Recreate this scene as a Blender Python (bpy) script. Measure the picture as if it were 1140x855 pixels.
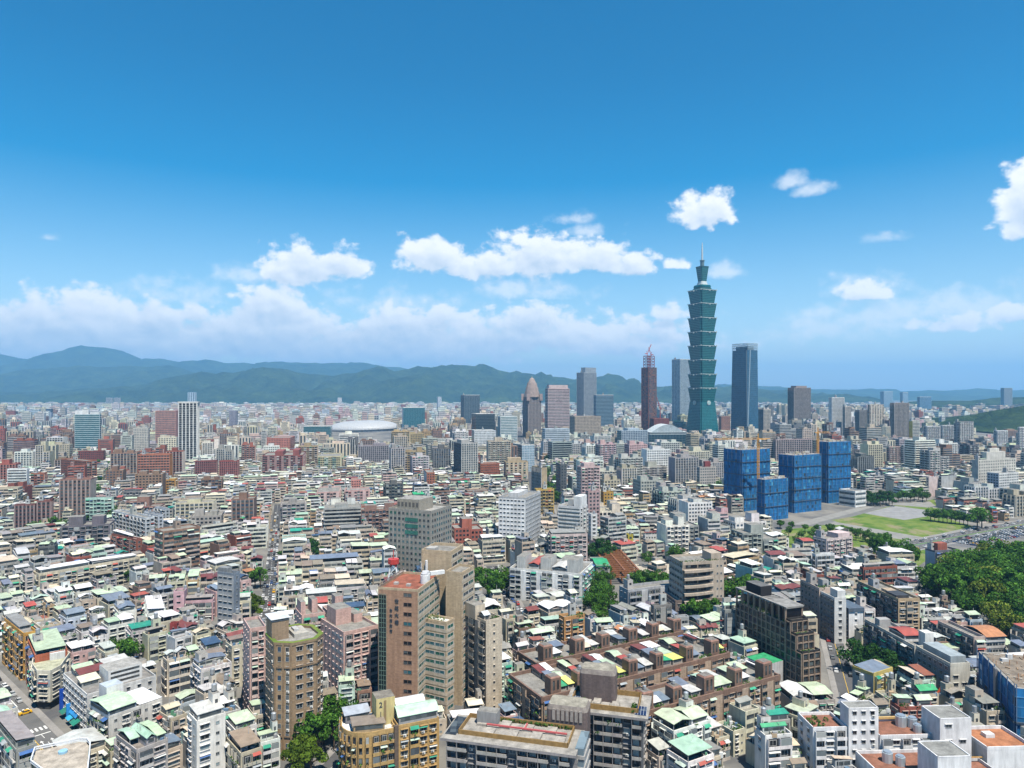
import bpy, math, random
import numpy as np
from mathutils import Vector, Matrix

# ------------------------------------------------------------------ camera, world, sun, exposure
for o in list(bpy.data.objects): bpy.data.objects.remove(o, do_unlink=True)
SC = bpy.context.scene
COL = SC.collection
FPX, CX, HOR, CAMH = 790.0, 570.0, 437.0, 125.0       # focal length / principal column / horizon row of the 1140 px photograph
cam_d = bpy.data.cameras.new("camera"); cam = bpy.data.objects.new("camera", cam_d); COL.objects.link(cam)
cam.location = (0, 0, CAMH); cam.rotation_euler = (math.radians(90), 0, 0)
cam_d.sensor_width = 36; cam_d.lens = 36 * FPX / 1140; cam_d.shift_y = (HOR - 427.5) / 1140
cam_d.clip_start = 1; cam_d.clip_end = 90000
SC.camera = cam

SUN_AZ, SUN_EL = 152.0, 64.5          # clockwise from the view direction (+Y), degrees
sun_d = bpy.data.lights.new("sun", 'SUN'); sun = bpy.data.objects.new("sun", sun_d); COL.objects.link(sun)
sun_d.energy = 5.0; sun_d.angle = math.radians(0.53); sun_d.color = (1.0, 0.93, 0.80)
_s = Vector((math.sin(math.radians(SUN_AZ)) * math.cos(math.radians(SUN_EL)), math.cos(math.radians(SUN_AZ)) * math.cos(math.radians(SUN_EL)), math.sin(math.radians(SUN_EL))))
sun.rotation_euler = (-_s).to_track_quat('-Z', 'Y').to_euler()

SC.view_settings.view_transform = 'Standard'; SC.view_settings.look = 'None'
SC.view_settings.exposure = 0.76; SC.view_settings.gamma = 1; SC.view_settings.use_curve_mapping = False
SC.render.engine = 'CYCLES'
cy = SC.cycles
cy.max_bounces = 4; cy.diffuse_bounces = 1; cy.glossy_bounces = 2; cy.transmission_bounces = 2; cy.volume_bounces = 1; cy.transparent_max_bounces = 4
cy.use_adaptive_sampling = True; cy.adaptive_threshold = 0.02; cy.use_denoising = True
cy.caustics_reflective = False; cy.caustics_refractive = False

class NT:
    """tiny node-tree helper"""
    def __init__(s, tree): s.t = tree; s.t.nodes.clear()
    def n(s, typ, **kw):
        nd = s.t.nodes.new(typ)
        for k, v in kw.items(): setattr(nd, k, v)
        return nd
    def put(s, sock, v):
        if v is None: return
        if hasattr(v, 'links'): s.t.links.new(v, sock)
        else: sock.default_value = v
    def m(s, op, a, b=None, c=None, clamp=False):
        nd = s.n('ShaderNodeMath', operation=op, use_clamp=clamp)
        for i, v in enumerate((a, b, c)): s.put(nd.inputs[i], v)
        return nd.outputs[0]
    def mix(s, f, a, b, bt='MIX'):
        nd = s.n('ShaderNodeMix', data_type='RGBA', blend_type=bt)
        s.put(nd.inputs[0], f); s.put(nd.inputs[6], a); s.put(nd.inputs[7], b)
        return nd.outputs[2]
    def ramp(s, v, a, b, lo=0.0, hi=1.0, smooth=False):
        nd = s.n('ShaderNodeMapRange', interpolation_type='SMOOTHSTEP' if smooth else 'LINEAR')
        for i, x in enumerate((v, a, b, lo, hi)): s.put(nd.inputs[i], x)
        return nd.outputs[0]
    def noise(s, vec, scale, detail=3, rough=0.55, dist=0.0):
        nd = s.n('ShaderNodeTexNoise'); s.put(nd.inputs['Vector'], vec)
        nd.inputs['Scale'].default_value = scale; nd.inputs['Detail'].default_value = detail
        nd.inputs['Roughness'].default_value = rough; nd.inputs['Distortion'].default_value = dist
        return nd.outputs[0]
    def comb(s, x, y, z):
        nd = s.n('ShaderNodeCombineXYZ')
        for i, v in enumerate((x, y, z)): s.put(nd.inputs[i], v)
        return nd.outputs[0]

# world: Nishita daylight sky with cumulus placed by compass direction and elevation
W = bpy.data.worlds.new("World"); SC.world = W; W.use_nodes = True
W.cycles.sampling_method = 'MANUAL'; W.cycles.sample_map_resolution = 512
def make_world():
    k = NT(W.node_tree)
    sky = k.n('ShaderNodeTexSky', sky_type='NISHITA', sun_disc=False)
    sky.sun_elevation = math.radians(SUN_EL); sky.sun_rotation = math.radians(SUN_AZ)
    sky.altitude = 100; sky.air_density = 1.0; sky.dust_density = 0.6; sky.ozone_density = 3.0
    tc = k.n('ShaderNodeTexCoord'); sep = k.n('ShaderNodeSeparateXYZ'); k.put(sep.inputs[0], tc.outputs['Generated'])
    x, y, z = sep.outputs
    az = k.m('ARCTAN2', x, y); el = k.m('ARCSINE', z)
    def texat(da, de):
        V = k.comb(k.m('ADD', az, da), k.m('MULTIPLY', k.m('ADD', el, de), 1.3), 0.37)
        n1 = k.noise(V, 17, 6, 0.6, 0.2); n2 = k.noise(V, 62, 5, 0.62)
        vo = k.n('ShaderNodeTexVoronoi', feature='SMOOTH_F1'); k.put(vo.inputs['Vector'], V); vo.inputs['Scale'].default_value = 52; vo.inputs['Smoothness'].default_value = 0.5
        return k.m('ADD', k.m('ADD', k.m('MULTIPLY', k.m('SUBTRACT', n1, 0.5), 2.1), k.m('MULTIPLY', k.m('SUBTRACT', n2, 0.5), 0.8)), k.m('MULTIPLY', k.m('SUBTRACT', 0.45, vo.outputs['Distance']), 0.5))
    # blob group: soft ellipse, flatter underneath
    g = bpy.data.node_groups.new("cloud_blob", 'ShaderNodeTree')
    for nm in ('az', 'el', 'a0', 'e0', 'rx', 'ry', 's'): g.interface.new_socket(nm, in_out='INPUT', socket_type='NodeSocketFloat')
    g.interface.new_socket('d', in_out='OUTPUT', socket_type='NodeSocketFloat')
    q = NT(g); gi = q.n('NodeGroupInput'); go = q.n('NodeGroupOutput')
    dx = q.m('DIVIDE', q.m('SUBTRACT', gi.outputs[0], gi.outputs[2]), gi.outputs[4])
    de = q.m('SUBTRACT', gi.outputs[1], gi.outputs[3])
    de = q.m('MAXIMUM', de, q.m('MULTIPLY', de, -1.9))
    dy = q.m('DIVIDE', de, gi.outputs[5])
    r = q.m('SQRT', q.m('ADD', q.m('MULTIPLY', dx, dx), q.m('MULTIPLY', dy, dy)))
    q.put(go.inputs[0], q.m('ADD', q.m('SUBTRACT', 1.0, r), q.m('MULTIPLY', q.m('SUBTRACT', gi.outputs[6], 1.0), 0.62)))
    blobs = [(338,300,44,34,1),(375,296,38,26,1),(310,300,30,18,.9),(480,290,44,26,1),(515,302,34,20,.9),(548,298,36,22,1),(600,292,56,34,1),(660,292,52,26,1),(705,297,40,20,1),(748,296,22,11,.8),
             (787,240,38,26,1),(770,240,22,12,.8),(1142,232,34,46,1),(1132,255,22,26,.7),(958,326,46,15,.8),
             (60,376,150,50,1.15),(175,362,52,36,1),(140,383,140,46,1.15),(215,352,30,22,.8),(300,345,66,28,.95),(290,383,150,42,1.15),(450,374,95,36,1.08),(490,352,26,16,.8),(588,358,40,26,.95),
             (560,380,130,34,1.0),(420,390,190,38,1.1),(30,360,60,18,.7),(742,350,28,14,.9),(700,385,120,28,.7),
             (1060,364,60,20,.62),(1130,350,40,20,.7),(720,368,60,20,.7)]
    wisps = [(880,204,26,12,1),(908,212,28,11,1),(636,244,36,14,1),(655,258,30,12,1),(960,324,70,20,1),(200,332,90,26,1),(808,304,26,14,1),(275,308,44,20,1),(990,265,34,12,.9),(700,386,150,34,1),(1070,345,110,34,1),(930,365,110,34,1),(985,352,60,20,1),(60,345,110,30,1),(440,345,120,30,1),(590,325,80,20,1),(54,265,16,9,.9),(745,350,40,20,1)]
    def field(e, blobs=blobs):
        d = None
        for (bx, by, rx, ry, s) in blobs:
            a0 = math.atan((bx - CX) / FPX); e0 = math.atan((HOR - by) / FPX * math.cos(a0))
            nd = k.n('ShaderNodeGroup'); nd.node_tree = g
            k.put(nd.inputs[0], az); k.put(nd.inputs[1], e)
            for i, v in enumerate((a0, e0, 1.12 * rx / FPX * math.cos(a0) ** 2, 1.12 * ry / FPX * math.cos(a0), s)): nd.inputs[2 + i].default_value = v
            d = nd.outputs[0] if d is None else k.m('SMOOTH_MAX', d, nd.outputs[0], 0.12)
        return d
    tex = texat(0.0, 0.0); tex2 = texat(0.006, 0.009)
    f0 = k.m('ADD', field(el), tex)
    alpha = k.ramp(f0, -0.05, 0.42, 0, 1, True)
    wsp = k.ramp(k.m('ADD', field(el, wisps), k.m('MULTIPLY', tex, 1.15)), 0.0, 1.1, 0, 0.6, True)
    alpha = k.m('MAXIMUM', alpha, wsp)
    f1 = field(k.m('ADD', el, 0.014))
    relief = k.m('MULTIPLY', k.m('SUBTRACT', tex2, tex), 0.55)
    shade = k.m('ADD', k.ramp(f1, -0.1, 0.95, 0, 0.75, True), relief, clamp=True)
    lit = k.mix(shade, (10.2, 10.1, 9.9, 1), (5.6, 6.5, 7.6, 1))
    hs = k.n('ShaderNodeHueSaturation'); hs.inputs['Saturation'].default_value = 1.95; k.put(hs.inputs['Hue'], k.ramp(el, 0.05, 0.4, 0.484, 0.4895)); hs.inputs['Value'].default_value = 1.14
    k.put(hs.inputs['Saturation'], k.ramp(el, 0.03, 0.46, 0.95, 2.0)); k.put(hs.inputs['Value'], k.ramp(el, 0.04, 0.42, 1.45, 1.12))
    k.put(hs.inputs['Color'], sky.outputs[0])
    c = k.mix(k.m('MULTIPLY', alpha, 0.96), hs.outputs[0], lit)
    bg = k.n('ShaderNodeBackground'); k.put(bg.inputs[0], c); bg.inputs[1].default_value = 0.071
    out = k.n('ShaderNodeOutputWorld'); k.put(out.inputs[0], bg.outputs[0])
make_world()

# ------------------------------------------------------------------ materials
MATS = {}
def mat(name, fn):
    m = bpy.data.materials.new(name); m.use_nodes = True
    k = NT(m.node_tree); out = k.n('ShaderNodeOutputMaterial')
    fn(k, out); MATS[name] = m
    return m
def attr(k):
    a = k.n('ShaderNodeAttribute'); a.attribute_name = 'tint'; return a.outputs['Color']
def pos(k): return k.n('ShaderNodeNewGeometry').outputs['Position']
def scaled(k, v, s):
    nd = k.n('ShaderNodeVectorMath', operation='MULTIPLY'); k.put(nd.inputs[0], v); nd.inputs[1].default_value = s; return nd.outputs[0]
def principled(k, out, col, rough=0.8, spec=0.3, metal=0.0, normal=None):
    p = k.n('ShaderNodeBsdfPrincipled'); k.put(p.inputs['Base Color'], col); k.put(p.inputs['Roughness'], rough)
    p.inputs['Specular IOR Level'].default_value = spec; p.inputs['Metallic'].default_value = metal
    if normal is not None: k.put(p.inputs['Normal'], normal)
    k.put(out.inputs[0], p.outputs[0]); return p
def _wall(k, out):
    P = pos(k)
    streak = k.noise(scaled(k, P, (0.9, 0.9, 0.12)), 0.8, 5, 0.7)
    blotch = k.noise(P, 0.16, 4, 0.6)
    f = k.m('MULTIPLY', k.ramp(streak, 0.32, 0.6, 0.74, 1.04), k.ramp(blotch, 0.3, 0.7, 0.78, 1.1))
    g = k.n('ShaderNodeCombineColor'); [k.put(g.inputs[i], f) for i in range(3)]
    principled(k, out, k.mix(1.0, attr(k), g.outputs[0], 'MULTIPLY'), 0.85, 0.25)
mat('wall', _wall)
def _tile(k, out):
    P = pos(k)
    b = k.n('ShaderNodeTexBrick'); k.put(b.inputs['Vector'], scaled(k, P, (1, 1, 1)))
    streak = k.noise(scaled(k, P, (0.9, 0.9, 0.08)), 1.0, 4, 0.6)
    cell = k.n('ShaderNodeTexWhiteNoise'); sn = k.n('ShaderNodeVectorMath', operation='SNAP'); k.put(sn.inputs[0], P); sn.inputs[1].default_value = (0.9, 0.9, 0.45); k.put(cell.inputs['Vector'], sn.outputs[0])
    f = k.m('MULTIPLY', k.ramp(streak, 0.35, 0.66, 0.8, 1.05), k.ramp(cell.outputs['Value'], 0, 1, 0.86, 1.12))
    g = k.n('ShaderNodeCombineColor'); [k.put(g.inputs[i], f) for i in range(3)]
    principled(k, out, k.mix(1.0, attr(k), g.outputs[0], 'MULTIPLY'), 0.55, 0.35)
mat('tile', _tile)
def _roof(k, out):
    P = pos(k)
    a = k.noise(P, 0.35, 5, 0.65); b = k.noise(P, 2.2, 3, 0.6)
    f = k.m('MULTIPLY', k.ramp(a, 0.3, 0.68, 0.5, 1.12), k.ramp(b, 0.3, 0.7, 0.8, 1.1))
    g = k.n('ShaderNodeCombineColor'); [k.put(g.inputs[i], f) for i in range(3)]
    c = k.mix(1.0, attr(k), g.outputs[0], 'MULTIPLY')
    principled(k, out, c, 0.9, 0.2)
mat('roofing', _roof)
def _sheet(k, out):
    P = pos(k)
    a = k.noise(scaled(k, P, (0.5, 0.5, 0.2)), 0.8, 4, 0.6)
    rust = k.ramp(k.noise(P, 0.25, 5, 0.7), 0.54, 0.70, 0, 0.6)
    sn = k.n('ShaderNodeVectorMath', operation='SNAP'); k.put(sn.inputs[0], P); sn.inputs[1].default_value = (0.9, 5.0, 50)
    wn = k.n('ShaderNodeTexWhiteNoise'); k.put(wn.inputs['Vector'], sn.outputs[0])
    f = k.m('MULTIPLY', k.ramp(a, 0.3, 0.7, 0.72, 1.08), k.ramp(wn.outputs['Value'], 0, 1, 0.93, 1.04))
    g = k.n('ShaderNodeCombineColor'); [k.put(g.inputs[i], f) for i in range(3)]
    c = k.mix(1.0, attr(k), g.outputs[0], 'MULTIPLY')
    c = k.mix(rust, c, k.mix(0.5, c, (0.16, 0.10, 0.07, 1)))
    principled(k, out, c, 0.55, 0.4)
mat('sheet', _sheet)
def _glass(k, out):
    P = pos(k)
    sn = k.n('ShaderNodeVectorMath', operation='SNAP'); k.put(sn.inputs[0], P); sn.inputs[1].default_value = (1.7, 1.7, 1.6)
    wn = k.n('ShaderNodeTexWhiteNoise'); k.put(wn.inputs['Vector'], sn.outputs[0])
    v = k.m('POWER', wn.outputs['Value'], 3.0)
    c = k.mix(k.m('MULTIPLY', v, 0.5), attr(k), (0.16, 0.19, 0.20, 1))
    principled(k, out, c, 0.12, 0.32)
mat('glass', _glass)
def _curtain(k, out):
    P = pos(k)
    sn = k.n('ShaderNodeVectorMath', operation='SNAP'); k.put(sn.inputs[0], P); sn.inputs[1].default_value = (3.1, 3.1, 4.0)
    wn = k.n('ShaderNodeTexWhiteNoise'); k.put(wn.inputs['Vector'], sn.outputs[0])
    f = k.ramp(wn.outputs['Value'], 0, 1, 0.72, 1.2)
    g = k.n('ShaderNodeCombineColor'); [k.put(g.inputs[i], f) for i in range(3)]
    principled(k, out, k.mix(1.0, attr(k), g.outputs[0], 'MULTIPLY'), 0.22, 0.6)
mat('curtain', _curtain)
def _metal(k, out):
    principled(k, out, attr(k), 0.38, 0.5, 0.55)
mat('metal', _metal)
def _paint(k, out):
    P = pos(k); a = k.noise(P, 1.3, 3, 0.6); f = k.ramp(a, 0.3, 0.7, 0.85, 1.05)
    g = k.n('ShaderNodeCombineColor'); [k.put(g.inputs[i], f) for i in range(3)]
    principled(k, out, k.mix(1.0, attr(k), g.outputs[0], 'MULTIPLY'), 0.45, 0.4)
mat('paint', _paint)
def _net(k, out):
    P = pos(k)
    a = k.noise(scaled(k, P, (0.35, 0.35, 0.06)), 1.2, 4, 0.6)
    sn = k.n('ShaderNodeVectorMath', operation='SNAP'); k.put(sn.inputs[0], P); sn.inputs[1].default_value = (1.8, 1.8, 3.4)
    wn = k.n('ShaderNodeTexWhiteNoise'); k.put(wn.inputs['Vector'], sn.outputs[0])
    f = k.m('MULTIPLY', k.ramp(a, 0.3, 0.7, 0.7, 1.2), k.ramp(wn.outputs['Value'], 0, 1, 0.8, 1.12))
    g = k.n('ShaderNodeCombineColor'); [k.put(g.inputs[i], f) for i in range(3)]
    principled(k, out, k.mix(1.0, attr(k), g.outputs[0], 'MULTIPLY'), 0.7, 0.3)
mat('net', _net)
def _leaf(k, out):
    P = pos(k); a = k.noise(P, 0.5, 3, 0.6); f = k.ramp(a, 0.3, 0.7, 0.6, 1.35)
    oi = k.n('ShaderNodeObjectInfo'); f = k.m('MULTIPLY', f, k.ramp(oi.outputs['Random'], 0, 1, 0.75, 1.2))
    g = k.n('ShaderNodeCombineColor'); [k.put(g.inputs[i], f) for i in range(3)]
    c = k.mix(1.0, attr(k), g.outputs[0], 'MULTIPLY')
    d = k.n('ShaderNodeBsdfDiffuse'); k.put(d.inputs[0], c); t = k.n('ShaderNodeBsdfTranslucent'); k.put(t.inputs[0], c)
    mx = k.n('ShaderNodeMixShader'); mx.inputs[0].default_value = 0.3; k.put(mx.inputs[1], d.outputs[0]); k.put(mx.inputs[2], t.outputs[0]); k.put(out.inputs[0], mx.outputs[0])
mat('leaf', _leaf)
def _asphalt(k, out):
    P = pos(k); a = k.noise(P, 0.12, 5, 0.65); b = k.noise(P, 1.8, 3, 0.6)
    f = k.m('MULTIPLY', k.ramp(a, 0.3, 0.7, 0.8, 1.2), k.ramp(b, 0.3, 0.7, 0.9, 1.1))
    g = k.n('ShaderNodeCombineColor'); [k.put(g.inputs[i], f) for i in range(3)]
    principled(k, out, k.mix(1.0, attr(k), g.outputs[0], 'MULTIPLY'), 0.9, 0.2)
mat('asphalt', _asphalt)
def _ground(k, out):
    P = pos(k); a = k.noise(P, 0.02, 6, 0.65); b = k.noise(P, 0.003, 4, 0.6)
    c = k.mix(k.ramp(a, 0.4, 0.6), (0.10, 0.10, 0.10, 1), (0.20, 0.19, 0.17, 1))
    sp = k.n('ShaderNodeSeparateXYZ'); k.put(sp.inputs[0], P)
    far = k.ramp(sp.outputs[1], 2500, 9000)
    c = k.mix(k.m('MULTIPLY', far, k.ramp(b, 0.45, 0.6)), c, (0.06, 0.10, 0.05, 1))
    principled(k, out, c, 0.95, 0.15)
mat('ground', _ground)
def _lawn(k, out):
    P = pos(k); a = k.noise(P, 0.05, 6, 0.7); b = k.noise(P, 0.6, 3, 0.6)
    c = k.mix(k.ramp(a, 0.4, 0.56), (0.06, 0.125, 0.02, 1), (0.15, 0.19, 0.045, 1))
    c = k.mix(k.ramp(k.noise(scaled(k, P, (1, 0.6, 1)), 0.03, 5, 0.75), 0.52, 0.6, 0, 0.9), c, (0.24, 0.20, 0.13, 1))
    c = k.mix(k.ramp(b, 0.3, 0.7, 0, 0.35), c, (0.06, 0.11, 0.02, 1))
    principled(k, out, c, 0.95, 0.1)
mat('lawn', _lawn)
def _hill(k, out):
    P = pos(k); a = k.noise(P, 0.0045, 7, 0.68); b = k.noise(P, 0.022, 5, 0.7)
    c = k.mix(k.ramp(a, 0.35, 0.65), (0.014, 0.036, 0.012, 1), (0.075, 0.12, 0.035, 1))
    c = k.mix(k.ramp(b, 0.35, 0.65, 0, 0.6), c, (0.012, 0.028, 0.010, 1))
    bp = k.n('ShaderNodeBump'); bp.inputs['Strength'].default_value = 1.0; bp.inputs['Distance'].default_value = 70; k.put(bp.inputs['Height'], b)
    principled(k, out, c, 0.95, 0.05, normal=bp.outputs[0])
mat('hill', _hill)

# ------------------------------------------------------------------ mesh builder
class MB:
    def __init__(s): s.v = []; s.f = []; s.c = []; s.m = []
    def face(s, pts, col, m='wall'):
        i = len(s.v); s.v.extend(pts); s.f.append(tuple(range(i, i + len(pts)))); s.c.append(col); s.m.append(m)
    def obox(s, o, t, n, s0, s1, z0, z1, n0, n1, col, m='wall', skip='bB'):
        """box along an edge: o + t*s + n*d; skip: b bottom, B back, t top, f front"""
        def P(a, d, z): return (o[0] + t[0] * a + n[0] * d, o[1] + t[1] * a + n[1] * d, z)
        i = len(s.v)
        s.v.extend((P(s0, n1, z0), P(s1, n1, z0), P(s1, n1, z1), P(s0, n1, z1), P(s0, n0, z0), P(s1, n0, z0), P(s1, n0, z1), P(s0, n0, z1)))
        fs = []
        if 'f' not in skip: fs.append((i, i + 1, i + 2, i + 3))
        if 't' not in skip: fs.append((i + 3, i + 2, i + 6, i + 7))
        if 's' not in skip: fs += [(i + 1, i + 5, i + 6, i + 2), (i + 4, i, i + 3, i + 7)]
        if 'b' not in skip: fs.append((i + 4, i + 5, i + 1, i))
        if 'B' not in skip: fs.append((i + 5, i + 4, i + 7, i + 6))
        s.f += fs; s.c += [col] * len(fs); s.m += [m] * len(fs)
    def box(s, x0, x1, y0, y1, z0, z1, col, m='wall', skip=''):
        s.obox((x0, y0), (1, 0), (0, -1), 0, x1 - x0, z0, z1, -(y1 - y0), 0, col, m, skip)
    def prism(s, poly, z0, z1, col, m='wall', top=None, topm=None, cap=True):
        s.loft(poly, z0, poly, z1, col, m, top, topm, cap)
    def loft(s, p0, z0, p1, z1, col, m='wall', top=None, topm=None, cap=True):
        k = len(p0); i = len(s.v)
        s.v += [(x, y, z0) for x, y in p0] + [(x, y, z1) for x, y in p1]
        for j in range(k):
            s.f.append((i + j, i + (j + 1) % k, i + k + (j + 1) % k, i + k + j)); s.c.append(col); s.m.append(m)
        if cap:
            s.f.append(tuple(range(i + k, i + 2 * k))); s.c.append(top or col); s.m.append(topm or m)
    def cyl(s, x, y, z0, z1, r, col, m='metal', n=10, r1=None, cap=True):
        p0 = [(x + r * math.cos(2 * math.pi * i / n), y + r * math.sin(2 * math.pi * i / n)) for i in range(n)]
        r1 = r if r1 is None else r1
        p1 = [(x + r1 * math.cos(2 * math.pi * i / n), y + r1 * math.sin(2 * math.pi * i / n)) for i in range(n)]
        s.loft(p0, z0, p1, z1, col, m, cap=cap)
    def bar(s, a, b, r, col, m='paint'):
        a = Vector(a); b = Vector(b); d = (b - a).normalized()
        u = d.cross(Vector((0, 0, 1))); u = u.normalized() if u.length > 1e-3 else Vector((1, 0, 0)); w = d.cross(u)
        q = [u * r + w * r, w * r - u * r, -u * r - w * r, u * r - w * r]
        i = len(s.v); s.v += [tuple(a + x) for x in q] + [tuple(b + x) for x in q]
        fs = [(i + j, i + (j + 1) % 4, i + 4 + (j + 1) % 4, i + 4 + j) for j in range(4)] + [(i + 3, i + 2, i + 1, i), (i + 4, i + 5, i + 6, i + 7)]
        s.f += fs; s.c += [col] * 6; s.m += [m] * 6
    def leaves(s, c, r, n, size, cols, rng, hollow=0.35):
        for _ in range(n):
            while True:
                p = Vector((rng.uniform(-1, 1), rng.uniform(-1, 1), rng.uniform(-1, 1))); l = p.length
                if 1e-3 < l <= 1: break
            p = p / l * (hollow + (1 - hollow) * l ** 0.5)
            q = Vector((c[0] + p.x * r[0], c[1] + p.y * r[1], c[2] + p.z * r[2]))
            u = Vector((rng.gauss(0, 1), rng.gauss(0, 1), rng.gauss(0, 1))); nn = (p + u * 0.55).normalized()
            t = nn.cross(Vector((rng.gauss(0, 1), rng.gauss(0, 1), rng.gauss(0, 1)))).normalized(); b = nn.cross(t)
            a = size * rng.uniform(0.6, 1.3); e = size * rng.uniform(0.5, 1.1)
            s.face([tuple(q - t * a), tuple(q - b * e), tuple(q + t * a), tuple(q + b * e)], rng.choice(cols), 'leaf')
    def add(s, o, off=(0, 0, 0)):
        i = len(s.v); ox, oy, oz = off
        s.v += [(x + ox, y + oy, z + oz) for x, y, z in o.v]
        s.f += [tuple(k + i for k in f) for f in o.f]; s.c += o.c; s.m += o.m
    def mesh(s, name, off=(0, 0, 0)):
        me = bpy.data.meshes.new(name)
        v = np.array(s.v, dtype=np.float32).reshape(-1, 3) - np.array(off, dtype=np.float32)
        cnt = np.array([len(f) for f in s.f], dtype=np.int32)
        loops = np.array([i for f in s.f for i in f], dtype=np.int32)
        me.vertices.add(len(v)); me.vertices.foreach_set('co', v.ravel())
        me.loops.add(len(loops)); me.loops.foreach_set('vertex_index', loops)
        me.polygons.add(len(cnt)); st = np.zeros(len(cnt), dtype=np.int32); st[1:] = np.cumsum(cnt)[:-1]
        me.polygons.foreach_set('loop_start', st)
        used = sorted(set(s.m)); ix = {m: i for i, m in enumerate(used)}
        for m in used: me.materials.append(MATS[m])
        me.polygons.foreach_set('material_index', np.array([ix[m] for m in s.m], dtype=np.int32))
        a = me.attributes.new('tint', 'FLOAT_COLOR', 'FACE')
        c = np.ones((len(cnt), 4), dtype=np.float32); c[:, :3] = np.array([x[:3] for x in s.c], dtype=np.float32)
        a.data.foreach_set('color', c.ravel())
        me.attributes.new('sharp_face', 'BOOLEAN', 'FACE').data.foreach_set('value', np.ones(len(cnt), dtype=bool))
        me.update(calc_edges=True)
        return me
    def build(s, name, parent=None, off=(0, 0, 0)):
        if not s.f: return None
        o = bpy.data.objects.new(name, s.mesh(name, off)); COL.objects.link(o)
        if parent is not None: o.parent = parent
        return o

def tag(o, label=None, cat=None, group=None, kind=None):
    if label: o['label'] = label
    if cat: o['category'] = cat
    if group: o['group'] = group
    if kind: o['kind'] = kind
    return o
def thing(name, label, cat, loc=(0, 0, 0), group=None):
    o = bpy.data.objects.new(name, None); COL.objects.link(o); o.location = loc; o.empty_display_size = 2
    return tag(o, label, cat, group)
def G(px, py, z=0.0):
    Y = (CAMH - z) * FPX / (py - HOR); return ((px - CX) * Y / FPX, Y)
def PX(x, y, z=0.0): return CX + x * FPX / y, HOR + (CAMH - z) * FPX / y
def jit(c, r, a=0.06):
    f = 1 + r.uniform(-a, a); return tuple(max(0.0, min(0.85, x * f * (1 + r.uniform(-a, a) * 0.4))) for x in c)
def lerp(a, b, t): return tuple(x + (y - x) * t for x, y in zip(a, b))
# ------------------------------------------------------------------ building kit
GL = {'dark': (0.018, 0.024, 0.03), 'blue': (0.03, 0.06, 0.10), 'green': (0.012, 0.085, 0.06), 'pale': (0.20, 0.26, 0.28), 'black': (0.008, 0.009, 0.012), 'teal': (0.025, 0.10, 0.12), 'mid': (0.07, 0.09, 0.10)}
FEET = []            # (poly, h, name/ref) for the lot filler and the visibility pass
UNIT = {}
def unit_window(g, fr):
    key = (g, fr)
    if key not in UNIT:
        b = MB(); e = 0.07
        pts = [(-.5, -.5), (.5, -.5), (.5, .5), (-.5, .5)]; q = [(-.5 + e, -.5 + e), (.5 - e, -.5 + e), (.5 - e, .5 - e), (-.5 + e, .5 - e)]
        for i in range(4):
            j = (i + 1) % 4
            b.face([(pts[i][0], -1, pts[i][1]), (pts[j][0], -1, pts[j][1]), (q[j][0], -1, q[j][1]), (q[i][0], -1, q[i][1])], fr, 'paint')
            b.face([(q[i][0], -1, q[i][1]), (q[j][0], -1, q[j][1]), (q[j][0], -.4, q[j][1]), (q[i][0], -.4, q[i][1])], fr, 'paint')
            b.face([(pts[i][0], 0, pts[i][1]), (pts[j][0], 0, pts[j][1]), (pts[j][0], -1, pts[j][1]), (pts[i][0], -1, pts[i][1])], fr, 'paint')
        b.face([(q[0][0], -.4, q[0][1]), (-.02, -.4, q[0][1]), (-.02, -.4, q[2][1]), (q[0][0], -.4, q[2][1])], g, 'glass')
        b.face([(.02, -.4, q[0][1]), (q[1][0], -.4, q[0][1]), (q[1][0], -.4, q[2][1]), (.02, -.4, q[2][1])], g, 'glass')
        b.face([(-.02, -.7, q[0][1]), (.02, -.7, q[0][1]), (.02, -.7, q[2][1]), (-.02, -.7, q[2][1])], fr, 'paint')
        UNIT[key] = b.mesh("window")
    return UNIT[key]
def unit_ac():
    if 'ac' not in UNIT:
        b = MB(); b.box(-.5, .5, -.42, 0, -.35, .35, (.6, .6, .58), 'paint'); b.box(-.42, .12, -.44, -.42, -.27, .27, (.12, .12, .12), 'paint'); UNIT['ac'] = b.mesh("air_conditioner")
    return UNIT['ac']
def unit_tank():
    if 'tank' not in UNIT:
        b = MB(); b.cyl(0, 0, .5, 2.4, .85, (.42, .44, .46), 'metal', 12); b.cyl(0, 0, 2.4, 2.75, .85, (.42, .44, .46), 'metal', 12, .25)
        for a in (0, 1.57, 3.14, 4.71): b.bar((.6 * math.cos(a), .6 * math.sin(a), 0), (.6 * math.cos(a), .6 * math.sin(a), .55), .06, (.3, .3, .3))
        UNIT['tank'] = b.mesh("water_tank")
    return UNIT['tank']
def put(mesh, name, parent, loc, rz=0, sc=(1, 1, 1)):
    o = bpy.data.objects.new(name, mesh); COL.objects.link(o); o.parent = parent
    o.location = loc; o.rotation_euler = (0, 0, rz); o.scale = sc
    return o

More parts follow.
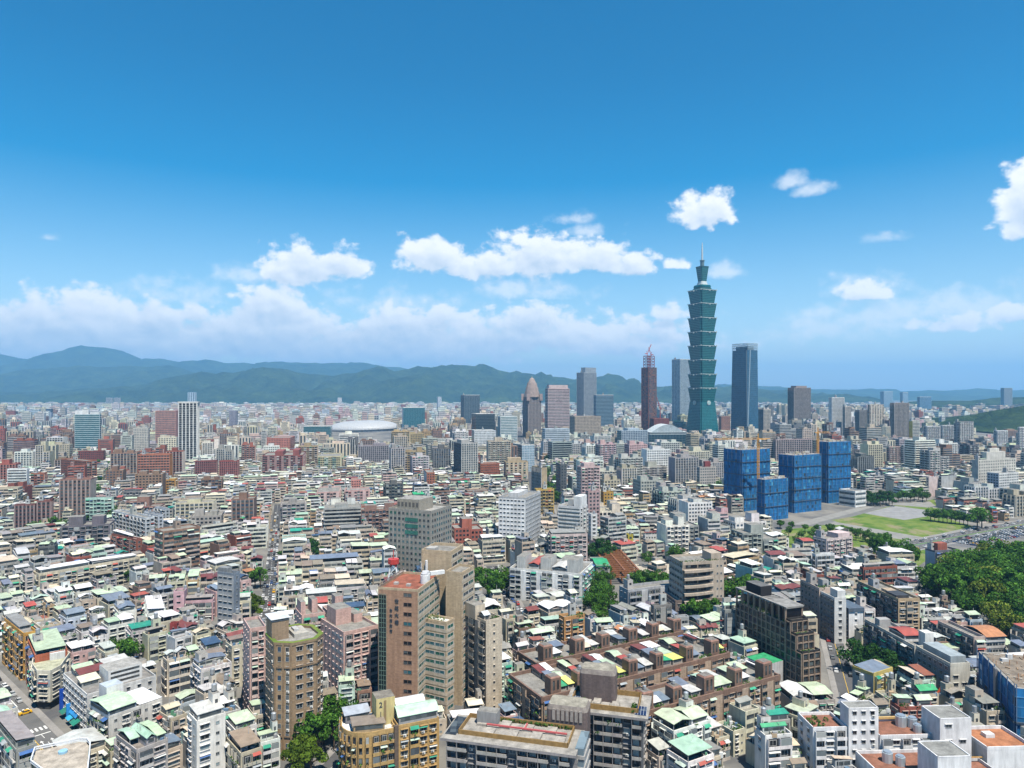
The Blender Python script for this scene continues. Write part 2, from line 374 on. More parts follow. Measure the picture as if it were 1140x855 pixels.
class Bld:
    """one building: a root Empty, a wall mesh in the making, windows and boxes kept as parts"""
    def __init__(s, name, label, cat, base, group=None, seed=0, maxwin=100, near=None):
        s.root = thing(name, label, cat, (base[0], base[1], 0), group); s.base = base
        s.r = random.Random(seed or hash(label) & 0xffff if not label else sum(map(ord, label)))
        s.wall = MB(); s.glass = MB(); s.wins = []; s.acs = []; s.maxwin = maxwin
        s.near = (base[1] < 560) if near is None else near
        s.parts = {}
    def loc(s, x, y, z): return (x - s.base[0], y - s.base[1], z)
    def part(s, name, mb): mb.build(name, s.root, (s.base[0], s.base[1], 0)); return mb
    def win(s, o, t, n, sc, zc, w, h, g='dark', fr=(.45, .45, .44), off=0.0):
        s.wins.append((o[0] + t[0] * sc + n[0] * off, o[1] + t[1] * sc + n[1] * off, zc, t, n, w, h, g, fr))
    def facing(s, p0, p1):
        t = (p1[0] - p0[0], p1[1] - p0[1]); L = math.hypot(*t)
        if L < .3: return None
        t = (t[0] / L, t[1] / L); n = (t[1], -t[0])
        mx, my = (p0[0] + p1[0]) / 2, (p0[1] + p1[1]) / 2
        vis = (-mx) * n[0] + (-my) * n[1] > -0.08 * math.hypot(mx, my)
        return t, n, L, vis
    def facade(s, p0, p1, z0, z1, st):
        f = s.facing(p0, p1)
        if not f or not f[3]: return
        t, n, L, _ = f; r = s.r; w = s.wall
        kind = st.get('kind', 'grid'); col = st.get('wall'); col2 = st.get('trim', lerp(col, (.6, .6, .58), .25)); g = st.get('glass', 'dark')
        M = st.get('m', 'wall'); fr = st.get('frame', (.35, .35, .34))
        nf = max(1, round((z1 - z0) / st.get('fh', 3.3))); fh = (z1 - z0) / nf
        mg = min(st.get('margin', .5), L * .2); nb = max(1, round((L - 2 * mg) / st.get('bay', 3.2))); bw = (L - 2 * mg) / nb
        rel = st.get('rel', .25)
        gs = st.get('glasses', (g,))
        if kind == 'blank': return
        if kind == 'grid':
            ww = st.get('ww', .55) * bw; wh = st.get('wh', .5) * fh
            for i in range(nf):
                zc = z0 + (i + st.get('zc', .55)) * fh
                for j in range(nb):
                    if r.random() < st.get('skip', 0): continue
                    s.win(p0, t, n, mg + (j + .5) * bw, zc, ww, wh, r.choice(gs), fr)
                    if s.near and not st.get('piers'): w.obox(p0, t, n, mg + (j + .5) * bw - ww * .6, mg + (j + .5) * bw + ww * .6, zc + wh * .52, zc + wh * .52 + .15, 0, .4, col2, M, 'B')
                if s.near and r.random() < st.get('ac', 0): s.acs.append((p0, t, n, mg + (j + .5) * bw + ww * .2, zc - wh * .5 - .45))
            if st.get('piers'):
                for j in range(nb + 1): w.obox(p0, t, n, mg + j * bw - .22, mg + j * bw + .22, z0, z1, 0, rel, col2, M)
            if st.get('bands'):
                for i in range(nf + 1): w.obox(p0, t, n, 0, L, z0 + i * fh - .25, min(z0 + i * fh + .25, z1), 0, rel * .8, col2, M)
        elif kind == 'band':
            wh = st.get('wh', .45) * fh; pw = st.get('pane', 6.0); k = max(1, round((L - 2 * mg) / pw)); q = (L - 2 * mg) / k
            for i in range(nf):
                zc = z0 + (i + st.get('zc', .58)) * fh
                for j in range(k): s.win(p0, t, n, mg + (j + .5) * q, zc, q * .985, wh, r.choice(gs), fr)
                w.obox(p0, t, n, 0, L, z0 + i * fh, zc - wh / 2 - .06, 0, rel, col2, M)
        elif kind == 'pier':
            for i in range(nf):
                for j in range(nb): s.win(p0, t, n, mg + (j + .5) * bw, z0 + (i + .55) * fh, bw * .8, fh * st.get('wh', .6), r.choice(gs), fr)
                w.obox(p0, t, n, 0, L, z0 + i * fh - .2, z0 + i * fh + .35, 0, .12, st.get('sp', lerp(col, (0, 0, 0), .3)), M)
            for j in range(nb + 1): w.obox(p0, t, n, max(0, mg + j * bw - st.get('pw', .5)), min(L, mg + j * bw + st.get('pw', .5)), z0, z1, 0, st.get('rel', .6), col2, M)
        elif kind == 'curtain':
            gc = GL[g] if isinstance(g, str) else g
            s.glass.obox(p0, t, n, .02, L - .02, z0, z1 - .02, 0, .1, gc, 'curtain')
            lc = st.get('line', lerp(gc, (.5, .55, .58), .35))
            step = st.get('every', 1)
            for i in range(0, nf, step): s.wall.obox(p0, t, n, 0, L, z0 + i * fh - st.get('lw', .3), z0 + i * fh + st.get('lw', .3), .1, .3, lc, 'paint')
            vb = st.get('vbay', 0)
            if vb:
                kk = max(1, round(L / vb))
                for j in range(kk + 1): s.wall.obox(p0, t, n, max(0, j * L / kk - .22), min(L, j * L / kk + .22), z0, z1, .1, .45, st.get('vline', lc), 'paint')
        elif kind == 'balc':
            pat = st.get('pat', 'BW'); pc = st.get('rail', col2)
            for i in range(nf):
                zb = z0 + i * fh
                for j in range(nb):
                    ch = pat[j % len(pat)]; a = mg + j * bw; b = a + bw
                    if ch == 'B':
                        w.obox(p0, t, n, a + .12, b - .12, zb + .45, zb + fh - .35, 0, .03, (.03, .03, .032), 'paint')  # dark panel painted in for the shaded balcony recess
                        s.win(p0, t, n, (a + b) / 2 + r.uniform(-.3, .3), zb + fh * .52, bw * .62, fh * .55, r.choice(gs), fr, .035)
                        d = st.get('bd', 1.1)
                        w.obox(p0, t, n, a, b, zb - .02, zb + .16, 0, d, col2, M, 'B')
                        w.obox(p0, t, n, a, b, zb + .16, zb + 1.05, d - .12, d, jit(pc, r), M, '')
                        w.obox(p0, t, n, a, a + .12, zb + .16, zb + fh - .1, 0, d, col2, M, 'B')
                        q = r.random()
                        if q < st.get('awn', .25):
                            w.face([tuple(x) for x in s.quad3(p0, t, n, a + .1, b - .1, zb + fh - .25, 0, zb + fh - .75, d + .5)], r.choice(AWN), 'sheet')
                        elif q < st.get('awn', .25) + st.get('encl', .2):
                            w.obox(p0, t, n, a + .15, b - .15, zb + 1.06, zb + fh - .2, d - .3, d - .08, r.choice(((.12, .14, .15), (.2, .22, .22), (.06, .07, .08), (.32, .33, .32))), 'glass', 'B')
                        if s.near and r.random() < st.get('plants', .12): w.leaves((p0[0] + t[0] * (a + b) / 2 + n[0] * d, p0[1] + t[1] * (a + b) / 2 + n[1] * d, zb + 1.2), (bw * .35, bw * .35, .5), 10, .35, LEAFC, r)
                    elif ch == 'W':
                        s.win(p0, t, n, (a + b) / 2, zb + fh * .55, bw * .72, fh * .5, r.choice(gs), fr)
                        w.obox(p0, t, n, a + bw * .1, b - bw * .1, zb + fh * .82, zb + fh * .87, 0, .55, col2, M, 'B'); w.obox(p0, t, n, a + bw * .1, b - bw * .1, zb + fh * .24, zb + fh * .29, 0, .3, col2, M, 'B')
                        if r.random() < st.get('awn', .25) * .6:
                            w.face([tuple(x) for x in s.quad3(p0, t, n, a + .3, b - .3, zb + fh * .82, 0, zb + fh * .68, .8)], r.choice(AWN), 'sheet')
                        if s.near and r.random() < st.get('ac', .35): s.acs.append((p0, t, n, (a + b) / 2 + r.uniform(-.5, .5), zb + fh * .2))
                    elif ch == 'S':
                        s.win(p0, t, n, (a + b) / 2, zb + fh * .55, bw * .3, fh * .3, r.choice(gs), fr)
                    elif ch == 'P': w.obox(p0, t, n, a, b, zb, zb + fh, 0, .4, col2, M)
        elif kind == 'strip':
            for i in range(nf):
                zb = z0 + i * fh; a = mg
                while a < L - mg - .5:
                    b = min(L - mg, a + r.uniform(2.5, 7)); q = r.random()
                    w.obox(p0, t, n, a, b - .25, zb + fh * .36, zb + fh * .84, 0, .05, r.choice(((.02, .024, .028), (.035, .04, .045), (.06, .07, .07), (.10, .11, .11))), 'glass', 'bBst')
                    if q < .5: w.obox(p0, t, n, a, b - .15, zb, zb + fh * .33, 0, .9, jit(col2, r, .12), M, 'B')
                    elif q < .62: w.face([tuple(x) for x in s.quad3(p0, t, n, a, b - .2, zb + fh * .9, 0, zb + fh * .72, 1.0)], r.choice(AWN), 'sheet')
                    a = b
    def quad3(s, o, t, n, a, b, z0, d0, z1, d1):
        P = lambda q, d, z: (o[0] + t[0] * q + n[0] * d, o[1] + t[1] * q + n[1] * d, z)
        return (P(a, d0, z0), P(b, d0, z0), P(b, d1, z1), P(a, d1, z1))
    def vol(s, poly, z0, z1, st, edges=None, top=None, parapet=1.0, topm='roofing'):
        """one block; st one style or a list of styles per edge"""
        sts = st if isinstance(st, list) else [st] * len(poly)
        base = sts[0]
        s.wall.prism(poly, z0, z1, base['wall'], base.get('m', 'wall'), top or ROOFC['concrete'], topm)
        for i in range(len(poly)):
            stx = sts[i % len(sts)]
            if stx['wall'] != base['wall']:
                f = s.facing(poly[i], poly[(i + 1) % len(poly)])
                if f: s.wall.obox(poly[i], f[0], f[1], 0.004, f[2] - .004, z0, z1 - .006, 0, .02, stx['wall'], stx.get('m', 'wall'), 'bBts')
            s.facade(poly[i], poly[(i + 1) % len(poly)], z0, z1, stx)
        if parapet: s.parapet(poly, z1, parapet, base.get('cap', base['wall']), base.get('m', 'wall'))
    def parapet(s, poly, z, h, col, m='wall', th=.3):
        for i in range(len(poly)):
            f = s.facing(poly[i], poly[(i + 1) % len(poly)])
            if f: s.wall.obox(poly[i], f[0], f[1], 0, f[2], z, z + h, -th, .03, col, m, 'b')
    def finish(s, wallname='wall'):
        off = (s.base[0], s.base[1], 0)
        cap = s.maxwin if s.near else 0
        ws = sorted(s.wins, key=lambda w: math.hypot(w[0], w[1]) / (w[5] * w[6] + .5))
        for w in ws[:cap]:
            x, y, z, t, n, ww, wh, g, fr = w
            gc = GL[g] if isinstance(g, str) else g
            put(unit_window(gc, fr), 'window', s.root, (x - off[0] + n[0] * .004, y - off[1] + n[1] * .004, z), math.atan2(t[1], t[0]), (ww, .10, wh))
        rest = ws[cap:]
        tgt = MB() if s.near and rest else s.wall
        for x, y, z, t, n, ww, wh, g, fr in rest:
            gc = GL[g] if isinstance(g, str) else g
            tgt.obox((x, y), t, n, -ww / 2, ww / 2, z - wh / 2, z + wh / 2, 0, .06, gc, 'glass', 'bBst')
            if s.near: tgt.obox((x, y), t, n, -ww / 2, ww / 2, z - wh / 2 - .12, z - wh / 2, 0, .12, fr, 'paint', 'bB')
        if tgt is not s.wall: tag(tgt.build('window', s.root, off), kind='stuff')
        for p0, t, n, sc, z in s.acs[:60]:
            put(unit_ac(), 'air_conditioner', s.root, (p0[0] + t[0] * sc - off[0], p0[1] + t[1] * sc - off[1], z), math.atan2(t[1], t[0]))
        s.wall.build(wallname, s.root, off)
        s.glass.build('curtain_glass', s.root, off)

LEAFC = [(.05, .12, .02), (.07, .15, .03), (.035, .085, .018), (.10, .17, .04)]
AWN = [(.05, .33, .2), (.02, .22, .14), (.4, .52, .42), (.55, .56, .54), (.3, .33, .35), (.42, .5, .44), (.6, .6, .57), (.05, .12, .3), (.35, .08, .06)]
ROOFC = {'pale green': (.43, .52, .37), 'white': (.72, .72, .70), 'pale grey': (.50, .495, .475), 'slate blue': (.16, .195, .25), 'concrete': (.25, .24, .22), 'red': (.36, .085, .065), 'maroon': (.17, .05, .045),
         'teal': (.03, .27, .2), 'beige': (.55, .46, .35), 'brown': (.24, .19, .145), 'bright green': (.035, .29, .13), 'dark blue': (.05, .09, .16), 'orange': (.42, .19, .09), 'mint': (.37, .52, .42), 'rust red': (.28, .10, .065), 'yellow': (.62, .6, .18), 'cream': (.6, .58, .45)}
WALLC = {'white': (.67, .66, .62), 'cream': (.56, .51, .39), 'pale grey': (.48, .47, .445), 'grey': (.34, .33, .31), 'beige': (.46, .39, .30), 'pink': (.52, .36, .34), 'brown': (.24, .15, .11), 'red brick': (.30, .10, .07),
         'tan': (.42, .30, .17), 'mint': (.42, .55, .48), 'dark grey': (.14, .14, .145), 'orange': (.48, .25, .07), 'yellow': (.55, .45, .18), 'pale blue': (.42, .48, .53)}

def quadpoly(P, W, D, beta):
    b = math.radians(beta); rx, ry = math.cos(b), math.sin(b); lx, ly = -math.sin(b), math.cos(b)
    return [P, (P[0] + rx * W, P[1] + ry * W), (P[0] + rx * W + lx * D, P[1] + ry * W + ly * D), (P[0] + lx * D, P[1] + ly * D)]
def fit(x0, xc, x1, yt, yb=None, h=None, beta=20, W=None, D=None, Y=None):
    """near corner, right-face length and left-face length from where the corners stand in the photograph"""
    if h is not None and Y is None: Y = (CAMH - h) * FPX / (yt - HOR)
    if Y is None: Y = CAMH * FPX / (yb - HOR)
    if h is None: h = CAMH - (yt - HOR) * Y / FPX
    P = ((xc - CX) * Y / FPX, Y); b = math.radians(beta)
    def length(px, dx, dy):
        k = (px - CX) / FPX; den = dx - dy * k
        return abs((k * P[1] - P[0]) / den) if abs(den) > .04 else 20
    if W is None: W = min(90, max(3, length(x1, math.cos(b), math.sin(b))))
    if D is None: D = min(60, max(3, length(x0, -math.sin(b), math.cos(b))))
    return P, h, W, D, quadpoly(P, W, D, beta)
def sub(poly, u0, u1, v0, v1):
    """sub-rectangle of a quad in fractions along the right face (u) and the left face (v)"""
    p, q, r, s = poly
    f = lambda u, v: tuple(p[i] + (q[i] - p[i]) * u + (s[i] - p[i]) * v for i in (0, 1))
    return [f(u0, v0), f(u1, v0), f(u1, v1), f(u0, v1)]
def dims(poly): return math.dist(poly[0], poly[1]), math.dist(poly[0], poly[3])
def shrink(poly, d):
    cx = sum(p[0] for p in poly) / len(poly); cyy = sum(p[1] for p in poly) / len(poly)
    out = []
    for x, y in poly:
        l = math.hypot(x - cx, y - cyy); f = max(.1, (l - d * 1.4) / l); out.append((cx + (x - cx) * f, cyy + (y - cyy) * f))
    return out

def shed(mb, q, z, hh, rc, wc, kind, r, open_=False, rise=1.1):
    """sheet-metal rooftop room on quad q (4 corners)"""
    W, D = dims(q)
    s = shrink(q, .35)
    if open_:
        for p in s: mb.bar((p[0], p[1], z), (p[0], p[1], z + hh), .09, (.3, .3, .3))
        mb.prism(sub(s, .05, .95, .3, .95), z, z + hh - .3, (.06, .06, .065), 'paint')
    else:
        mb.prism(s, z, z + hh, wc, 'wall', cap=False)
        for i in (0, 3):
            t = (s[(i + 1) % 4][0] - s[i][0], s[(i + 1) % 4][1] - s[i][1]); L = math.hypot(*t); t = (t[0] / L, t[1] / L)
            if L > 2: mb.obox(s[i], t, (t[1], -t[0]), .5, L - .5, z + hh * .42, z + hh * .86, 0, .05, (.05, .06, .065), 'glass', 'bBst')
    P = lambda u, v, zz: (*[q[0][i] + (q[1][i] - q[0][i]) * u + (q[3][i] - q[0][i]) * v for i in (0, 1)], zz)
    zt = z + hh; th = .14
    def slab(u0, v0, z0, u1, v1, z1, along):
        if along == 'v': a = [P(0, v0, z0), P(1, v0, z0), P(1, v1, z1), P(0, v1, z1)]
        else: a = [P(u0, 0, z0), P(u1, 0, z1), P(u1, 1, z1), P(u0, 1, z0)]
        b = [(x, y, zz + th) for x, y, zz in a]
        mb.face(b, rc, 'sheet'); mb.face(a[::-1], rc, 'sheet')
        for i in range(4): mb.face([a[i], a[(i + 1) % 4], b[(i + 1) % 4], b[i]], rc, 'sheet')
    if kind == 'mono': slab(0, 0, zt - .05, 1, 1, zt + rise * .7, 'v')
    elif kind == 'mono2': slab(0, 0, zt + rise * .6, 1, 1, zt - .05, 'u')
    elif kind == 'gable': slab(0, 0, zt - .05, 1, .5, zt + rise, 'v'); slab(0, .5, zt + rise, 1, 1, zt - .05, 'v')
    elif kind == 'gable2': slab(0, 0, zt - .05, .5, 1, zt + rise, 'u'); slab(.5, 0, zt + rise, 1, 1, zt - .05, 'u')
    elif kind == 'barrel':
        k = 6; pr = None
        for i in range(k):
            u0, u1 = i / k, (i + 1) / k; zz = lambda u: zt + rise * 1.2 * math.sin(math.pi * u)
            slab(0, u0, zz(u0), 1, u1, zz(u1), 'v')
    else: slab(0, 0, zt, 1, 1, zt + .05, 'v')

def clump(mb, x, y, z, r, s, n=26): mb.leaves((x, y, z + s * .5), (s, s, s * .7), n, .32 * max(1, s * .6), LEAFC, r)

def roof_kit(r, poly, z, rc, cover=.7, pieces=None, lod=0, wc=(.4, .4, .39), tower=True, tanks=1, plants=0, kind=None):
    """what stands on a flat roof: {part name: [MB or ('tank', x, y, z)]}"""
    W, D = dims(poly); out = []
    n = pieces or (1 if W < 9 else r.choice((1, 2, 2, 3)))
    q = sub(poly, .02, .98, .03, .97)
    tw = None
    if tower and W > 6:
        u = r.choice((0.08, .45, .72)); v = r.uniform(.45, .68)
        tw = (u, min(.98, u + 3.4 / W), v, min(.99, v + 4.6 / D))
    cuts = [i / n for i in range(n + 1)]
    for i in range(n):
        if r.random() > cover + .25: continue
        v0 = 0 if r.random() < .6 else r.uniform(.1, .45); v1 = 1 if r.random() < .6 else r.uniform(.65, .95)
        c = jit(rc if i == 0 or r.random() < .55 else ROOFC[pick_roof(r)], r, .1)
        mb = MB(); shed(mb, sub(q, cuts[i], cuts[i + 1] - .01, v0, v1), z + .02, r.uniform(2.1, 2.9), c, jit(wc, r, .15), kind or r.choice(('mono', 'gable', 'mono2', 'flat', 'gable2', 'mono')), r, r.random() < .3, r.uniform(.5, 1.3))
        out.append(('roof_shed', mb))
    if tw:
        mb = MB(); p = sub(poly, *tw); hh = r.uniform(4.6, 6.2); mb.prism(p, z, z + hh, jit(wc, r, .1), 'wall', ROOFC['concrete'], 'roofing')
        f = (p[1][0] - p[0][0], p[1][1] - p[0][1]); L = math.hypot(*f); t = (f[0] / L, f[1] / L)
        mb.obox(p[0], t, (t[1], -t[0]), L * .3, L * .7, z + hh * .45, z + hh * .7, 0, .05, (.03, .03, .035), 'glass', 'bBst')
        out.append(('stair_tower', mb))
        if tanks and r.random() < (.3 if lod else .65):
            c = sub(p, .5, .5, .5, .5)[0]; out.append(('tank', (c[0], c[1], z + hh)))
    elif tanks and r.random() < (.2 if lod else .6):
        c = sub(poly, .85, .85, .85, .85)[0]; out.append(('tank', (c[0], c[1], z + .02)))
    if plants:
        mb = MB()
        for _ in range(plants):
            c = sub(poly, *(r.uniform(.06, .94),) * 2, *(r.uniform(.02, .3),) * 2)[0]; clump(mb, c[0], c[1], z + .3, r, r.uniform(.7, 1.6), 22 if lod == 0 else 8)
        out.append(('roof_foliage', mb))
    return out
ROOFPICK = ['pale green'] * 20 + ['white'] * 14 + ['pale grey'] * 18 + ['concrete'] * 18 + ['slate blue'] * 7 + ['red'] * 3 + ['maroon'] * 3 + ['teal'] * 2 + ['beige'] * 10 + ['brown'] * 8 + ['mint'] * 2 + ['rust red'] * 2 + ['cream'] * 9 + ['bright green', 'orange', 'dark blue', 'dark blue']
WALLPICK = ['white'] * 16 + ['cream'] * 28 + ['pale grey'] * 14 + ['grey'] * 7 + ['beige'] * 20 + ['pink'] * 4 + ['brown'] * 5 + ['red brick'] * 4 + ['tan'] * 4 + ['mint'] * 2 + ['pale blue']
def pick_roof(r): return r.choice(ROOFPICK)
def pick_wall(r): return r.choice(WALLPICK)

class Lot:
    """a low walk-up block; built later either as its own thing or into the mass of the far ones"""
    def __init__(s, poly, h, nf, wall, roof, seed, kind='walk_up', cover=None, plants=None, label=None, roofkind=None, tower=None, blank=None, trim=None, pieces=None, name='apartment_block', group=None):
        s.poly = poly; s.h = h; s.nf = nf; s.wallname = wall; s.roofname = roof; s.seed = seed; s.label = label; s.roofkind = roofkind; s.blank = blank or ()
        r = random.Random(seed); s.wc = jit(WALLC[wall], r, .1); s.rc = jit(ROOFC[roof], r, .08)
        s.cover = r.uniform(.55, 1) if cover is None else cover; s.plants = (r.choice((0, 0, 0, 2, 4))) if plants is None else plants
        s.tower = (r.random() < .45) if tower is None else tower; s.trim = trim; s.pieces = pieces; s.name = name; s.group = group
        s.cx = sum(p[0] for p in poly) / 4; s.cy = sum(p[1] for p in poly) / 4; s.pix = 0
    def style(s, r, near):
        k = dict(wall=s.wc, fh=s.h / s.nf, trim=s.trim or jit(lerp(s.wc, (.55, .55, .53), .4), r, .12), glasses=('dark', 'dark', 'mid', 'black', 'pale') , awn=.3, encl=.3)
        if not near: k['kind'] = 'strip'
        else: k.update(kind='balc', pat=r.choice(('BW', 'BBW', 'WB', 'WW', 'BWW', 'WSB', 'BB')), bay=r.uniform(2.8, 3.8), bd=r.uniform(.7, 1.2))
        return k
    def make(s, B, near):
        r = random.Random(s.seed + 5)
        st = s.style(r, near); st2 = dict(st)
        if r.random() < .45: st2 = dict(st, kind='grid', bay=4.2, ww=.28, wh=.36, skip=.35, ac=.3) if near else dict(st, kind='blank')
        sts = [st, st2, st, dict(st2 if r.random() < .5 else st)]
        for i in s.blank: sts[i] = dict(st, kind='blank')
        B.vol(s.poly, 0, s.h, sts, top=jit(ROOFC['concrete'], r, .2), parapet=.9)
        if near:
            for _ in range(r.randint(6, 12)):
                c = sub(s.poly, *(r.uniform(.05, .92),) * 2, *(r.uniform(.03, .95),) * 2)[0]; k = r.uniform(.3, .9)
                B.wall.box(c[0] - k, c[0] + k, c[1] - k * .6, c[1] + k * .6, s.h + .02, s.h + r.uniform(.5, 1.9), r.choice(((.55, .55, .54), (.3, .3, .3), (.12, .2, .3), (.1, .25, .15), (.4, .3, .2), (.6, .6, .58))), 'paint', 'b')
            for _ in range(2): c = sub(s.poly, *(r.uniform(.1, .9),) * 2, *(r.uniform(.1, .9),) * 2)[0]; B.wall.bar((*c, s.h), (*c, s.h + r.uniform(3, 6)), .06, (.4, .4, .4))
        return roof_kit(r, s.poly, s.h, s.rc, s.cover, s.pieces, 0 if near else 1, lerp(s.wc, (.4, .4, .4), .3), s.tower, 1, s.plants, s.roofkind)
    def individual(s, label, group, near):
        B = Bld(s.name, label, 'apartment block', s.poly[0], group, near=near, maxwin=40)
        B.r = random.Random(s.seed + 9)
        kit = s.make(B, near); B.finish()
        par = [B.root]
        for nm, x in kit:
            if nm == 'tank': put(unit_tank(), 'water_tank', par[0], (x[0] - B.base[0], x[1] - B.base[1], x[2]))
            else:
                o = x.build(nm, B.root, (B.base[0], B.base[1], 0))
                if nm == 'stair_tower': par[0] = o
        return B.root
class MassB(Bld):
    """collects far buildings into one mesh"""
    def __init__(s, mb): s.wall = mb; s.glass = mb; s.wins = []; s.acs = []; s.near = False; s.r = random.Random(3)
    def flush(s):
        for x, y, z, t, n, ww, wh, g, fr in s.wins:
            s.wall.obox((x, y), t, n, -ww / 2, ww / 2, z - wh / 2, z + wh / 2, 0, .06, GL[g] if isinstance(g, str) else g, 'glass', 'bBst')
        s.wins = []
# ------------------------------------------------------------------ setting: ground, roads, hills
def sheet(name, polys, z, col, m):
    mb = MB()
    for p in polys: mb.face([(x, y, z) for x, y in p], col, m)
    return tag(mb.build(name), kind='structure')
def pxpoly(pts, z=0): return [G(x, y, z) for x, y in pts]
sheet('ground', [[(-30000, -400), (30000, -400), (30000, 29000), (-30000, 29000)]], 0, (1, 1, 1), 'ground')
ROADS = []
def road(name, a, b, w, col=(.06, .06, .062), kerb=True, z=.02):
    d = (b[0] - a[0], b[1] - a[1]); L = math.hypot(*d); t = (d[0] / L, d[1] / L); n = (t[1], -t[0])
    mb = MB(); P = lambda s, o, zz: (a[0] + t[0] * s + n[0] * o, a[1] + t[1] * s + n[1] * o, zz)
    mb.face([P(0, w / 2, z), P(L, w / 2, z), P(L, -w / 2, z), P(0, -w / 2, z)], col, 'asphalt')
    tag(mb.build(name), kind='structure')
    pv = 2.5 if kerb else .3
    ROADS.append([P(0, w / 2 + pv, 0)[:2], P(L, w / 2 + pv, 0)[:2], P(L, -w / 2 - pv, 0)[:2], P(0, -w / 2 - pv, 0)[:2]])
    if kerb:
        k = MB()
        for o in (w / 2, -w / 2 - 2.5):
            k.obox(P(0, o, 0)[:2], t, n, 0, L, 0, .13, 0, 2.5, (.22, .21, .2), 'asphalt', 'b')
        tag(k.build('pavement'), kind='structure')
    return P, L, t, n
MARK = MB()
def paint(P, s0, s1, o0, o1, col=(.7, .7, .68), z=.026): MARK.face([P(s0, o0, z), P(s1, o0, z), P(s1, o1, z), P(s0, o1, z)], col, 'paint')
def dashes(P, L, o, step=8, ln=4, w=.18, col=(.7, .7, .68)):
    s = 2
    while s < L: paint(P, s, s + ln, o - w / 2, o + w / 2, col); s += step
# avenue across the lower left corner, with a junction
A0, A1 = (-135.0, 222.0), (-330.0, 397.0)
dA = Vector((A1[0] - A0[0], A1[1] - A0[1])).normalized(); nA = (dA.y, -dA.x)
AVW = 13.0
# right kerb passes through G(33,787); its normal (dA.y,-dA.x) points to the right hand side
k0 = G(33, 789); base_o = (k0[0] - nA[0] * (AVW / 2), k0[1] - nA[1] * (AVW / 2))
sA = -58
avenue_a = (base_o[0] + dA.x * sA, base_o[1] + dA.y * sA); avenue_b = (base_o[0] + dA.x * 150, base_o[1] + dA.y * 150)
PA, LA, tA, nA2 = road('avenue', avenue_a, avenue_b, AVW, (.12, .12, .12))
def sAof(px, py):
    g = G(px, py); v = (g[0] - avenue_a[0], g[1] - avenue_a[1]); return v[0] * tA[0] + v[1] * tA[1], v[0] * nA2[0] + v[1] * nA2[1]
for c0, c1 in ((sAof(62, 808)[0], 3.2), (sAof(26, 801)[0] + 7, 3.2)):
    o = -6
    while o < 5.8: paint(PA, c0, c0 + c1, o, o + .7, (.74, .74, .72)); o += 1.45
sx = sAof(62, 808)[0]
paint(PA, 0, sx - 3, -.4, -.15, (.6, .38, .03)); paint(PA, 0, sx - 3, .15, .4, (.6, .38, .03)); paint(PA, sx + 22, LA, -.4, .4, (.6, .38, .03))
paint(PA, sx - 4, sx - 3.4, 0, 6.2)
for o in (3.2, -3.2):
    dashes(PA, sx - 6, o); 
    s = sx + 24
    while s < LA: paint(PA, s, s + 4, o - .09, o + .09); s += 8
for o in (1.6, 4.8):                        # turn arrows on the approach
    s = sx - 14; paint(PA, s, s + 3.2, o - .12, o + .12); MARK.face([PA(s + 3, o - .6, .026), PA(s + 4.6, o, .026), PA(s + 3, o + .6, .026)], (.7, .7, .68), 'paint')
# side street from the junction
c = PA(sx + 12, 0, 0); e = (c[0] + nA2[0] * 85 + tA[0] * 6, c[1] + nA2[1] * 85 + tA[1] * 6)
PS, LS, tS, nS = road('side_street', (c[0] + nA2[0] * 6.8, c[1] + nA2[1] * 6.8), e, 8, (.085, .085, .088), kerb=False, z=.016)
# long straight street into the distance
PM, LM, tM, nM = road('long_street', G(292, 730), (-262.0, 794.0), 7, (.065, .065, .067), kerb=False)
dashes(PM, LM, 0, 7, 3)
for s in (40, 75, 130, 175, 240, 300):
    o = -3.1
    while o < 2.9: paint(PM, s, s + 3, o, o + .6); o += 1.3
PB, LB, tB, nB = road('lane', G(346, 880), G(402, 818), 7, (.08, .08, .082))
dashes(PB, LB, 0)
PC, LC, tC, nC = road('tree_street', G(585, 705), G(548, 630), 9, (.075, .075, .078)); dashes(PC, LC, 0)
PD, LD, tD, nD = road('back_street', G(950, 790), G(922, 690), 8, (.085, .085, .088)); paint(PD, 0, LD, -.1, .1, (.6, .38, .03))
PE, LE, tE, nE = road('tree_avenue', G(614, 592), (20.0, 2300.0), 20, (.075, .075, .078))
PF, LF, tF, nF = road('boulevard', G(960, 618), G(1190, 574), 22, (.10, .10, .10))
for o in (-7, -3.5, 3.5, 7): dashes(PF, LF, o)
paint(PF, 0, LF, -.9, .9, (.12, .2, .05))
PG, LG, tG, nG = road('park_road', G(868, 596), G(985, 563), 9, (.14, .14, .135), kerb=False)
PH, LH, tH, nH = road('cross_street', G(888, 628), G(905, 600), 12, (.085, .085, .088), kerb=False); paint(PH, 0, LH, -.1, .1, (.6, .38, .03))
tag(MARK.build('road_markings'), kind='structure')
sheet('lawn', [pxpoly(p) for p in ([(925, 579), (962.5, 573), (1007.5, 580), (1035, 576), (1081, 585.5), (1027.5, 596.5)], [(898, 586), (937, 586), (987, 596), (980, 602), (955, 604), (900, 600)],
    [(951, 618), (985, 613.5), (993, 622), (950, 628)], [(870, 590), (898, 587), (898, 601), (870, 606)])], .03, (1, 1, 1), 'lawn')
sheet('park_grass', [pxpoly([(868, 606), (905, 587), (960, 568), (1040, 556), (1048, 575), (1090, 588), (1064, 600), (1020, 632), (950, 630)])], .008, (1, 1, 1), 'lawn')
sheet('paved_yard', [pxpoly([(962, 571.5), (995, 563), (1041, 569), (1035, 574.5), (1007, 579)])], .036, (.22, .22, .22), 'asphalt')
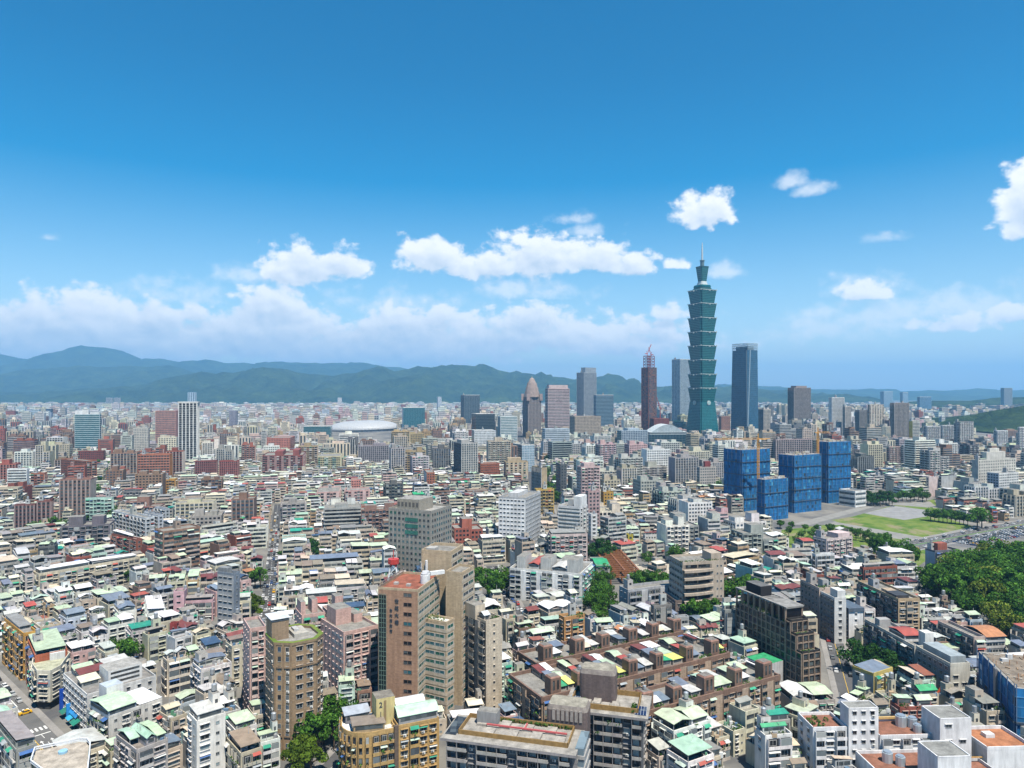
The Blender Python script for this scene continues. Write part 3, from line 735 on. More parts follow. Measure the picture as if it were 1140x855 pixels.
sheet('park_path', [pxpoly([(880, 584), (950, 566), (1000, 560), (1035, 558), (1045, 566), (995, 562), (955, 571), (925, 580), (1027, 598), (1085, 586), (1095, 590), (1030, 604), (985, 598), (938, 584.5)])], .013, (.21, .205, .19), 'asphalt')
LOTP = pxpoly([(1052, 606), (1085, 594), (1150, 580), (1165, 594), (1100, 606), (1080, 610)])
sheet('car_park', [LOTP], .024, (.13, .13, .135), 'asphalt')
SITE = pxpoly([(700, 655), (707, 628), (752, 628), (752, 655)])
sheet('building_site', [SITE], .03, (.38, .34, .28), 'asphalt')
PARK = [pxpoly(p) for p in ([(862, 612), (862, 583), (950, 563), (1040, 553), (1048, 575), (1095, 584), (1060, 640), (1000, 634), (955, 628), (948, 606)], [(1030, 660), (1050, 630), (1070, 600), (1180, 570), (1180, 742), (1120, 722), (1078, 702), (1040, 680)])]
PARK.append(pxpoly([(800, 596), (880, 592), (985, 562), (985, 545), (905, 555), (800, 578)])); PARK.append(SITE); PARK.append(pxpoly([(655, 705), (655, 640), (682, 630), (690, 705)]))

# mountains: ridged height fields with the skyline of the photograph
from mathutils import noise as mnoise
def ridge(name, pts, Yc, depth, seed, rough=1.0):
    pts = sorted(pts); nx, ny = 210, 26
    xs = [p[0] for p in pts]; ys = [p[1] for p in pts]
    v = []; f = []
    for j in range(ny + 1):
        tt = j / ny * 2 - 1; Y = Yc + tt * depth
        for i in range(nx + 1):
            px = xs[0] + (xs[-1] - xs[0]) * i / nx
            X = (px - CX) * Yc / FPX
            H = CAMH + (HOR - float(np.interp(px, xs, ys))) * Yc / FPX
            prof = max(0.0, 1 - abs(tt)) ** 0.8 if tt < 0 else max(0.0, 1 - tt)
            nz = mnoise.fractal(Vector((X * .0006, Y * .0009, seed)), .9, 2.1, 6)
            rg = 1 - abs(mnoise.fractal(Vector((X * .0011, Y * .0006, seed + 9)), .9, 2.0, 5)) * 1.6
            z = H * prof + (nz * 90 + (rg - .6) * 170) * rough * (0.25 if abs(tt) < .04 else 1) * min(1, (1 - abs(tt)) * 4) * min(1, H / 260)
            v.append((X, Y, max(-.5, z)))
    for j in range(ny):
        for i in range(nx):
            a = j * (nx + 1) + i; f.append((a, a + 1, a + nx + 2, a + nx + 1))
    mb = MB(); mb.v = v; mb.f = f; mb.c = [(1, 1, 1)] * len(f); mb.m = ['hill'] * len(f)
    o = mb.build(name); tag(o, kind='structure')
    o.data.polygons.foreach_set('use_smooth', [True] * len(f)); return o
ridge('mountain', [(-260, 420), (-120, 398), (-60, 405), (0, 394), (22, 399), (45, 402), (68, 395), (85, 390), (103, 387), (125, 388.5), (145, 396), (160, 401), (178, 399.5), (200, 404), (218, 403), (233, 401), (260, 404), (285, 406), (312, 402.5), (340, 404), (375, 404.5), (410, 405.5), (428, 409), (445, 410), (480, 414), (560, 424), (640, 434), (720, 436.5)], 15000, 3600, 1.0)
ridge('foothill', [(-200, 430), (0, 418), (40, 412), (90, 411), (140, 408), (190, 407), (215, 414), (250, 424), (300, 434), (360, 436.8)], 11500, 2400, 4.0, .8)
ridge('hill', [(-200, 436), (0, 438), (80, 437), (160, 433), (210, 428), (250, 420), (290, 413.5), (310, 411.5), (340, 415), (372, 417), (400, 414), (425, 411), (440, 414), (465, 406.5), (478, 408), (492, 405.5), (520, 408.5), (545, 410), (570, 414), (600, 417), (622, 420), (650, 424), (672, 422), (690, 426), (720, 428), (745, 430), (770, 431), (800, 431.5), (850, 433), (900, 436)], 9000, 2200, 7.0)
ridge('far_ridge', [(600, 436), (700, 432), (770, 430), (830, 429), (860, 430), (890, 434), (915, 433), (945, 435), (965, 432.5), (985, 433.5), (1000, 436), (1040, 435), (1080, 434), (1120, 435.5), (1180, 433), (1300, 430)], 14000, 2600, 11.0, .6)
ridge('park_hill', [(1040, 474), (1065, 465), (1090, 459), (1120, 454), (1145, 450), (1200, 446), (1260, 452)], 2450, 620, 15.0, .5)
ridge('low_hill', [(985, 452), (1010, 447), (1040, 445.5), (1080, 446), (1110, 443), (1150, 442), (1220, 441)], 5200, 900, 19.0, .3)

# ------------------------------------------------------------------ named buildings
TOPS = {}
def T(label, ref, geo, beta, st, stL=None, name='office_tower', cat='office building', top=None, kit=0, rc='concrete', W=None, D=None, h=None, Y=None, parapet=1.2, seed=0, plants=0, tower=True, finish=True, group=None, blankb=True, maxwin=100, topm='roofing'):
    x0, xc, x1, yt, yb = geo
    P, hh, w, d, poly = fit(x0, xc, x1, yt, yb, h, beta, W, D, Y)
    B = Bld(name, label, cat, P, group, seed, maxwin)
    L = stL or st
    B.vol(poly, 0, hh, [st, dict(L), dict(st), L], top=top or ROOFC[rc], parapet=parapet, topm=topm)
    FEET.append((poly, hh, ref)); TOPS[ref] = B.root; B.poly = poly; B.h = hh; B.P = P
    st_o = None
    for nm, x in roof_kit(B.r, poly, hh, ROOFC[rc], .0 if kit == 0 else .7, None, 0, tower=tower, tanks=1, plants=plants) if kit is not None else ():
        if nm == 'tank': put(unit_tank(), 'water_tank', st_o or B.root, B.loc(*x))
        elif nm != 'roof_shed' or kit:
            o = x.build(nm, B.root, (P[0], P[1], 0))
            if nm == 'stair_tower': st_o = o
    if finish: B.finish()
    return B
def S(kind, wall, **k): return dict(kind=kind, wall=WALLC.get(wall, wall) if isinstance(wall, str) else wall, **k)
def box_part(B, name, poly, z0, z1, col, m='wall', top=None, topm='roofing'):
    mb = MB(); mb.prism(poly, z0, z1, col, m, top or col, topm); return B.part(name, mb)

# --- the tall green tower of stacked flared segments
def flared_tower():
    Y = 1800.0; P = ((780.5 - CX) * Y / FPX, Y)
    beta = 25.5; side = 51.0; poly = quadpoly(P, side, side, beta)
    cx = sum(p[0] for p in poly) / 4; cyy = sum(p[1] for p in poly) / 4
    root = thing('skyscraper', 'very tall green glass skyscraper of eight stacked flared segments topped by a spire', 'skyscraper', (cx, cyy, 0))
    FEET.append((poly, 400, 'green flared skyscraper'))
    z = lambda y: CAMH - (y - HOR) * Y / FPX
    def sq(half, notch=.16):
        b = math.radians(beta); c, s = math.cos(b), math.sin(b); k = half * (1 - notch); pts = []
        for a, e in ((-k, -half), (k, -half), (k, -k), (half, -k), (half, k), (k, k), (k, half), (-k, half), (-k, k), (-half, k), (-half, -k), (-k, -k)): pts.append((a * c - e * s, a * s + e * c))
        return pts
    g = (.006, .09, .098); gl = (.018, .17, .17); dk = (.006, .06, .06); silver = (.4, .46, .45)
    b = MB(); b.loft(sq(32.5, .1), 0, sq(23.5, .1), z(447.5), g, 'curtain', dk)
    for i in range(1, 26):
        t = i / 26; h = 32.5 + (23.5 - 32.5) * t; zz = z(447.5) * t; b.loft(sq(h + .3, .1), zz, sq(h + .3, .1), zz + .7, gl, 'paint')
    bb = math.radians(beta)
    b.build('base_block', root)
    ys = [447.5, 431.2, 415.6, 399.6, 383.7, 368, 352.3, 336.3, 321]
    for i in range(8):
        z0, z1 = z(ys[i]), z(ys[i + 1]); m = MB(); h0, h1 = 22.6, 27.2
        m.loft(sq(h0), z0, sq(h1), z1 - 2.4, g, 'curtain', dk); m.loft(sq(h1 + .5), z1 - 2.4, sq(h1 + .5), z1 - 1.2, silver, 'paint'); m.loft(sq(h1 - 1.5), z1 - 1.2, sq(h1 - 3), z1 + .2, dk, 'paint')
        for k in range(1, 8):
            t = k / 8; h = h0 + (h1 - h0) * t + .32; zz = z0 + (z1 - 2.4 - z0) * t; m.loft(sq(h), zz - .45, sq(h), zz + .45, gl, 'paint')
        for (dx, dy) in ((0, -1), (-1, 0), (1, 0), (0, 1)):        # ornaments on each face
            X = dx * (h1 + .8) ; E = dy * (h1 + .8); c, s_ = math.cos(bb), math.sin(bb); q = (X * c - E * s_, X * s_ + E * c); m.cyl(q[0], q[1], z1 - 5, z1 - 1.5, 2.2, silver, 'paint', 8)
            for sg in (-.42, 0.42):
                X2, E2 = X + (0 if dx else sg * h1 * 1.0), E + (0 if dy else sg * h1); q = (X2 * c - E2 * s_, X2 * s_ + E2 * c); m.cyl(q[0], q[1], z1 - 3.5, z1 - 1.6, 1.1, silver, 'paint', 6)
        for sg in ((-1, -1), (1, -1), (-1, 1), (1, 1)):
            X, E = sg[0] * h1 * .93, sg[1] * h1 * .93; c, s_ = math.cos(bb), math.sin(bb); q = (X * c - E * s_, X * s_ + E * c); m.cyl(q[0], q[1], z1 - 3, z1 + .5, 1.3, silver, 'paint', 6)
        m.build('segment', root)
    for (dx, dy) in ((0, -1), (-1, 0), (1, 0), (0, 1)):            # round medallions over the base
        c, s_ = math.cos(bb), math.sin(bb); m = MB(); zc = z(448.5); R = 5.6
        n = (dx * c - dy * s_, dx * s_ + dy * c); t = (-n[1], n[0]); o = (n[0] * 24.5, n[1] * 24.5)
        for r0, d0, cc in ((R, 1.6, silver), (R * .62, 2.0, (.3, .45, .43))):
            pts = [(math.cos(a) * r0, math.sin(a) * r0) for a in [i * math.pi / 10 for i in range(20)]]
            fr = [(o[0] + n[0] * d0 + t[0] * u, o[1] + n[1] * d0 + t[1] * u, zc + w) for u, w in pts]; bk = [(o[0] + t[0] * u, o[1] + t[1] * u, zc + w) for u, w in pts]
            m.face(fr, cc, 'paint')
            for i in range(20): m.face([bk[i], bk[(i + 1) % 20], fr[(i + 1) % 20], fr[i]], cc, 'paint')
        m.build('medallion', root)
    m = MB(); m.loft(sq(20), z(321), sq(15), z(318), dk, 'paint'); m.loft(sq(17), z(318), sq(15.5), z(315.5), g, 'curtain'); m.loft(sq(11), z(315.5), sq(8), z(311), silver, 'paint'); m.build('crown_base', root)
    m = MB(); m.loft(sq(8), z(311.5), sq(12), z(295.5), g, 'curtain', dk); m.loft(sq(12.4), z(295.5), sq(12.4), z(294.3), dk, 'paint')
    for k in range(1, 7): h = 8 + 4 * k / 7 + .2; zz = z(311.5) + (z(295.5) - z(311.5)) * k / 7; m.loft(sq(h), zz - .4, sq(h), zz + .4, gl, 'paint')
    m.build('upper_block', root)
    m = MB(); m.cyl(0, 0, z(294.3), z(288), 5.2, (.10, .16, .18), 'paint', 10); m.cyl(0, 0, z(288), z(287), 6.4, (.10, .16, .18), 'paint', 10); m.build('pinnacle', root)
    m = MB(); m.cyl(0, 0, z(287), z(275), 2.4, (.45, .5, .52), 'paint', 8, 2.0); m.cyl(0, 0, z(275), z(267), 2.0, (.45, .5, .52), 'paint', 8, .8); m.build('spire', root)
flared_tower()

def tapered_tower():
    B = Bld('office_tower', 'dark blue glass tower with tapered faceted sides beside the green flared skyscraper', 'skyscraper', fit(811, 832, 844, 382, Y=1880, beta=28)[0])
    P, h, W_, D_, poly = fit(811, 832, 844.5, 382, Y=1880, beta=28)
    FEET.append((poly, h, 'dark blue tapered tower'))
    b = MB(); x = shrink(poly, 0); topq = [tuple(poly[0][i] * .0 + (sub(poly, .06, .98, .05, .93)[j][i]) for i in (0, 1)) for j in range(4)]
    gc = (.022, .085, .15)
    b.loft(poly, 0, topq, h * .93, gc, 'curtain', (.05, .06, .08), 'paint')
    n = 44
    for i in range(n):
        t = (i + .5) / n; q = [tuple(poly[j][k] + (topq[j][k] - poly[j][k]) * t for k in (0, 1)) for j in range(4)]; q = shrink(q, -.12)
        b.loft(q, h * .93 * t - .5, q, h * .93 * t + .5, (.03, .08, .13), 'paint', cap=False)
    f = MB(); 
    for j in (0,):
        pts = [poly[j], topq[j]]; 
        f.bar((*poly[0], 0), (*sub(topq, .28, .28, 0, 0)[0], h * .93), 1.2, (.3, .38, .44)); f.bar((*poly[0], 0), (*sub(topq, 0, 0, .04, .04)[0], h * .93), 1.0, (.10, .14, .18))
    B.part('facet_edge', f)
    B.part('tower_block', b)
    c = MB()
    for u in range(13):
        for e in (0, 3):
            p, q = topq[e], topq[(e + 1) % 4]; w = (p[0] + (q[0] - p[0]) * u / 12, p[1] + (q[1] - p[1]) * u / 12); c.bar((*w, h * .93), (*w, h), .5, (.25, .34, .40))
    for e in range(4):
        for zz in (h * .955, h * .98, h): p, q = topq[e], topq[(e + 1) % 4]; c.bar((*p, zz), (*q, zz), .5, (.25, .34, .40))
    c.prism(sub(topq, .15, .85, .15, .85), h * .93, h * .97, (.03, .06, .09), 'curtain')
    B.part('crown_screen', c)
tapered_tower()

def unfinished_tower():
    P, h, W_, D_, poly = fit(714, 722, 731, 409, Y=1750, beta=35)
    B = Bld('unfinished_tower', 'unfinished dark tower with red steel frame on top, in front of the mountains', 'skyscraper', P)
    FEET.append((poly, h, 'unfinished red steel tower'))
    B.near = False
    B.vol(poly, 0, h, dict(kind='pier', wall=(.12, .09, .085), trim=(.22, .075, .06), fh=4.2, bay=4.5, pw=.4, rel=.5, glasses=('dark', 'blue', 'mid', (.2, .1, .07))), parapet=0)
    B.finish()
    s = MB(); q = sub(poly, .15, .85, .15, .85); ht = CAMH - (396 - HOR) * 1750 / FPX
    for k in range(5):
        zz = h + (ht - h) * k / 4
        for i in range(4):
            s.bar((*q[i], zz), (*q[(i + 1) % 4], zz), .55, (.20, .045, .04))
            if k < 4: s.bar((*q[i], zz), (*q[i], h + (ht - h) * (k + 1) / 4), .7, (.20, .045, .04)); s.bar((*q[i], zz), (*q[(i + 1) % 4], h + (ht - h) * (k + 1) / 4), .35, (.20, .045, .04))
    for u in (.35, .65):
        for v in (.35, .65): c = sub(q, u, u, v, v)[0]; s.bar((*c, h - 3), (*c, ht), .8, (.20, .045, .04))
    B.part('steel_frame', s)
    pod = MB(); pp, ph, _, _, pq = fit(718, 728, 745, 466, Y=1735, beta=20)
    pod.prism(pq, 0, ph, (.14, .05, .045), 'wall'); B.part('podium', pod)
    return q, ht
UQ, UH = unfinished_tower()
def luffing_crane(x, y, z0, hmast, jl, ang, az, label, col=(.42, .05, .04)):
    r = thing('luffing_crane', label, 'crane', (x, y, z0)); m = MB()
    m.bar((0, 0, 0), (0, 0, hmast), .7, col); m.build('mast', r)
    j = MB(); d = (math.cos(az), math.sin(az)); tip = (d[0] * jl * math.cos(ang), d[1] * jl * math.cos(ang), hmast + jl * math.sin(ang))
    j.bar((0, 0, hmast), tip, .55, col); j.bar((0, 0, hmast + 6), (tip[0] * .97, tip[1] * .97, tip[2]), .15, (.2, .2, .2)); j.build('jib', r)
    c = MB(); c.bar((0, 0, hmast), (-d[0] * 6, -d[1] * 6, hmast + 1), .8, col); c.bar((-d[0] * 2, -d[1] * 2, hmast), (-d[0] * 1, -d[1] * 1, hmast + 8), .35, col); c.build('counter_jib', r)
c = sub(UQ, .2, .2, .5, .5)[0]; luffing_crane(c[0], c[1], UH, 5, 27, 1.15, .3, 'red luffing crane atop the unfinished steel tower, its jib leaning inward')
c = sub(UQ, .85, .85, .5, .5)[0]; luffing_crane(c[0], c[1], UH, 3, 20, 1.25, 2.6, 'shorter red crane at the edge of the unfinished steel tower top')
luffing_crane((735 - CX) * 1760 / FPX, 1760, 44, 40, 32, 1.2, 2.2, 'thin red crane rising from the low podium beside the unfinished tower')

# --- skyline towers (label, short reference, (x0, xc, x1, top row, base row), beta, right style, left style, extra)
def tower_row(rows):
    for r in rows:
        k = r[6] if len(r) > 6 else {}
        T(r[0], r[1], (*r[2], None) if len(r[2]) == 4 else r[2], r[3], r[4], r[5], **k)
tower_row([
 ('pale grey slender glass tower standing just behind the green flared skyscraper', 'slender pale glass tower', (748, 757, 768, 400), 35, S('curtain', 'white', glass=(.16, .22, .27), vbay=5, vline=(.55, .6, .62), fh=4), S('curtain', 'white', glass=(.20, .27, .32), vbay=9, fh=4), dict(Y=2050)),
 ('grey glass office tower with stepped shoulder beside the pink block', 'grey stepped glass tower', (642, 650, 664, 415), 40, S('pier', (.33, .36, .39), bay=4, fh=4, glass='blue', rel=.5), S('pier', (.24, .28, .32), bay=5, fh=4, glass='blue', rel=.5), dict(Y=2250)),
 ('blue glass slab office block below the grey stepped tower', 'blue glass slab', (661, 663.5, 683, 440), 20, S('curtain', 'white', glass=(.035, .08, .12), fh=4.2, line=(.2, .27, .32), lw=.6), None, dict(Y=2150)),
 ('pink granite office block with dark arcade windows along its top', 'pink office block with arcade', (607, 610, 634, 433), 25, S('band', (.52, .37, .36), fh=3.9, glasses=('mid', 'dark'), pane=20), S('band', (.42, .3, .29), fh=3.9, pane=20), dict(Y=1850, kit=None)),
 ('long beige stone hotel with rows of small windows', 'long beige hotel', (634, 640, 669, 464), 20, S('grid', (.36, .30, .24), fh=3.5, bay=3.8, ww=.6, wh=.45), None, dict(Y=1700, name='hotel', cat='hotel')),
 ('pale blue striped office block in front of the pink office block', 'pale blue striped block', (604, 607, 634, 478), 12, S('band', (.45, .52, .58), fh=3.8, glass='mid', pane=30, wh=.4), None, dict(Y=1500)),
 ('dark green glass office block with white horizontal bands', 'dark banded office block', (610, 615, 637, 493), 15, S('band', (.30, .36, .35), fh=3.8, glass='black', pane=30, wh=.62), None, dict(Y=1230)),
 ('tall dark glass office tower behind the square black glass block', 'tall dark glass tower', (513, 517, 534, 440), 25, S('curtain', 'white', glass=(.03, .06, .08), fh=4, vbay=6, line=(.2, .22, .24)), None, dict(Y=2350)),
 ('square black glass office block in front of the tall dark glass tower', 'black glass office block', (525, 530, 551, 461), 20, S('curtain', 'white', glass=(.018, .03, .04), fh=4, line=(.10, .12, .13)), None, dict(Y=1800)),
 ('white office block with dark window bands at the foot of the black glass block', 'white banded office block', (525, 528, 552, 480), 10, S('grid', (.66, .68, .68), fh=3.6, bay=3, ww=.62, wh=.55, glasses=('mid', 'dark')), None, dict(Y=1560)),
 ('pale green-white tower with fine horizontal stripes beside the domed brown tower', 'finely striped white tower', (554, 557, 576, 464), 15, S('band', (.6, .64, .62), fh=3.6, glass='teal', pane=30, wh=.42), S('blank', (.3, .33, .33)), dict(Y=1620)),
 ('pair of green glass office slabs with a white end wall behind the dome', 'green glass twin slabs', (443, 449, 473, 454), 12, S('curtain', 'white', glass=(.02, .10, .13), fh=4, line=(.10, .22, .25), vbay=5), S('blank', (.6, .63, .64)), dict(Y=2150)),
 ('mauve twin apartment block with gridded facade among low roofs before the dome', 'mauve gridded apartment towers', (392, 399, 433, 497), 14, S('pier', (.26, .23, .25), fh=3.3, bay=3.2, rel=.5, glass='dark'), S('grid', (.2, .18, .2), fh=3.3), dict(Y=1180, name='apartment_tower', cat='apartment tower')),
 ('yellowish apartment block with green vertical strips of balconies', 'yellow block with green strips', (351, 354, 379, 509), 12, S('balc', (.50, .45, .28), pat='BWWB', fh=3.2, bay=3, rail=(.25, .42, .33)), None, dict(Y=1080, name='apartment_block', cat='apartment block')),
 ('dark red brick apartment block with stepped roof at the edge of the low roofs', 'dark red stepped block', (285, 292, 337, 508), 12, S('balc', (.22, .075, .065), pat='BWP', fh=3.2, bay=3.2), None, dict(Y=1040, name='apartment_block', cat='apartment block', kit=0)),
 ('bright pink-orange office block beside the maroon one, under the dome', 'salmon office block', (285, 297, 323, 488), 8, S('grid', (.5, .2, .15), fh=3.5, bay=3.3), None, dict(Y=1450)),
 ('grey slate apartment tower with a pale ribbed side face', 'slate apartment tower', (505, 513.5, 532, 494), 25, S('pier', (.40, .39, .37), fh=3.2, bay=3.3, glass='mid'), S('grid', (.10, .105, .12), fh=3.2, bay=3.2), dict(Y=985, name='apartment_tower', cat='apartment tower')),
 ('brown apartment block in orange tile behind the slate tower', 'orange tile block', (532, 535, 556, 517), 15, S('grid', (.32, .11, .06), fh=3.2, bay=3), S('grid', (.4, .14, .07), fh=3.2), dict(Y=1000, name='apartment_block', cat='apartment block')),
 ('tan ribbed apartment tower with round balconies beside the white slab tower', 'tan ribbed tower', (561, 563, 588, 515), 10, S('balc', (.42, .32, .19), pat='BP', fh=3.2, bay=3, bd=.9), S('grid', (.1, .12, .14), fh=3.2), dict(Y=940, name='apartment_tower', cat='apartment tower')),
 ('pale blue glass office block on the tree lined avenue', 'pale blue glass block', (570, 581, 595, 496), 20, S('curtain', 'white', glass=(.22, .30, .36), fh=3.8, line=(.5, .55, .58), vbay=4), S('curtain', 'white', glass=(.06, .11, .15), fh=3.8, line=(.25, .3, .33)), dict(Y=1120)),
 ('blue grey office cluster with green pyramid tops below the unfinished tower', 'blue grey cluster', (687, 692, 721, 480), 18, S('pier', (.36, .43, .49), fh=3.6, bay=4, glass='blue', rel=.4), S('curtain', 'white', glass=(.03, .12, .13), fh=3.6), dict(Y=1500)),
 ('brown twin topped apartment tower standing alone beyond the blue wrapped towers', 'brown apartment tower', (877, 884, 902.5, 432), 25, S('pier', (.27, .22, .20), fh=3.4, bay=4, rel=.8, glass='dark'), S('pier', (.22, .18, .165), fh=3.4, bay=4, rel=.8), dict(Y=1950, name='apartment_tower', cat='apartment tower')),
 ('white slim residential tower with grey side, tallest of its group', 'white slim residential tower', (922.5, 926, 940, 443), 20, S('pier', (.64, .64, .63), fh=3.3, bay=3.6, rel=.6, glass='mid'), S('blank', (.6, .6, .6)), dict(Y=1750, name='apartment_tower', cat='apartment tower')),
 ('beige residential tower attached beside the white slim tower', 'beige residential tower', (938, 941, 947.5, 453), 20, S('pier', (.46, .40, .35), fh=3.3, bay=3.4, rel=.6, glass='mid'), None, dict(Y=1730, name='apartment_tower', cat='apartment tower')),
 ('dark grey residential tower between the beige tower and the tan gridded one', 'dark grey residential tower', (952, 957, 967, 457), 25, S('pier', (.24, .22, .21), fh=3.3, bay=3.4, rel=.6), None, dict(Y=1780, name='apartment_tower', cat='apartment tower')),
 ('tan gridded residential tower with cream window frames', 'tan gridded residential tower', (966, 968, 984, 451), 15, S('balc', (.46, .40, .32), pat='BP', fh=3.3, bay=3.6, bd=1), None, dict(Y=1720, name='apartment_tower', cat='apartment tower')),
 ('brown ribbed residential tower with flat top beside the tan gridded tower', 'brown ribbed residential tower', (991, 996, 1012, 449), 20, S('pier', (.33, .28, .25), fh=3.3, bay=4, rel=.9), None, dict(Y=1700, name='apartment_tower', cat='apartment tower')),
 ('white apartment slab with curved grey balconies next to a plainer grey slab', 'white slab with grey balconies', (1028, 1032, 1047, 475), 20, S('balc', (.56, .56, .56), pat='BW', fh=3.2, bay=3.2, rail=(.3, .33, .36)), None, dict(Y=1480, name='apartment_tower', cat='apartment tower')),
 ('grey apartment slab next to the white one with grey balconies', 'grey apartment slab', (1046, 1049, 1062, 474), 20, S('balc', (.48, .48, .48), pat='BW', fh=3.2, bay=3.2, rail=(.26, .3, .33)), None, dict(Y=1520, name='apartment_tower', cat='apartment tower')),
 ('dark grey apartment tower with white balcony edges and stepped roof', 'dark tower with white balconies', (1062, 1068, 1084, 470), 20, S('balc', (.2, .2, .205), pat='BP', fh=3.2, bay=3.2, rail=(.5, .5, .49)), None, dict(Y=1430, name='apartment_tower', cat='apartment tower')),
 ('white apartment block with stepped top at the foot of the wooded hill', 'white block at wooded hill', (1106, 1110, 1122, 480), 15, S('balc', (.6, .6, .6), pat='BW', fh=3.2), None, dict(Y=1560, name='apartment_block', cat='apartment block')),
 ('tall white apartment tower cut off by the frame beside the far wooded hill', 'white tower by the far hill', (1133, 1134.5, 1150, 476), 12, S('balc', (.6, .6, .6), pat='BW', fh=3.2), None, dict(Y=1400, name='apartment_tower', cat='apartment tower')),
 ('teal glass office block with white stepped crown among grey blocks', 'teal office block with white crown', (81, 83, 111, 462), 14, S('band', (.35, .45, .47), fh=3.8, glass='teal', pane=30, wh=.6), None, dict(Y=1380)),
 ('pink brown office slab with a pink side column behind the white-ribbed tower', 'pink office slab', (170, 173, 196, 458), 14, S('grid', (.38, .20, .17), fh=3.6, bay=2.6, ww=.7, wh=.5, glass='mid'), S('blank', (.5, .24, .2)), dict(Y=1400)),
 ('white ribbed tower with dark glass columns and an overhanging flat top', 'white-ribbed glass tower', (196, 198.5, 219.5, 449), 15, S('pier', (.62, .62, .6), fh=3.7, bay=5.2, pw=.75, rel=.8, glass='black', wh=.85), None, dict(Y=1175, kit=None)),
 ('beige grid apartment tower in front of the pink office slab', 'beige grid tower', (146, 148, 165, 477), 14, S('grid', (.5, .47, .42), fh=3.2, bay=2.8, ww=.6, wh=.5, glass='mid'), None, dict(Y=1340, name='apartment_tower', cat='apartment tower')),
 ('orange brick office block of even window bands with brighter end bays', 'orange brick office block', (149, 153, 189, 507), 12, S('grid', (.38, .14, .08), fh=3.4, bay=3.4, ww=.8, wh=.45, bands=True), S('blank', (.5, .2, .06)), dict(Y=940)),
 ('golden yellow apartment block in front of the orange brick office', 'golden yellow block', (178, 181, 195, 535), 12, S('balc', (.45, .24, .05), pat='BW', fh=3.2), None, dict(Y=850, name='apartment_block', cat='apartment block')),
 ('dark red tiled apartment block beside the white-ribbed tower', 'dark red tiled block', (215, 217, 241, 514), 10, S('grid', (.2, .06, .055), fh=3.3, bay=2.8, ww=.6, wh=.5, piers=True), None, dict(Y=1000, name='apartment_block', cat='apartment block')),
 ('second dark red tiled block with brown corners, next to a grey one', 'second red tiled block', (242, 244, 265, 514), 10, S('grid', (.25, .065, .055), fh=3.3, bay=2.8, ww=.6, wh=.5, piers=True), None, dict(Y=985, name='apartment_block', cat='apartment block')),
 ('dark red brick block with maroon roof line behind the tree street', 'maroon brick block', (84, 87, 115, 503), 12, S('grid', (.19, .06, .05), fh=3.3, bay=3), None, dict(Y=1190, name='apartment_block', cat='apartment block')),
 ('white office block with long black window stripes', 'white striped office block', (5, 8, 30, 523), 10, S('band', (.68, .68, .67), fh=3.4, glass='black', pane=30, wh=.4), S('blank', (.55, .55, .54)), dict(Y=850)),
 ('orange brown brick apartment block beside the white striped office', 'orange brown brick block', (30, 34, 49, 528), 12, S('balc', (.29, .105, .06), pat='BW', fh=3.2), None, dict(Y=820, name='apartment_block', cat='apartment block')),
 ('brown brick block with a balconied side at the start of the tree street', 'brown brick corner block', (64, 96, 108, 514), 60, S('balc', (.30, .12, .07), pat='BW', fh=3.2), S('grid', (.24, .09, .06), fh=3.2), dict(Y=920, name='apartment_block', cat='apartment block')),
 ('large brown ribbed apartment slab with a pale blank gable end', 'brown ribbed slab', (51, 66, 101, 535), 12, S('pier', (.25, .155, .13), fh=3.2, bay=3.4, rel=.9, pw=.7, glasses=('dark', 'mid')), S('blank', (.46, .37, .30)), dict(Y=655, name='apartment_block', cat='apartment block', rc='rust red', D=14)),
 ('lower dark maroon ribbed apartment block beside a taller maroon one', 'dark maroon ribbed block', (13, 16, 39, 563), 12, S('pier', (.17, .075, .07), fh=3.2, bay=3.0, rel=.7, pw=.6), S('grid', (.14, .07, .065), fh=3.2), dict(Y=620, name='apartment_block', cat='apartment block')),
 ('dark maroon ribbed block adjoining, with a taller flat tower', 'taller maroon ribbed block', (39, 41, 57, 559), 12, S('pier', (.2, .09, .08), fh=3.2, bay=3.0, rel=.7, pw=.6), None, dict(Y=625, name='apartment_block', cat='apartment block')),
 ('mint green apartment block with white edged balconies by the tree street', 'mint apartment block', (93, 95, 125, 556), 10, S('balc', (.36, .52, .45), pat='BWW', fh=3.2, bay=3, rail=(.45, .58, .52)), None, dict(Y=650, name='apartment_block', cat='apartment block')),
 ('charcoal apartment block with a bright red roof cap', 'charcoal block with red roof', (134, 137, 158, 548), 12, S('balc', (.22, .21, .21), pat='BW', fh=3.2, rail=(.5, .5, .5)), None, dict(Y=790, name='apartment_block', cat='apartment block', rc='red', kit=1)),
 ('grey slab tower with small paired windows standing alone among low roofs', 'lone grey slab tower', (242, 260, 267, 641), 66, S('grid', (.17, .20, .24), fh=3.1, bay=5, ww=.16, wh=.5), S('grid', (.34, .345, .35), fh=3.1, bay=3.4, frame=(.12, .12, .12), ww=.62, wh=.24, zc=.5, glass='dark'), dict(Y=362, name='apartment_tower', cat='apartment tower', kit=None)),  # right wall's darker blue grey paints its shaded side
 ('brown red six storey apartment block with orange brick corner tower', 'red brick six storey block', (124, 152, 158, 602), 55, S('grid', (.24, .085, .06), fh=3.1, bay=4), S('balc', (.34, .12, .075), pat='BWP', fh=3.1, bay=3.2, rail=(.36, .14, .09)), dict(Y=512, name='apartment_block', cat='apartment block', rc='white', kit=1)),
])

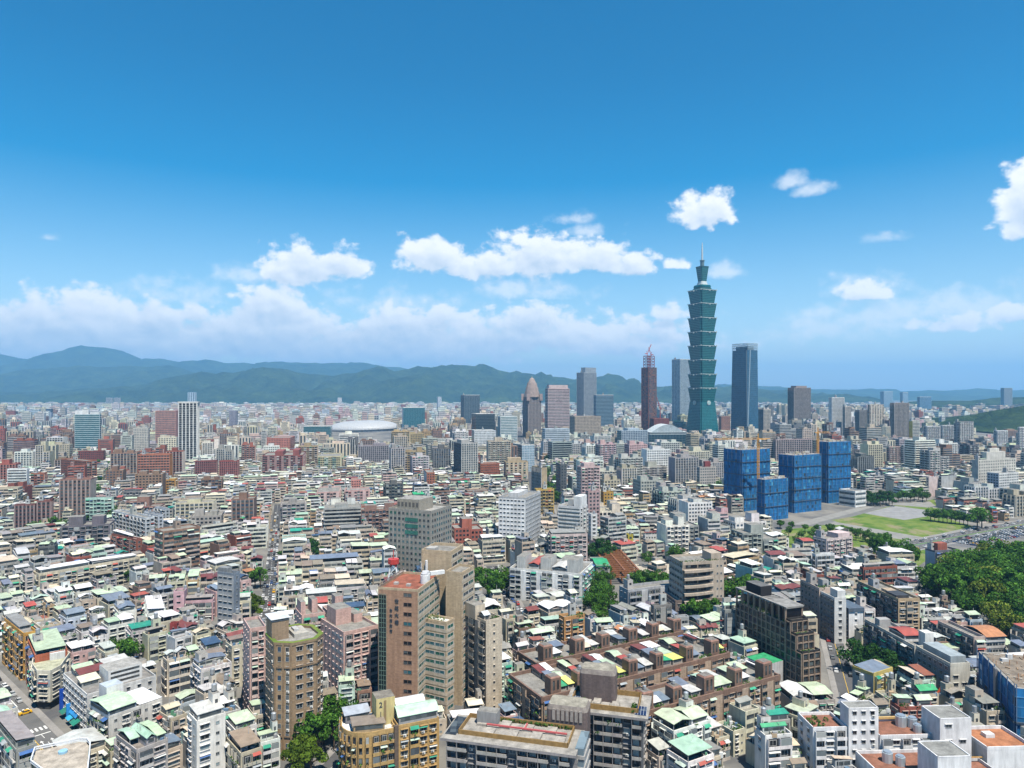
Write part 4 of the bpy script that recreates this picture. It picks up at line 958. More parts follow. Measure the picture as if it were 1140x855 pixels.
# extras on some of the towers above
def crown_domed():
    P, h, W_, D_, poly = fit(582, 588, 602.5, 442, Y=1950, beta=25)
    B = Bld('office_tower', 'brown granite tower with stepped domed crown and small finial', 'office building', P); FEET.append((poly, h, 'domed brown tower'))
    B.vol(poly, 0, h, [S('pier', (.30, .22, .20), fh=3.8, bay=4.2, rel=.5, glass='mid'), S('blank', (.3, .22, .2)), S('blank', (.3, .22, .2)), S('pier', (.24, .17, .16), fh=3.8, bay=4.2, rel=.5)], parapet=0)
    B.finish(); zt = lambda y: CAMH - (y - HOR) * 1950 / FPX
    c = MB(); cx = sum(p[0] for p in poly) / 4; cyy = sum(p[1] for p in poly) / 4; R = math.dist(poly[0], poly[2]) / 2
    oct_ = lambda r, n=12: [(cx + r * math.cos(2 * math.pi * (i + .5) / n), cyy + r * math.sin(2 * math.pi * (i + .5) / n)) for i in range(n)]
    for r0, r1, y0, y1 in ((.84, .78, 442, 436), (.72, .66, 436, 431), (.6, .5, 431, 426), (.42, .28, 426, 422.5), (.30, .12, 422.5, 420.5)): c.loft(oct_(R * r0), zt(y0), oct_(R * r1), zt(y1), (.33, .26, .23), 'wall')
    B.part('crown', c); f = MB(); f.cyl(cx, cyy, zt(420.5), zt(418), 1.2, (.4, .36, .3), 'paint', 6, .3); B.part('finial', f)
    for i, p in enumerate(poly): a = MB(); a.prism(shrink([(p[0] + dx, p[1] + dy) for dx, dy in ((-4, -4), (4, -4), (4, 4), (-4, 4))], 0), h - 10, h + 9, (.34, .26, .24)); B.part('corner_turret', a)
crown_domed()
def on_top(ref, name, frac, z1px, Y, col, m='wall'):
    poly, h, _ = next(f for f in FEET if f[2] == ref); root = TOPS[ref]
    mb = MB(); mb.prism(sub(poly, *frac), h, CAMH - (z1px - HOR) * Y / FPX, col, m); o = mb.build(name, root, (root.location.x, root.location.y, 0))
on_top('pink office block with arcade', 'penthouse', (.06, .94, .1, .9), 428.5, 1850, (.50, .40, .39))
on_top('grey stepped glass tower', 'upper_block', (.12, .98, .02, .6), 409, 2250, (.26, .30, .34))
on_top('white-ribbed glass tower', 'top_slab', (-.04, 1.04, -.04, 1.04), 447.2, 1175, (.55, .55, .53))
on_top('teal office block with white crown', 'white_crown', (.02, .55, .05, .9), 457, 1380, (.66, .67, .66))
on_top('teal office block with white crown', 'corner_crown', (.6, .98, .1, .8), 459, 1380, (.6, .62, .62))
on_top('brown apartment tower', 'top_frame', (.15, .8, .1, .9), 429.5, 1950, (.27, .22, .2))
on_top('lone grey slab tower', 'stair_tower', (.1, .95, .45, .98), 634, 362, (.2, .21, .22))
on_top('mauve gridded apartment towers', 'rooftop_block', (.5, .9, .2, .8), 494, 1180, (.28, .25, .27))
on_top('slate apartment tower', 'rooftop_block', (.1, .6, .2, .8), 490, 985, (.38, .37, .35))
on_top('dark red stepped block', 'stepped_top', (.3, .5, .1, .8), 503, 1040, (.24, .08, .07))
on_top('dark red stepped block', 'stepped_top', (.75, .9, .1, .8), 502, 1040, (.24, .08, .07))
on_top('blue grey cluster', 'upper_block', (.25, .7, .1, .9), 477, 1500, (.36, .43, .49))
on_top('tan ribbed tower', 'rooftop_block', (.1, .7, .2, .8), 510, 940, (.42, .33, .22))

tower_row([
 ('dark blue twin office tower far off, darker of the two beyond the dome', 'dark twin offices', (45, 47, 57, 455), 12, S('curtain', 'white', glass=(.02, .05, .09), fh=4), None, dict(Y=2900, kit=None)),
 ('far pair of grey residential towers before the mountain, taller than all around', 'far grey twin tower', (116, 118, 124, 443), 12, S('pier', (.4, .42, .45), fh=4, bay=5), None, dict(Y=5200, kit=None)),
 ('second of the far grey towers before the mountain with rounded top', 'second far grey tower', (125, 127, 132.5, 443), 12, S('pier', (.42, .43, .45), fh=4, bay=5), None, dict(Y=5200, kit=None)),
 ('blue and white striped tower rising behind the white-ribbed tower', 'blue striped tower', (207, 209, 217, 437), 12, S('pier', (.3, .45, .6), fh=4, bay=9, pw=2, glass='blue'), None, dict(Y=2600, kit=None)),
 ('purple grey tower with a red crane beside it, far beyond the low roofs', 'purple grey tower', (253, 255, 263, 458), 12, S('grid', (.28, .27, .32), fh=4, bay=4), None, dict(Y=2300, kit=None)),
 ('far white office block with a dark crown in front of the wooded hills', 'far white crowned block', (374, 376, 380.5, 443), 12, S('grid', (.6, .6, .62), fh=4, bay=5), None, dict(Y=4300, kit=None)),
 ('far pale round topped office beside the white crowned block', 'far round topped office', (391, 394, 400.5, 447), 12, S('grid', (.5, .48, .48), fh=4, bay=5), None, dict(Y=4000, kit=None)),
 ('far pale narrow tower in front of the hills near the tall dark glass tower', 'far pale narrow tower', (486, 487.5, 491.5, 442), 12, S('grid', (.55, .6, .66), fh=4, bay=5), None, dict(Y=4100, kit=None)),
 ('far grey glass office pair on the horizon, wider one', 'far grey glass office', (980, 984, 994, 436), 12, S('curtain', 'white', glass=(.16, .25, .33), fh=5), None, dict(Y=4200, kit=None)),
 ('far grey glass office pair on the horizon, narrower one', 'narrow far grey office', (1002, 1005, 1011, 437), 12, S('curtain', 'white', glass=(.16, .25, .33), fh=5), None, dict(Y=4400, kit=None)),
 ('far dark blue long office block on the horizon below the ridge', 'far dark blue office', (1021, 1024, 1037, 442), 12, S('curtain', 'white', glass=(.06, .14, .22), fh=5), None, dict(Y=3600, kit=None)),
 ('tall far grey tower standing high above the horizon beyond the park hill', 'tall far grey tower', (1114, 1118, 1127, 432), 12, S('pier', (.35, .4, .45), fh=5, bay=6), None, dict(Y=4700, kit=None)),
 ('cream banded block with yellow end beside the brown ribbed tower', 'cream block with yellow end', (1012, 1016, 1024, 469), 12, S('band', (.6, .58, .5), fh=3.5), S('blank', (.6, .45, .08)), dict(Y=1650)),
 ('cream office block with dark glass flank beyond the dark blue tapered tower', 'cream block with dark flank', (844, 850, 858, 456), 20, S('pier', (.52, .46, .38), fh=3.8, bay=5, glass='mid'), S('curtain', 'white', glass=(.03, .07, .1)), dict(Y=1950)),
 ('brown stone block peeping out behind the tapered tower', 'brown stone block', (800, 803, 813, 464), 15, S('grid', (.3, .16, .12), fh=3.8), None, dict(Y=2100)),
 ('stepped cream hotel block, largest building past the car park', 'stepped cream block', (1082, 1089, 1131, 513), 22, S('grid', (.50, .48, .43), fh=3.6, bay=4.5, ww=.4, wh=.45), S('blank', (.42, .41, .38)), dict(Y=880, name='hotel', cat='hotel')),
 ('white apartment wing with many windows in front of the stepped cream block', 'white windowed wing', (1099, 1112, 1134, 528), 22, S('grid', (.6, .6, .58), fh=3.3, bay=3, ww=.6, wh=.5, glasses=('mid', 'dark')), S('grid', (.5, .5, .5), fh=3.3, bay=3.5), dict(Y=840, name='apartment_block', cat='apartment block')),
])
tower_row([
 ('red brick apartment cluster block with a striped blank end, beside the lawn', 'red brick lawn block', (1042, 1050, 1068, 557), 16, S('balc', (.36, .16, .12), pat='BW', fh=3.1, rail=(.5, .34, .3)), S('blank', (.42, .38, .34)), dict(Y=765, name='apartment_block', cat='apartment block', kit=1)),
 ('middle block of the brick apartment cluster with a white end wall and dark roundel', 'white-ended brick block', (1066, 1073, 1090, 559), 16, S('balc', (.36, .17, .13), pat='BW', fh=3.1, rail=(.5, .34, .3)), S('blank', (.5, .5, .5)), dict(Y=745, name='apartment_block', cat='apartment block', kit=1)),
 ('long pink brown apartment block of the brick cluster, closest to the car park', 'pink brown cluster block', (1086, 1094, 1118, 561), 16, S('balc', (.42, .25, .2), pat='BWB', fh=3.1, rail=(.5, .36, .32)), S('blank', (.46, .44, .4)), dict(Y=728, name='apartment_block', cat='apartment block', kit=1)),
])
on_top('stepped cream block', 'upper_block', (.25, .75, .2, .9), 504, 880, (.5, .48, .44))
on_top('stepped cream block', 'rooftop_house', (.35, .6, .3, .7), 500, 880, (.55, .53, .48))
# white villa like hall by the blue towers
T('low white flat roofed hall with a dark ground floor beside the tallest blue wrapped tower', 'low white hall', (934, 952, 964, 548, None), 30, S('band', (.66, .66, .64), fh=5, glass='mid'), None, name='hall', cat='hall', Y=772, kit=None)

# stadium dome
def dome():
    Y = 2250.0; cx = (398 - CX) * Y / FPX; cyy = Y + 90; r = thing('sports_dome', 'large silver oval sports dome low among far blocks', 'stadium', (cx, cyy, 0)); FEET.append(([(cx - 115, Y - 10), (cx + 115, Y - 10), (cx + 115, Y + 190), (cx - 115, Y + 190)], 40, 'silver oval dome'))
    m = MB(); A, Bq, H = 118, 95, 27; n = 40; rings = 9; pr = None
    for i in range(rings + 1):
        a = i / rings * math.pi / 2; rr = math.cos(a) ** .75; zz = 6 + H * math.sin(a)
        cur = [(A * rr * math.cos(2 * math.pi * j / n), Bq * rr * math.sin(2 * math.pi * j / n), zz + 5 * rr * math.cos(2 * math.pi * j / n) * .6) for j in range(n)]
        if pr:
            for j in range(n): m.face([pr[j], pr[(j + 1) % n], cur[(j + 1) % n], cur[j]], (.40, .41, .42), 'sheet')
        pr = cur
    m.build('roof_shell', r)
    b = MB(); el = [(A * .97 * math.cos(2 * math.pi * j / n), Bq * .97 * math.sin(2 * math.pi * j / n)) for j in range(n)]; b.prism(el, 0, 7, (.2, .23, .26), 'curtain'); b.build('base_ring', r)
dome()
T('flat dark teal glass block in front of the silver dome', 'teal glass block at dome', (334, 338, 368, 475, None), 10, S('curtain', 'white', glass=(.03, .10, .11), fh=4), None, Y=2000, kit=None)
T('long pale flat roofed hall behind the silver dome', 'pale hall behind dome', (398, 402, 443, 463, None), 8, S('pier', (.45, .48, .5), fh=8, bay=8), None, Y=2700, kit=None, name='hall', cat='hall')
# exhibition hall with arched roof
def arch_hall():
    P, h, W_, D_, poly = fit(719, 722, 767, 484, Y=1560, beta=6, D=60)
    B = Bld('hall', 'wide hall with arched pale roof at the foot of the green skyscraper', 'hall', P); FEET.append((poly, h, 'arched hall'))
    B.near = False; B.vol(poly, 0, h, S('curtain', (.3, .33, .36), glass=(.02, .05, .065), fh=5, vbay=7, line=(.1, .13, .15)), parapet=0); B.finish()
    m = MB(); shed(m, sub(poly, .04, .98, .05, .95), h, 5, (.45, .5, .5), (.3, .35, .37), 'barrel', random.Random(1), rise=1)
    q = sub(poly, .1, .92, .1, .9); k = 10
    for i in range(k):
        u0, u1 = i / k, (i + 1) / k; f = lambda u: h + 5 + 17 * math.sin(math.pi * u); a = sub(q, u0, u1, 0, 1)
        m.face([(*a[0], f(u0)), (*a[1], f(u1)), (*a[2], f(u1)), (*a[3], f(u0))], (.5, .54, .54), 'sheet'); m.face([(*a[0], h), (*a[1], h), (*a[1], f(u1)), (*a[0], f(u0))], (.35, .4, .42), 'wall')
    B.part('arched_roof', m)
arch_hall()
# ------------------------------------------------------------------ near landmark buildings
def letter(cu, parent):
    t = bpy.data.objects.new('lettering', cu); COL.objects.link(t); bpy.context.view_layer.update()
    me = bpy.data.meshes.new_from_object(t.evaluated_get(bpy.context.evaluated_depsgraph_get())); bpy.data.objects.remove(t, do_unlink=True)
    o = bpy.data.objects.new('lettering', me); COL.objects.link(o); o.parent = parent; return o
BR = (.34, .205, .135); BE = (.43, .335, .225)
# brown tiled office with lettering, green ribbon windows and a taller beige part behind
def brown_office():
    P, h, W_, D_, poly = fit(421, 465, 500, 659, Y=265, beta=76, W=24)
    B = Bld('office_building', 'brown tiled office block with vertical lettering and a rust red roof', 'office building', P, maxwin=100)
    stL = S('blank', BR, m='tile'); stR = S('blank', BE, m='tile')
    # front (left) face runs P -> poly[3]; right face P -> poly[1]
    B.vol(poly, 0, h, [S('band', BE, m='tile', fh=3.45, pane=5.5, wh=.38, glasses=('green', 'green', (.016, .10, .075), 'teal'), rel=.12, margin=.8), stR, dict(stR), dict(stL, wall=BR)], top=ROOFC['rust red'], parapet=.9)
    f = B.facing(poly[3], poly[0]); t, n, L, _ = f; o = poly[3]
    nf = 14; fh = h / nf
    for i in range(nf): B.win(o, t, n, L * .75, (i + .6) * fh, L * .22, fh * .42, 'black' if i % 5 else 'teal', (.2, .13, .1))
    # glazed strip at the far corner
    g = MB(); g.obox(o, t, n, .3, L * .2, 0, h - 2.2, 0, .12, (.012, .02, .022), 'curtain')
    for i in range(nf * 2): g.obox(o, t, n, .3, L * .2, i * fh / 2, i * fh / 2 + .12, .12, .2, (.16, .24, .2), 'paint')
    for k in range(4): g.obox(o, t, n, .3 + k * L * .062, .42 + k * L * .062, 0, h - 2.2, .12, .2, (.16, .24, .2), 'paint')
    B.part('glazed_strip', g)
    # lettering
    def sign(txt, s, ztop, size, step, col):
        for i, ch in enumerate(txt):
            cu = bpy.data.curves.new('lettering', 'FONT'); cu.body = ch; cu.size = size; cu.extrude = .12; cu.align_x = 'CENTER'
            ob = letter(cu, B.root)
            x = o[0] + t[0] * s + n[0] * .14; y = o[1] + t[1] * s + n[1] * .14
            ob.location = B.loc(x, y, ztop - i * step); ob.rotation_euler = (math.pi / 2, 0, math.atan2(t[1], t[0])); ob.data.materials.append(MAT_SIGN)
    sign('世紀大樓', L * .475, h - 4.6, 1.75, 2.65, None)
    sign('台北富安店', L * .33, h - 8.0, 1.25, 1.95, None)
    m = MB()                                             # roof fence, ducts and drums
    for k in range(26):
        for e in (3,): p = (poly[0][0] + (poly[3][0] - poly[0][0]) * k / 25, poly[0][1] + (poly[3][1] - poly[0][1]) * k / 25)
    q = sub(poly, .0, 1, .93, .99)
    for k in range(24): a = sub(q, k / 24, k / 24, .5, .5)[0]; m.bar((*a, h + .9), (*a, h + 2.2), .09, (.2, .15, .13))
    a, b = sub(q, 0, 0, .5, .5)[0], sub(q, 1, 1, .5, .5)[0]; m.bar((*a, h + 2.2), (*b, h + 2.2), .1, (.2, .15, .13)); B.part('roof_railing', m)
    for u, v, r_ in ((.5, .12, 1.6), (.62, .16, 1.8)):
        d = MB(); c = sub(poly, u, u, v, v)[0]; d.cyl(c[0], c[1], h, h + 3.2, r_, (.6, .61, .62), 'paint', 14); d.cyl(c[0], c[1], h + 3.2, h + 4, r_ * .8, (.5, .5, .52), 'paint', 14); B.part('cooling_tower', d)
    d = MB(); c = sub(poly, .68, .68, .08, .08)[0]; c2 = sub(poly, .85, .85, -.2, -.2)[0]; d.bar((*c, h + 2.8), (*c2, h + 2.8), .7, (.62, .63, .64)); B.part('air_duct', d)
    for u, v in ((.25, .35), (.3, .7)): d = MB(); d.prism(sub(poly, u, u + .06, v, v + .1), h, h + .9, (.4, .38, .36)); B.part('roof_hatch', d)
    B.finish(); FEET.append((poly, h, 'brown lettered office'))
    # beige taller neighbour, stepped
    P2, h2, W2, D2, big = fit(468, 502, 523, 617, Y=291, beta=74, W=15, D=13)
    C = Bld('office_building', 'tall beige tiled office block with stepped terraces and slanting dark ribbon windows', 'office building', P2, maxwin=100)
    stb = S('band', BE, m='tile', fh=3.45, pane=7, wh=.42, glasses=('dark', 'black', 'green'), rel=.1, margin=1.2)
    bl = S('blank', BE, m='tile')
    C.vol(big, 0, h2, [stb, bl, bl, bl], parapet=1.2)
    # wing with green windows in front, terrace with plants
    P3, h3, W3, D3, wing = fit(466, 497, 505, 695, Y=268, beta=62, W=5.5, D=10.5)
    gw = S('band', BE, m='tile', fh=3.45, pane=4.5, wh=.4, glasses=('green', (.016, .10, .075), 'teal'), rel=.1, margin=.7)
    C.vol(wing, 0, h3, [gw, bl, bl, gw], top=ROOFC['white'], parapet=.9)
    P4, h4, W4, D4, side = fit(497, 514, 523, 640, Y=283, beta=70, W=13, D=7)
    C.vol(side, 0, h4, [stb, bl, bl, bl], parapet=1)
    pl = MB(); r = random.Random(4)
    for u, v in ((.2, .8), (.4, .55), (.3, .3), (.5, .85), (.65, .7)): c = sub(wing, u, u, v, v)[0]; clump(pl, c[0], c[1], h3 + .3, r, 1.3)
    C.part('roof_foliage', pl)
    d = MB(); d.prism(sub(big, .1, .4, .6, .9), h2, h2 + 1.6, (.35, .34, .32)); C.part('roof_hatch', d)
    d = MB(); c = sub(big, -.02, -.02, .75, .75)[0]; d.cyl(c[0] - .8, c[1] - .3, h + .5, h2 - 3, .55, (.62, .62, .62), 'paint', 8); C.part('flue', d)
    C.finish(); FEET.extend([(big, h2, 'beige stepped office'), (wing, h3, None), (side, h4, None)])
def _sign(k, out): principled(k, out, (.045, .055, .075, 1), .5, .3)
MAT_SIGN = mat('signpaint', _sign)
def _signw(k, out): principled(k, out, (.75, .75, .72, 1), .5, .3)
MAT_SIGNW = mat('signwhite', _signw)
brown_office()

def octagon_tower():
    # brown chamfered tower with a green edged roof
    P, h, W_, D_, poly = fit(292, 309, 350, 722, Y=238, beta=34, W=17, D=19)
    B = Bld('apartment_tower', 'brown chamfered apartment tower with a mossy green roof rim and white roof hut', 'apartment tower', P, maxwin=100)
    p, q, r_, s = poly; ch = lambda a, b, f: (a[0] + (b[0] - a[0]) * f, a[1] + (b[1] - a[1]) * f)
    c0 = G(309, 722, h); 
    oct8 = [ch(p, q, .3), ch(q, p, .22), ch(q, r_, .22), ch(r_, q, .22), ch(r_, s, .25), ch(s, r_, .25), ch(s, p, .22), ch(p, s, .22)]
    col = (.30, .215, .135)
    a = S('grid', col, m='tile', fh=3.15, bay=3.4, ww=.42, wh=.5, glasses=('dark', 'black', 'mid', 'blue'), piers=True, rel=.35, trim=(.26, .18, .11), ac=.55)
    b = S('grid', (.27, .19, .12), m='tile', fh=3.15, bay=3.0, ww=.6, wh=.52, glasses=('dark', 'black'), ac=.6)
    B.vol(oct8, 0, h, [b, b, a, a, a, a, b, a], parapet=0, top=(.3, .29, .27))
    m = MB(); band = 9
    for z0 in (h * .80, h * .2): m.loft([(x, y) for x, y in shrink(oct8, -.25)], z0, shrink(oct8, -.25), z0 + .5, (.2, .14, .09), 'tile')
    B.part('cornice', m)
    g = MB()
    o, i = shrink(oct8, -.15), shrink(oct8, 1.1)
    for j in range(8):
        k = (j + 1) % 8; g.face([(*o[j], h), (*o[k], h), (*o[k], h + .9), (*o[j], h + .9)], (.22, .16, .10), 'tile'); g.face([(*i[j], h), (*i[k], h), (*i[k], h + .9), (*i[j], h + .9)], (.22, .16, .10), 'tile'); g.face([(*o[j], h + .9), (*o[k], h + .9), (*i[k], h + .9), (*i[j], h + .9)], (.13, .24, .035), 'lawn')
    B.part('roof_rim', g)
    t = MB(); tw = sub(poly, .02, .36, .42, .80); t.prism(tw, h, h + 6.6, (.25, .18, .12), 'tile'); 
    B.part('stair_tower', t)
    w = MB(); shed(w, shrink(tw, -.5), h + 6.6, .8, (.6, .63, .66), (.3, .3, .32), 'flat', random.Random(2)); B.part('roof_shed', w)
    hh = MB(); hh.prism(sub(poly, .45, .75, .35, .8), h, h + 1.4, (.36, .34, .3)); hh.prism(sub(poly, .5, .6, .5, .7), h + 1.4, h + 2.2, (.4, .4, .4)); B.part('roof_plant_room', hh)
    B.finish(); FEET.append((poly, h, 'brown chamfered tower'))
octagon_tower()

def pink_complex():
    pk = (.50, .335, .30)
    P, h, W_, D_, poly = fit(357, 382.5, 421, 707, Y=277, beta=38)
    B = Bld('apartment_block', 'pink apartment block with pale grey bands and flat dark roof by the brown lettered office', 'apartment block', P, maxwin=100)
    a = S('balc', pk, m='tile', fh=3.1, bay=3.1, pat='BWW', rail=(.42, .34, .32), ac=.6, awn=.2); b = S('grid', (.52, .36, .335), m='tile', fh=3.1, bay=3.4, ww=.28, wh=.3, ac=.3)
    B.vol(poly, 0, h, [a, b, b, b], parapet=1.1)
    m = MB(); t, n, L, _ = B.facing(poly[3], poly[0])
    for i in range(10): m.obox(poly[3], t, n, L * .52, L - .1, i * 3.1 + .3, i * 3.1 + 1.5, 0, .06, (.40, .41, .43), 'tile')
    B.part('grey_band', m)
    d = MB(); d.prism(sub(poly, .15, .6, .55, .95), h, h + 6.5, pk, 'tile', ROOFC['concrete'], 'roofing'); B.part('stair_tower', d)
    d = MB(); d.prism(sub(poly, .65, .9, .5, .9), h, h + 3.5, pk, 'tile', ROOFC['concrete'], 'roofing'); B.part('lift_house', d)
    B.finish(); FEET.append((poly, h, 'pink banded block'))
    P, h, W_, D_, q = fit(331, 336, 362, 688, Y=292, beta=30, D=12)
    B = Bld('apartment_block', 'pink apartment wing crowded with green awnings behind the brown chamfered tower', 'apartment block', P, maxwin=60)
    B.vol(q, 0, h, [S('balc', pk, m='tile', fh=3.1, bay=2.8, pat='B', awn=.6, ac=.6, plants=.2), a, a, dict(b)], parapet=1.1)
    for f_ in ((.05, .25, .3, .9), (.55, .8, .4, .95)): d = MB(); d.prism(sub(q, *f_), h, h + 5.5, pk, 'tile', ROOFC['concrete'], 'roofing'); B.part('stair_tower', d)
    B.finish(); FEET.append((q, h, 'pink awning wing'))
    P, h, W_, D_, q = fit(362, 366, 386, 684, Y=300, beta=30, D=10)
    B = Bld('apartment_block', 'narrow pink apartment wing with leafy balconies wedged behind the pink banded block', 'apartment block', P, maxwin=50)
    B.vol(q, 0, h, [S('balc', (.5, .36, .33), m='tile', fh=3.1, bay=2.8, pat='B', awn=.3, ac=.4, plants=.7), a, a, dict(b)], parapet=1.1)
    d = MB(); d.prism(sub(q, .5, .95, .4, .95), h, h + 6, pk, 'tile', ROOFC['concrete'], 'roofing'); B.part('stair_tower', d)
    B.finish(); FEET.append((q, h, None))
    P, h, W_, D_, q = fit(272, 278, 296, 703, Y=262, beta=30, D=14)
    B = Bld('apartment_block', 'pink apartment block with white railings half hidden behind the brown chamfered tower', 'apartment block', P, maxwin=50)
    B.vol(q, 0, h, [S('balc', pk, m='tile', fh=3.1, bay=2.8, pat='BW', awn=.3, ac=.6), a, a, dict(b)], parapet=1.1); B.finish(); FEET.append((q, h, None))
pink_complex()

def beige_slab():
    P, h, W_, D_, poly = fit(523, 541, 559, 694, Y=276, beta=38)
    B = Bld('apartment_tower', 'beige apartment slab with a blank sunlit wall and a dark column of stacked balconies', 'apartment tower', P, maxwin=80)
    be = (.48, .41, .32)
    B.vol(poly, 0, h, [S('grid', be, m='tile', fh=3.1, bay=5, ww=.12, wh=.3), S('blank', be), S('blank', be), S('balc', (.2, .17, .14), fh=3.1, bay=4, pat='BP', rail=(.33, .28, .22), bd=1.2, awn=0)], parapet=1)  # dark wall colour on the balcony face paints its shade
    d = MB(); d.prism(sub(poly, -.1, .5, .55, 1.2), h, h + 5.5, be, 'wall', ROOFC['concrete'], 'roofing'); B.part('lift_house', d)
    d = MB(); shed(d, sub(poly, .0, .4, .1, .5), h, 2.6, (.5, .53, .55), (.35, .3, .25), 'gable', random.Random(3)); B.part('roof_shed', d)
    d = MB(); r = random.Random(8); 
    for u in (.55, .7, .85): c = sub(poly, u, u, .15, .15)[0]; clump(d, *c, h + .3, r, 1.1)
    B.part('roof_foliage', d)
    B.finish(); FEET.append((poly, h, 'beige balcony slab'))
beige_slab()

def stone_tower():
    P, h, W_, D_, poly = fit(432.5, 480, 503, 571, Y=455, beta=66)
    B = Bld('office_building', 'weathered grey stone office tower of small square windows with a green glass centre strip', 'office building', P, maxwin=100)
    gs = (.27, .255, .225)
    st = S('grid', gs, m='tile', fh=3.55, bay=3.0, ww=.52, wh=.46, glasses=('dark', 'dark', 'teal', 'green'), frame=(.2, .2, .18), piers=True, rel=.15, trim=(.30, .285, .255))
    B.vol(poly, 0, h, [dict(st, glasses=('dark', 'teal', 'blue')), st, st, st], top=(.33, .32, .3), parapet=1.3)
    t, n, L, _ = B.facing(poly[3], poly[0]); c = MB()
    for i in range(3): c.obox(poly[3], t, n, L * .40, L * .70, h - 6.6 - i * 3.6 * 1.15, h - 4.2 - i * 3.6 * 1.15, .2, .34, (.03, .14, .11), 'curtain')
    B.part('glazed_strip', c)
    d = MB(); pen = sub(poly, .05, .7, .3, .82); d.prism(pen, h, h + 7.5, (.30, .27, .22), 'tile', (.3, .29, .27), 'roofing')
    f = B.facing(pen[3], pen[0])
    for k in range(6): d.obox(pen[3], f[0], f[1], f[2] * (k + .15) / 6, f[2] * (k + .75) / 6, h + 2.5, h + 5.5, 0, .06, (.1, .09, .08), 'paint')
    B.part('penthouse', d); B.finish(); FEET.append((poly, h, 'grey stone tower'))
stone_tower()

def mast():
    x, y = G(437, 655)
    r = thing('radio_mast', 'red and white lattice radio mast rising beside the brown lettered office', 'mast', (x, y, 0)); 
    y = 330; x = (438 - CX) * y / FPX; r.location = (x, y, 0)
    a = MB(); z0, z1 = 26, CAMH - (622 - HOR) * y / FPX
    for k in range(6):
        t0, t1 = k / 6, (k + 1) / 6; w = lambda t: 3.0 * (1 - t) + .8; col = (.45, .04, .03) if k in (0, 5, 1) else (.7, .7, .68)
        for sx, sy in ((-1, -1), (1, -1), (1, 1), (-1, 1)):
            a.bar((sx * w(t0), sy * w(t0), z0 + (z1 - z0) * t0), (sx * w(t1), sy * w(t1), z0 + (z1 - z0) * t1), .22, col); a.bar((sx * w(t0), sy * w(t0), z0 + (z1 - z0) * t0), (-sy * w(t1), sx * w(t1), z0 + (z1 - z0) * t1), .14, col)
    a.build('lattice', r); b = MB(); b.prism([(-3.6, -3.6), (3.6, -3.6), (3.6, 3.6), (-3.6, 3.6)], 0, z0, (.4, .38, .35)); b.build('base', r)
    c = MB(); c.cyl(0, 0, z1 - 2.2, z1, 2.6, (.45, .05, .04), 'paint', 10); c.cyl(0, 0, z1, z1 + 4, .2, (.45, .05, .04), 'paint', 6); c.build('platform', r)
mast()

# grey-white ageing apartment blocks in the middle
def aging_block():
    wc = (.62, .62, .60)
    P, h, W_, D_, poly = fit(568, 646, 660, 641, Y=415, beta=70, D=44)
    B = Bld('apartment_block', 'large ageing white apartment block with pale vertical piers and green balcony screens', 'apartment block', P, maxwin=100)
    st = S('balc', wc, fh=3.0, bay=3.4, pat='BBPWBP', rail=(.42, .44, .42), trim=(.68, .69, .68), awn=.3, encl=.3)
    B.vol(poly, 0, h, [dict(st, pat='B', awn=.7, rail=(.2, .36, .27)), st, st, st], parapet=1.2)
    for f_, hh in (((.1, .5, .05, .2), 8), ((.2, .6, .45, .6), 7), ((.1, .5, .8, .92), 7.5), ((.6, .9, .25, .38), 5)): d = MB(); d.prism(sub(poly, *f_), h, h + hh, (.46, .46, .44), 'wall', ROOFC['concrete'], 'roofing'); B.part('stair_tower', d)
    for f_, rc in (((.2, .9, .62, .78), 'red'), ((.1, .9, .2, .42), 'pale grey'), ((.3, .95, .9, 1), 'pale green')): d = MB(); shed(d, sub(poly, *f_), h, 2.6, ROOFC[rc], (.45, .45, .44), 'gable', random.Random(5)); B.part('roof_shed', d)
    B.finish(); FEET.append((poly, h, 'ageing white block'))
aging_block()
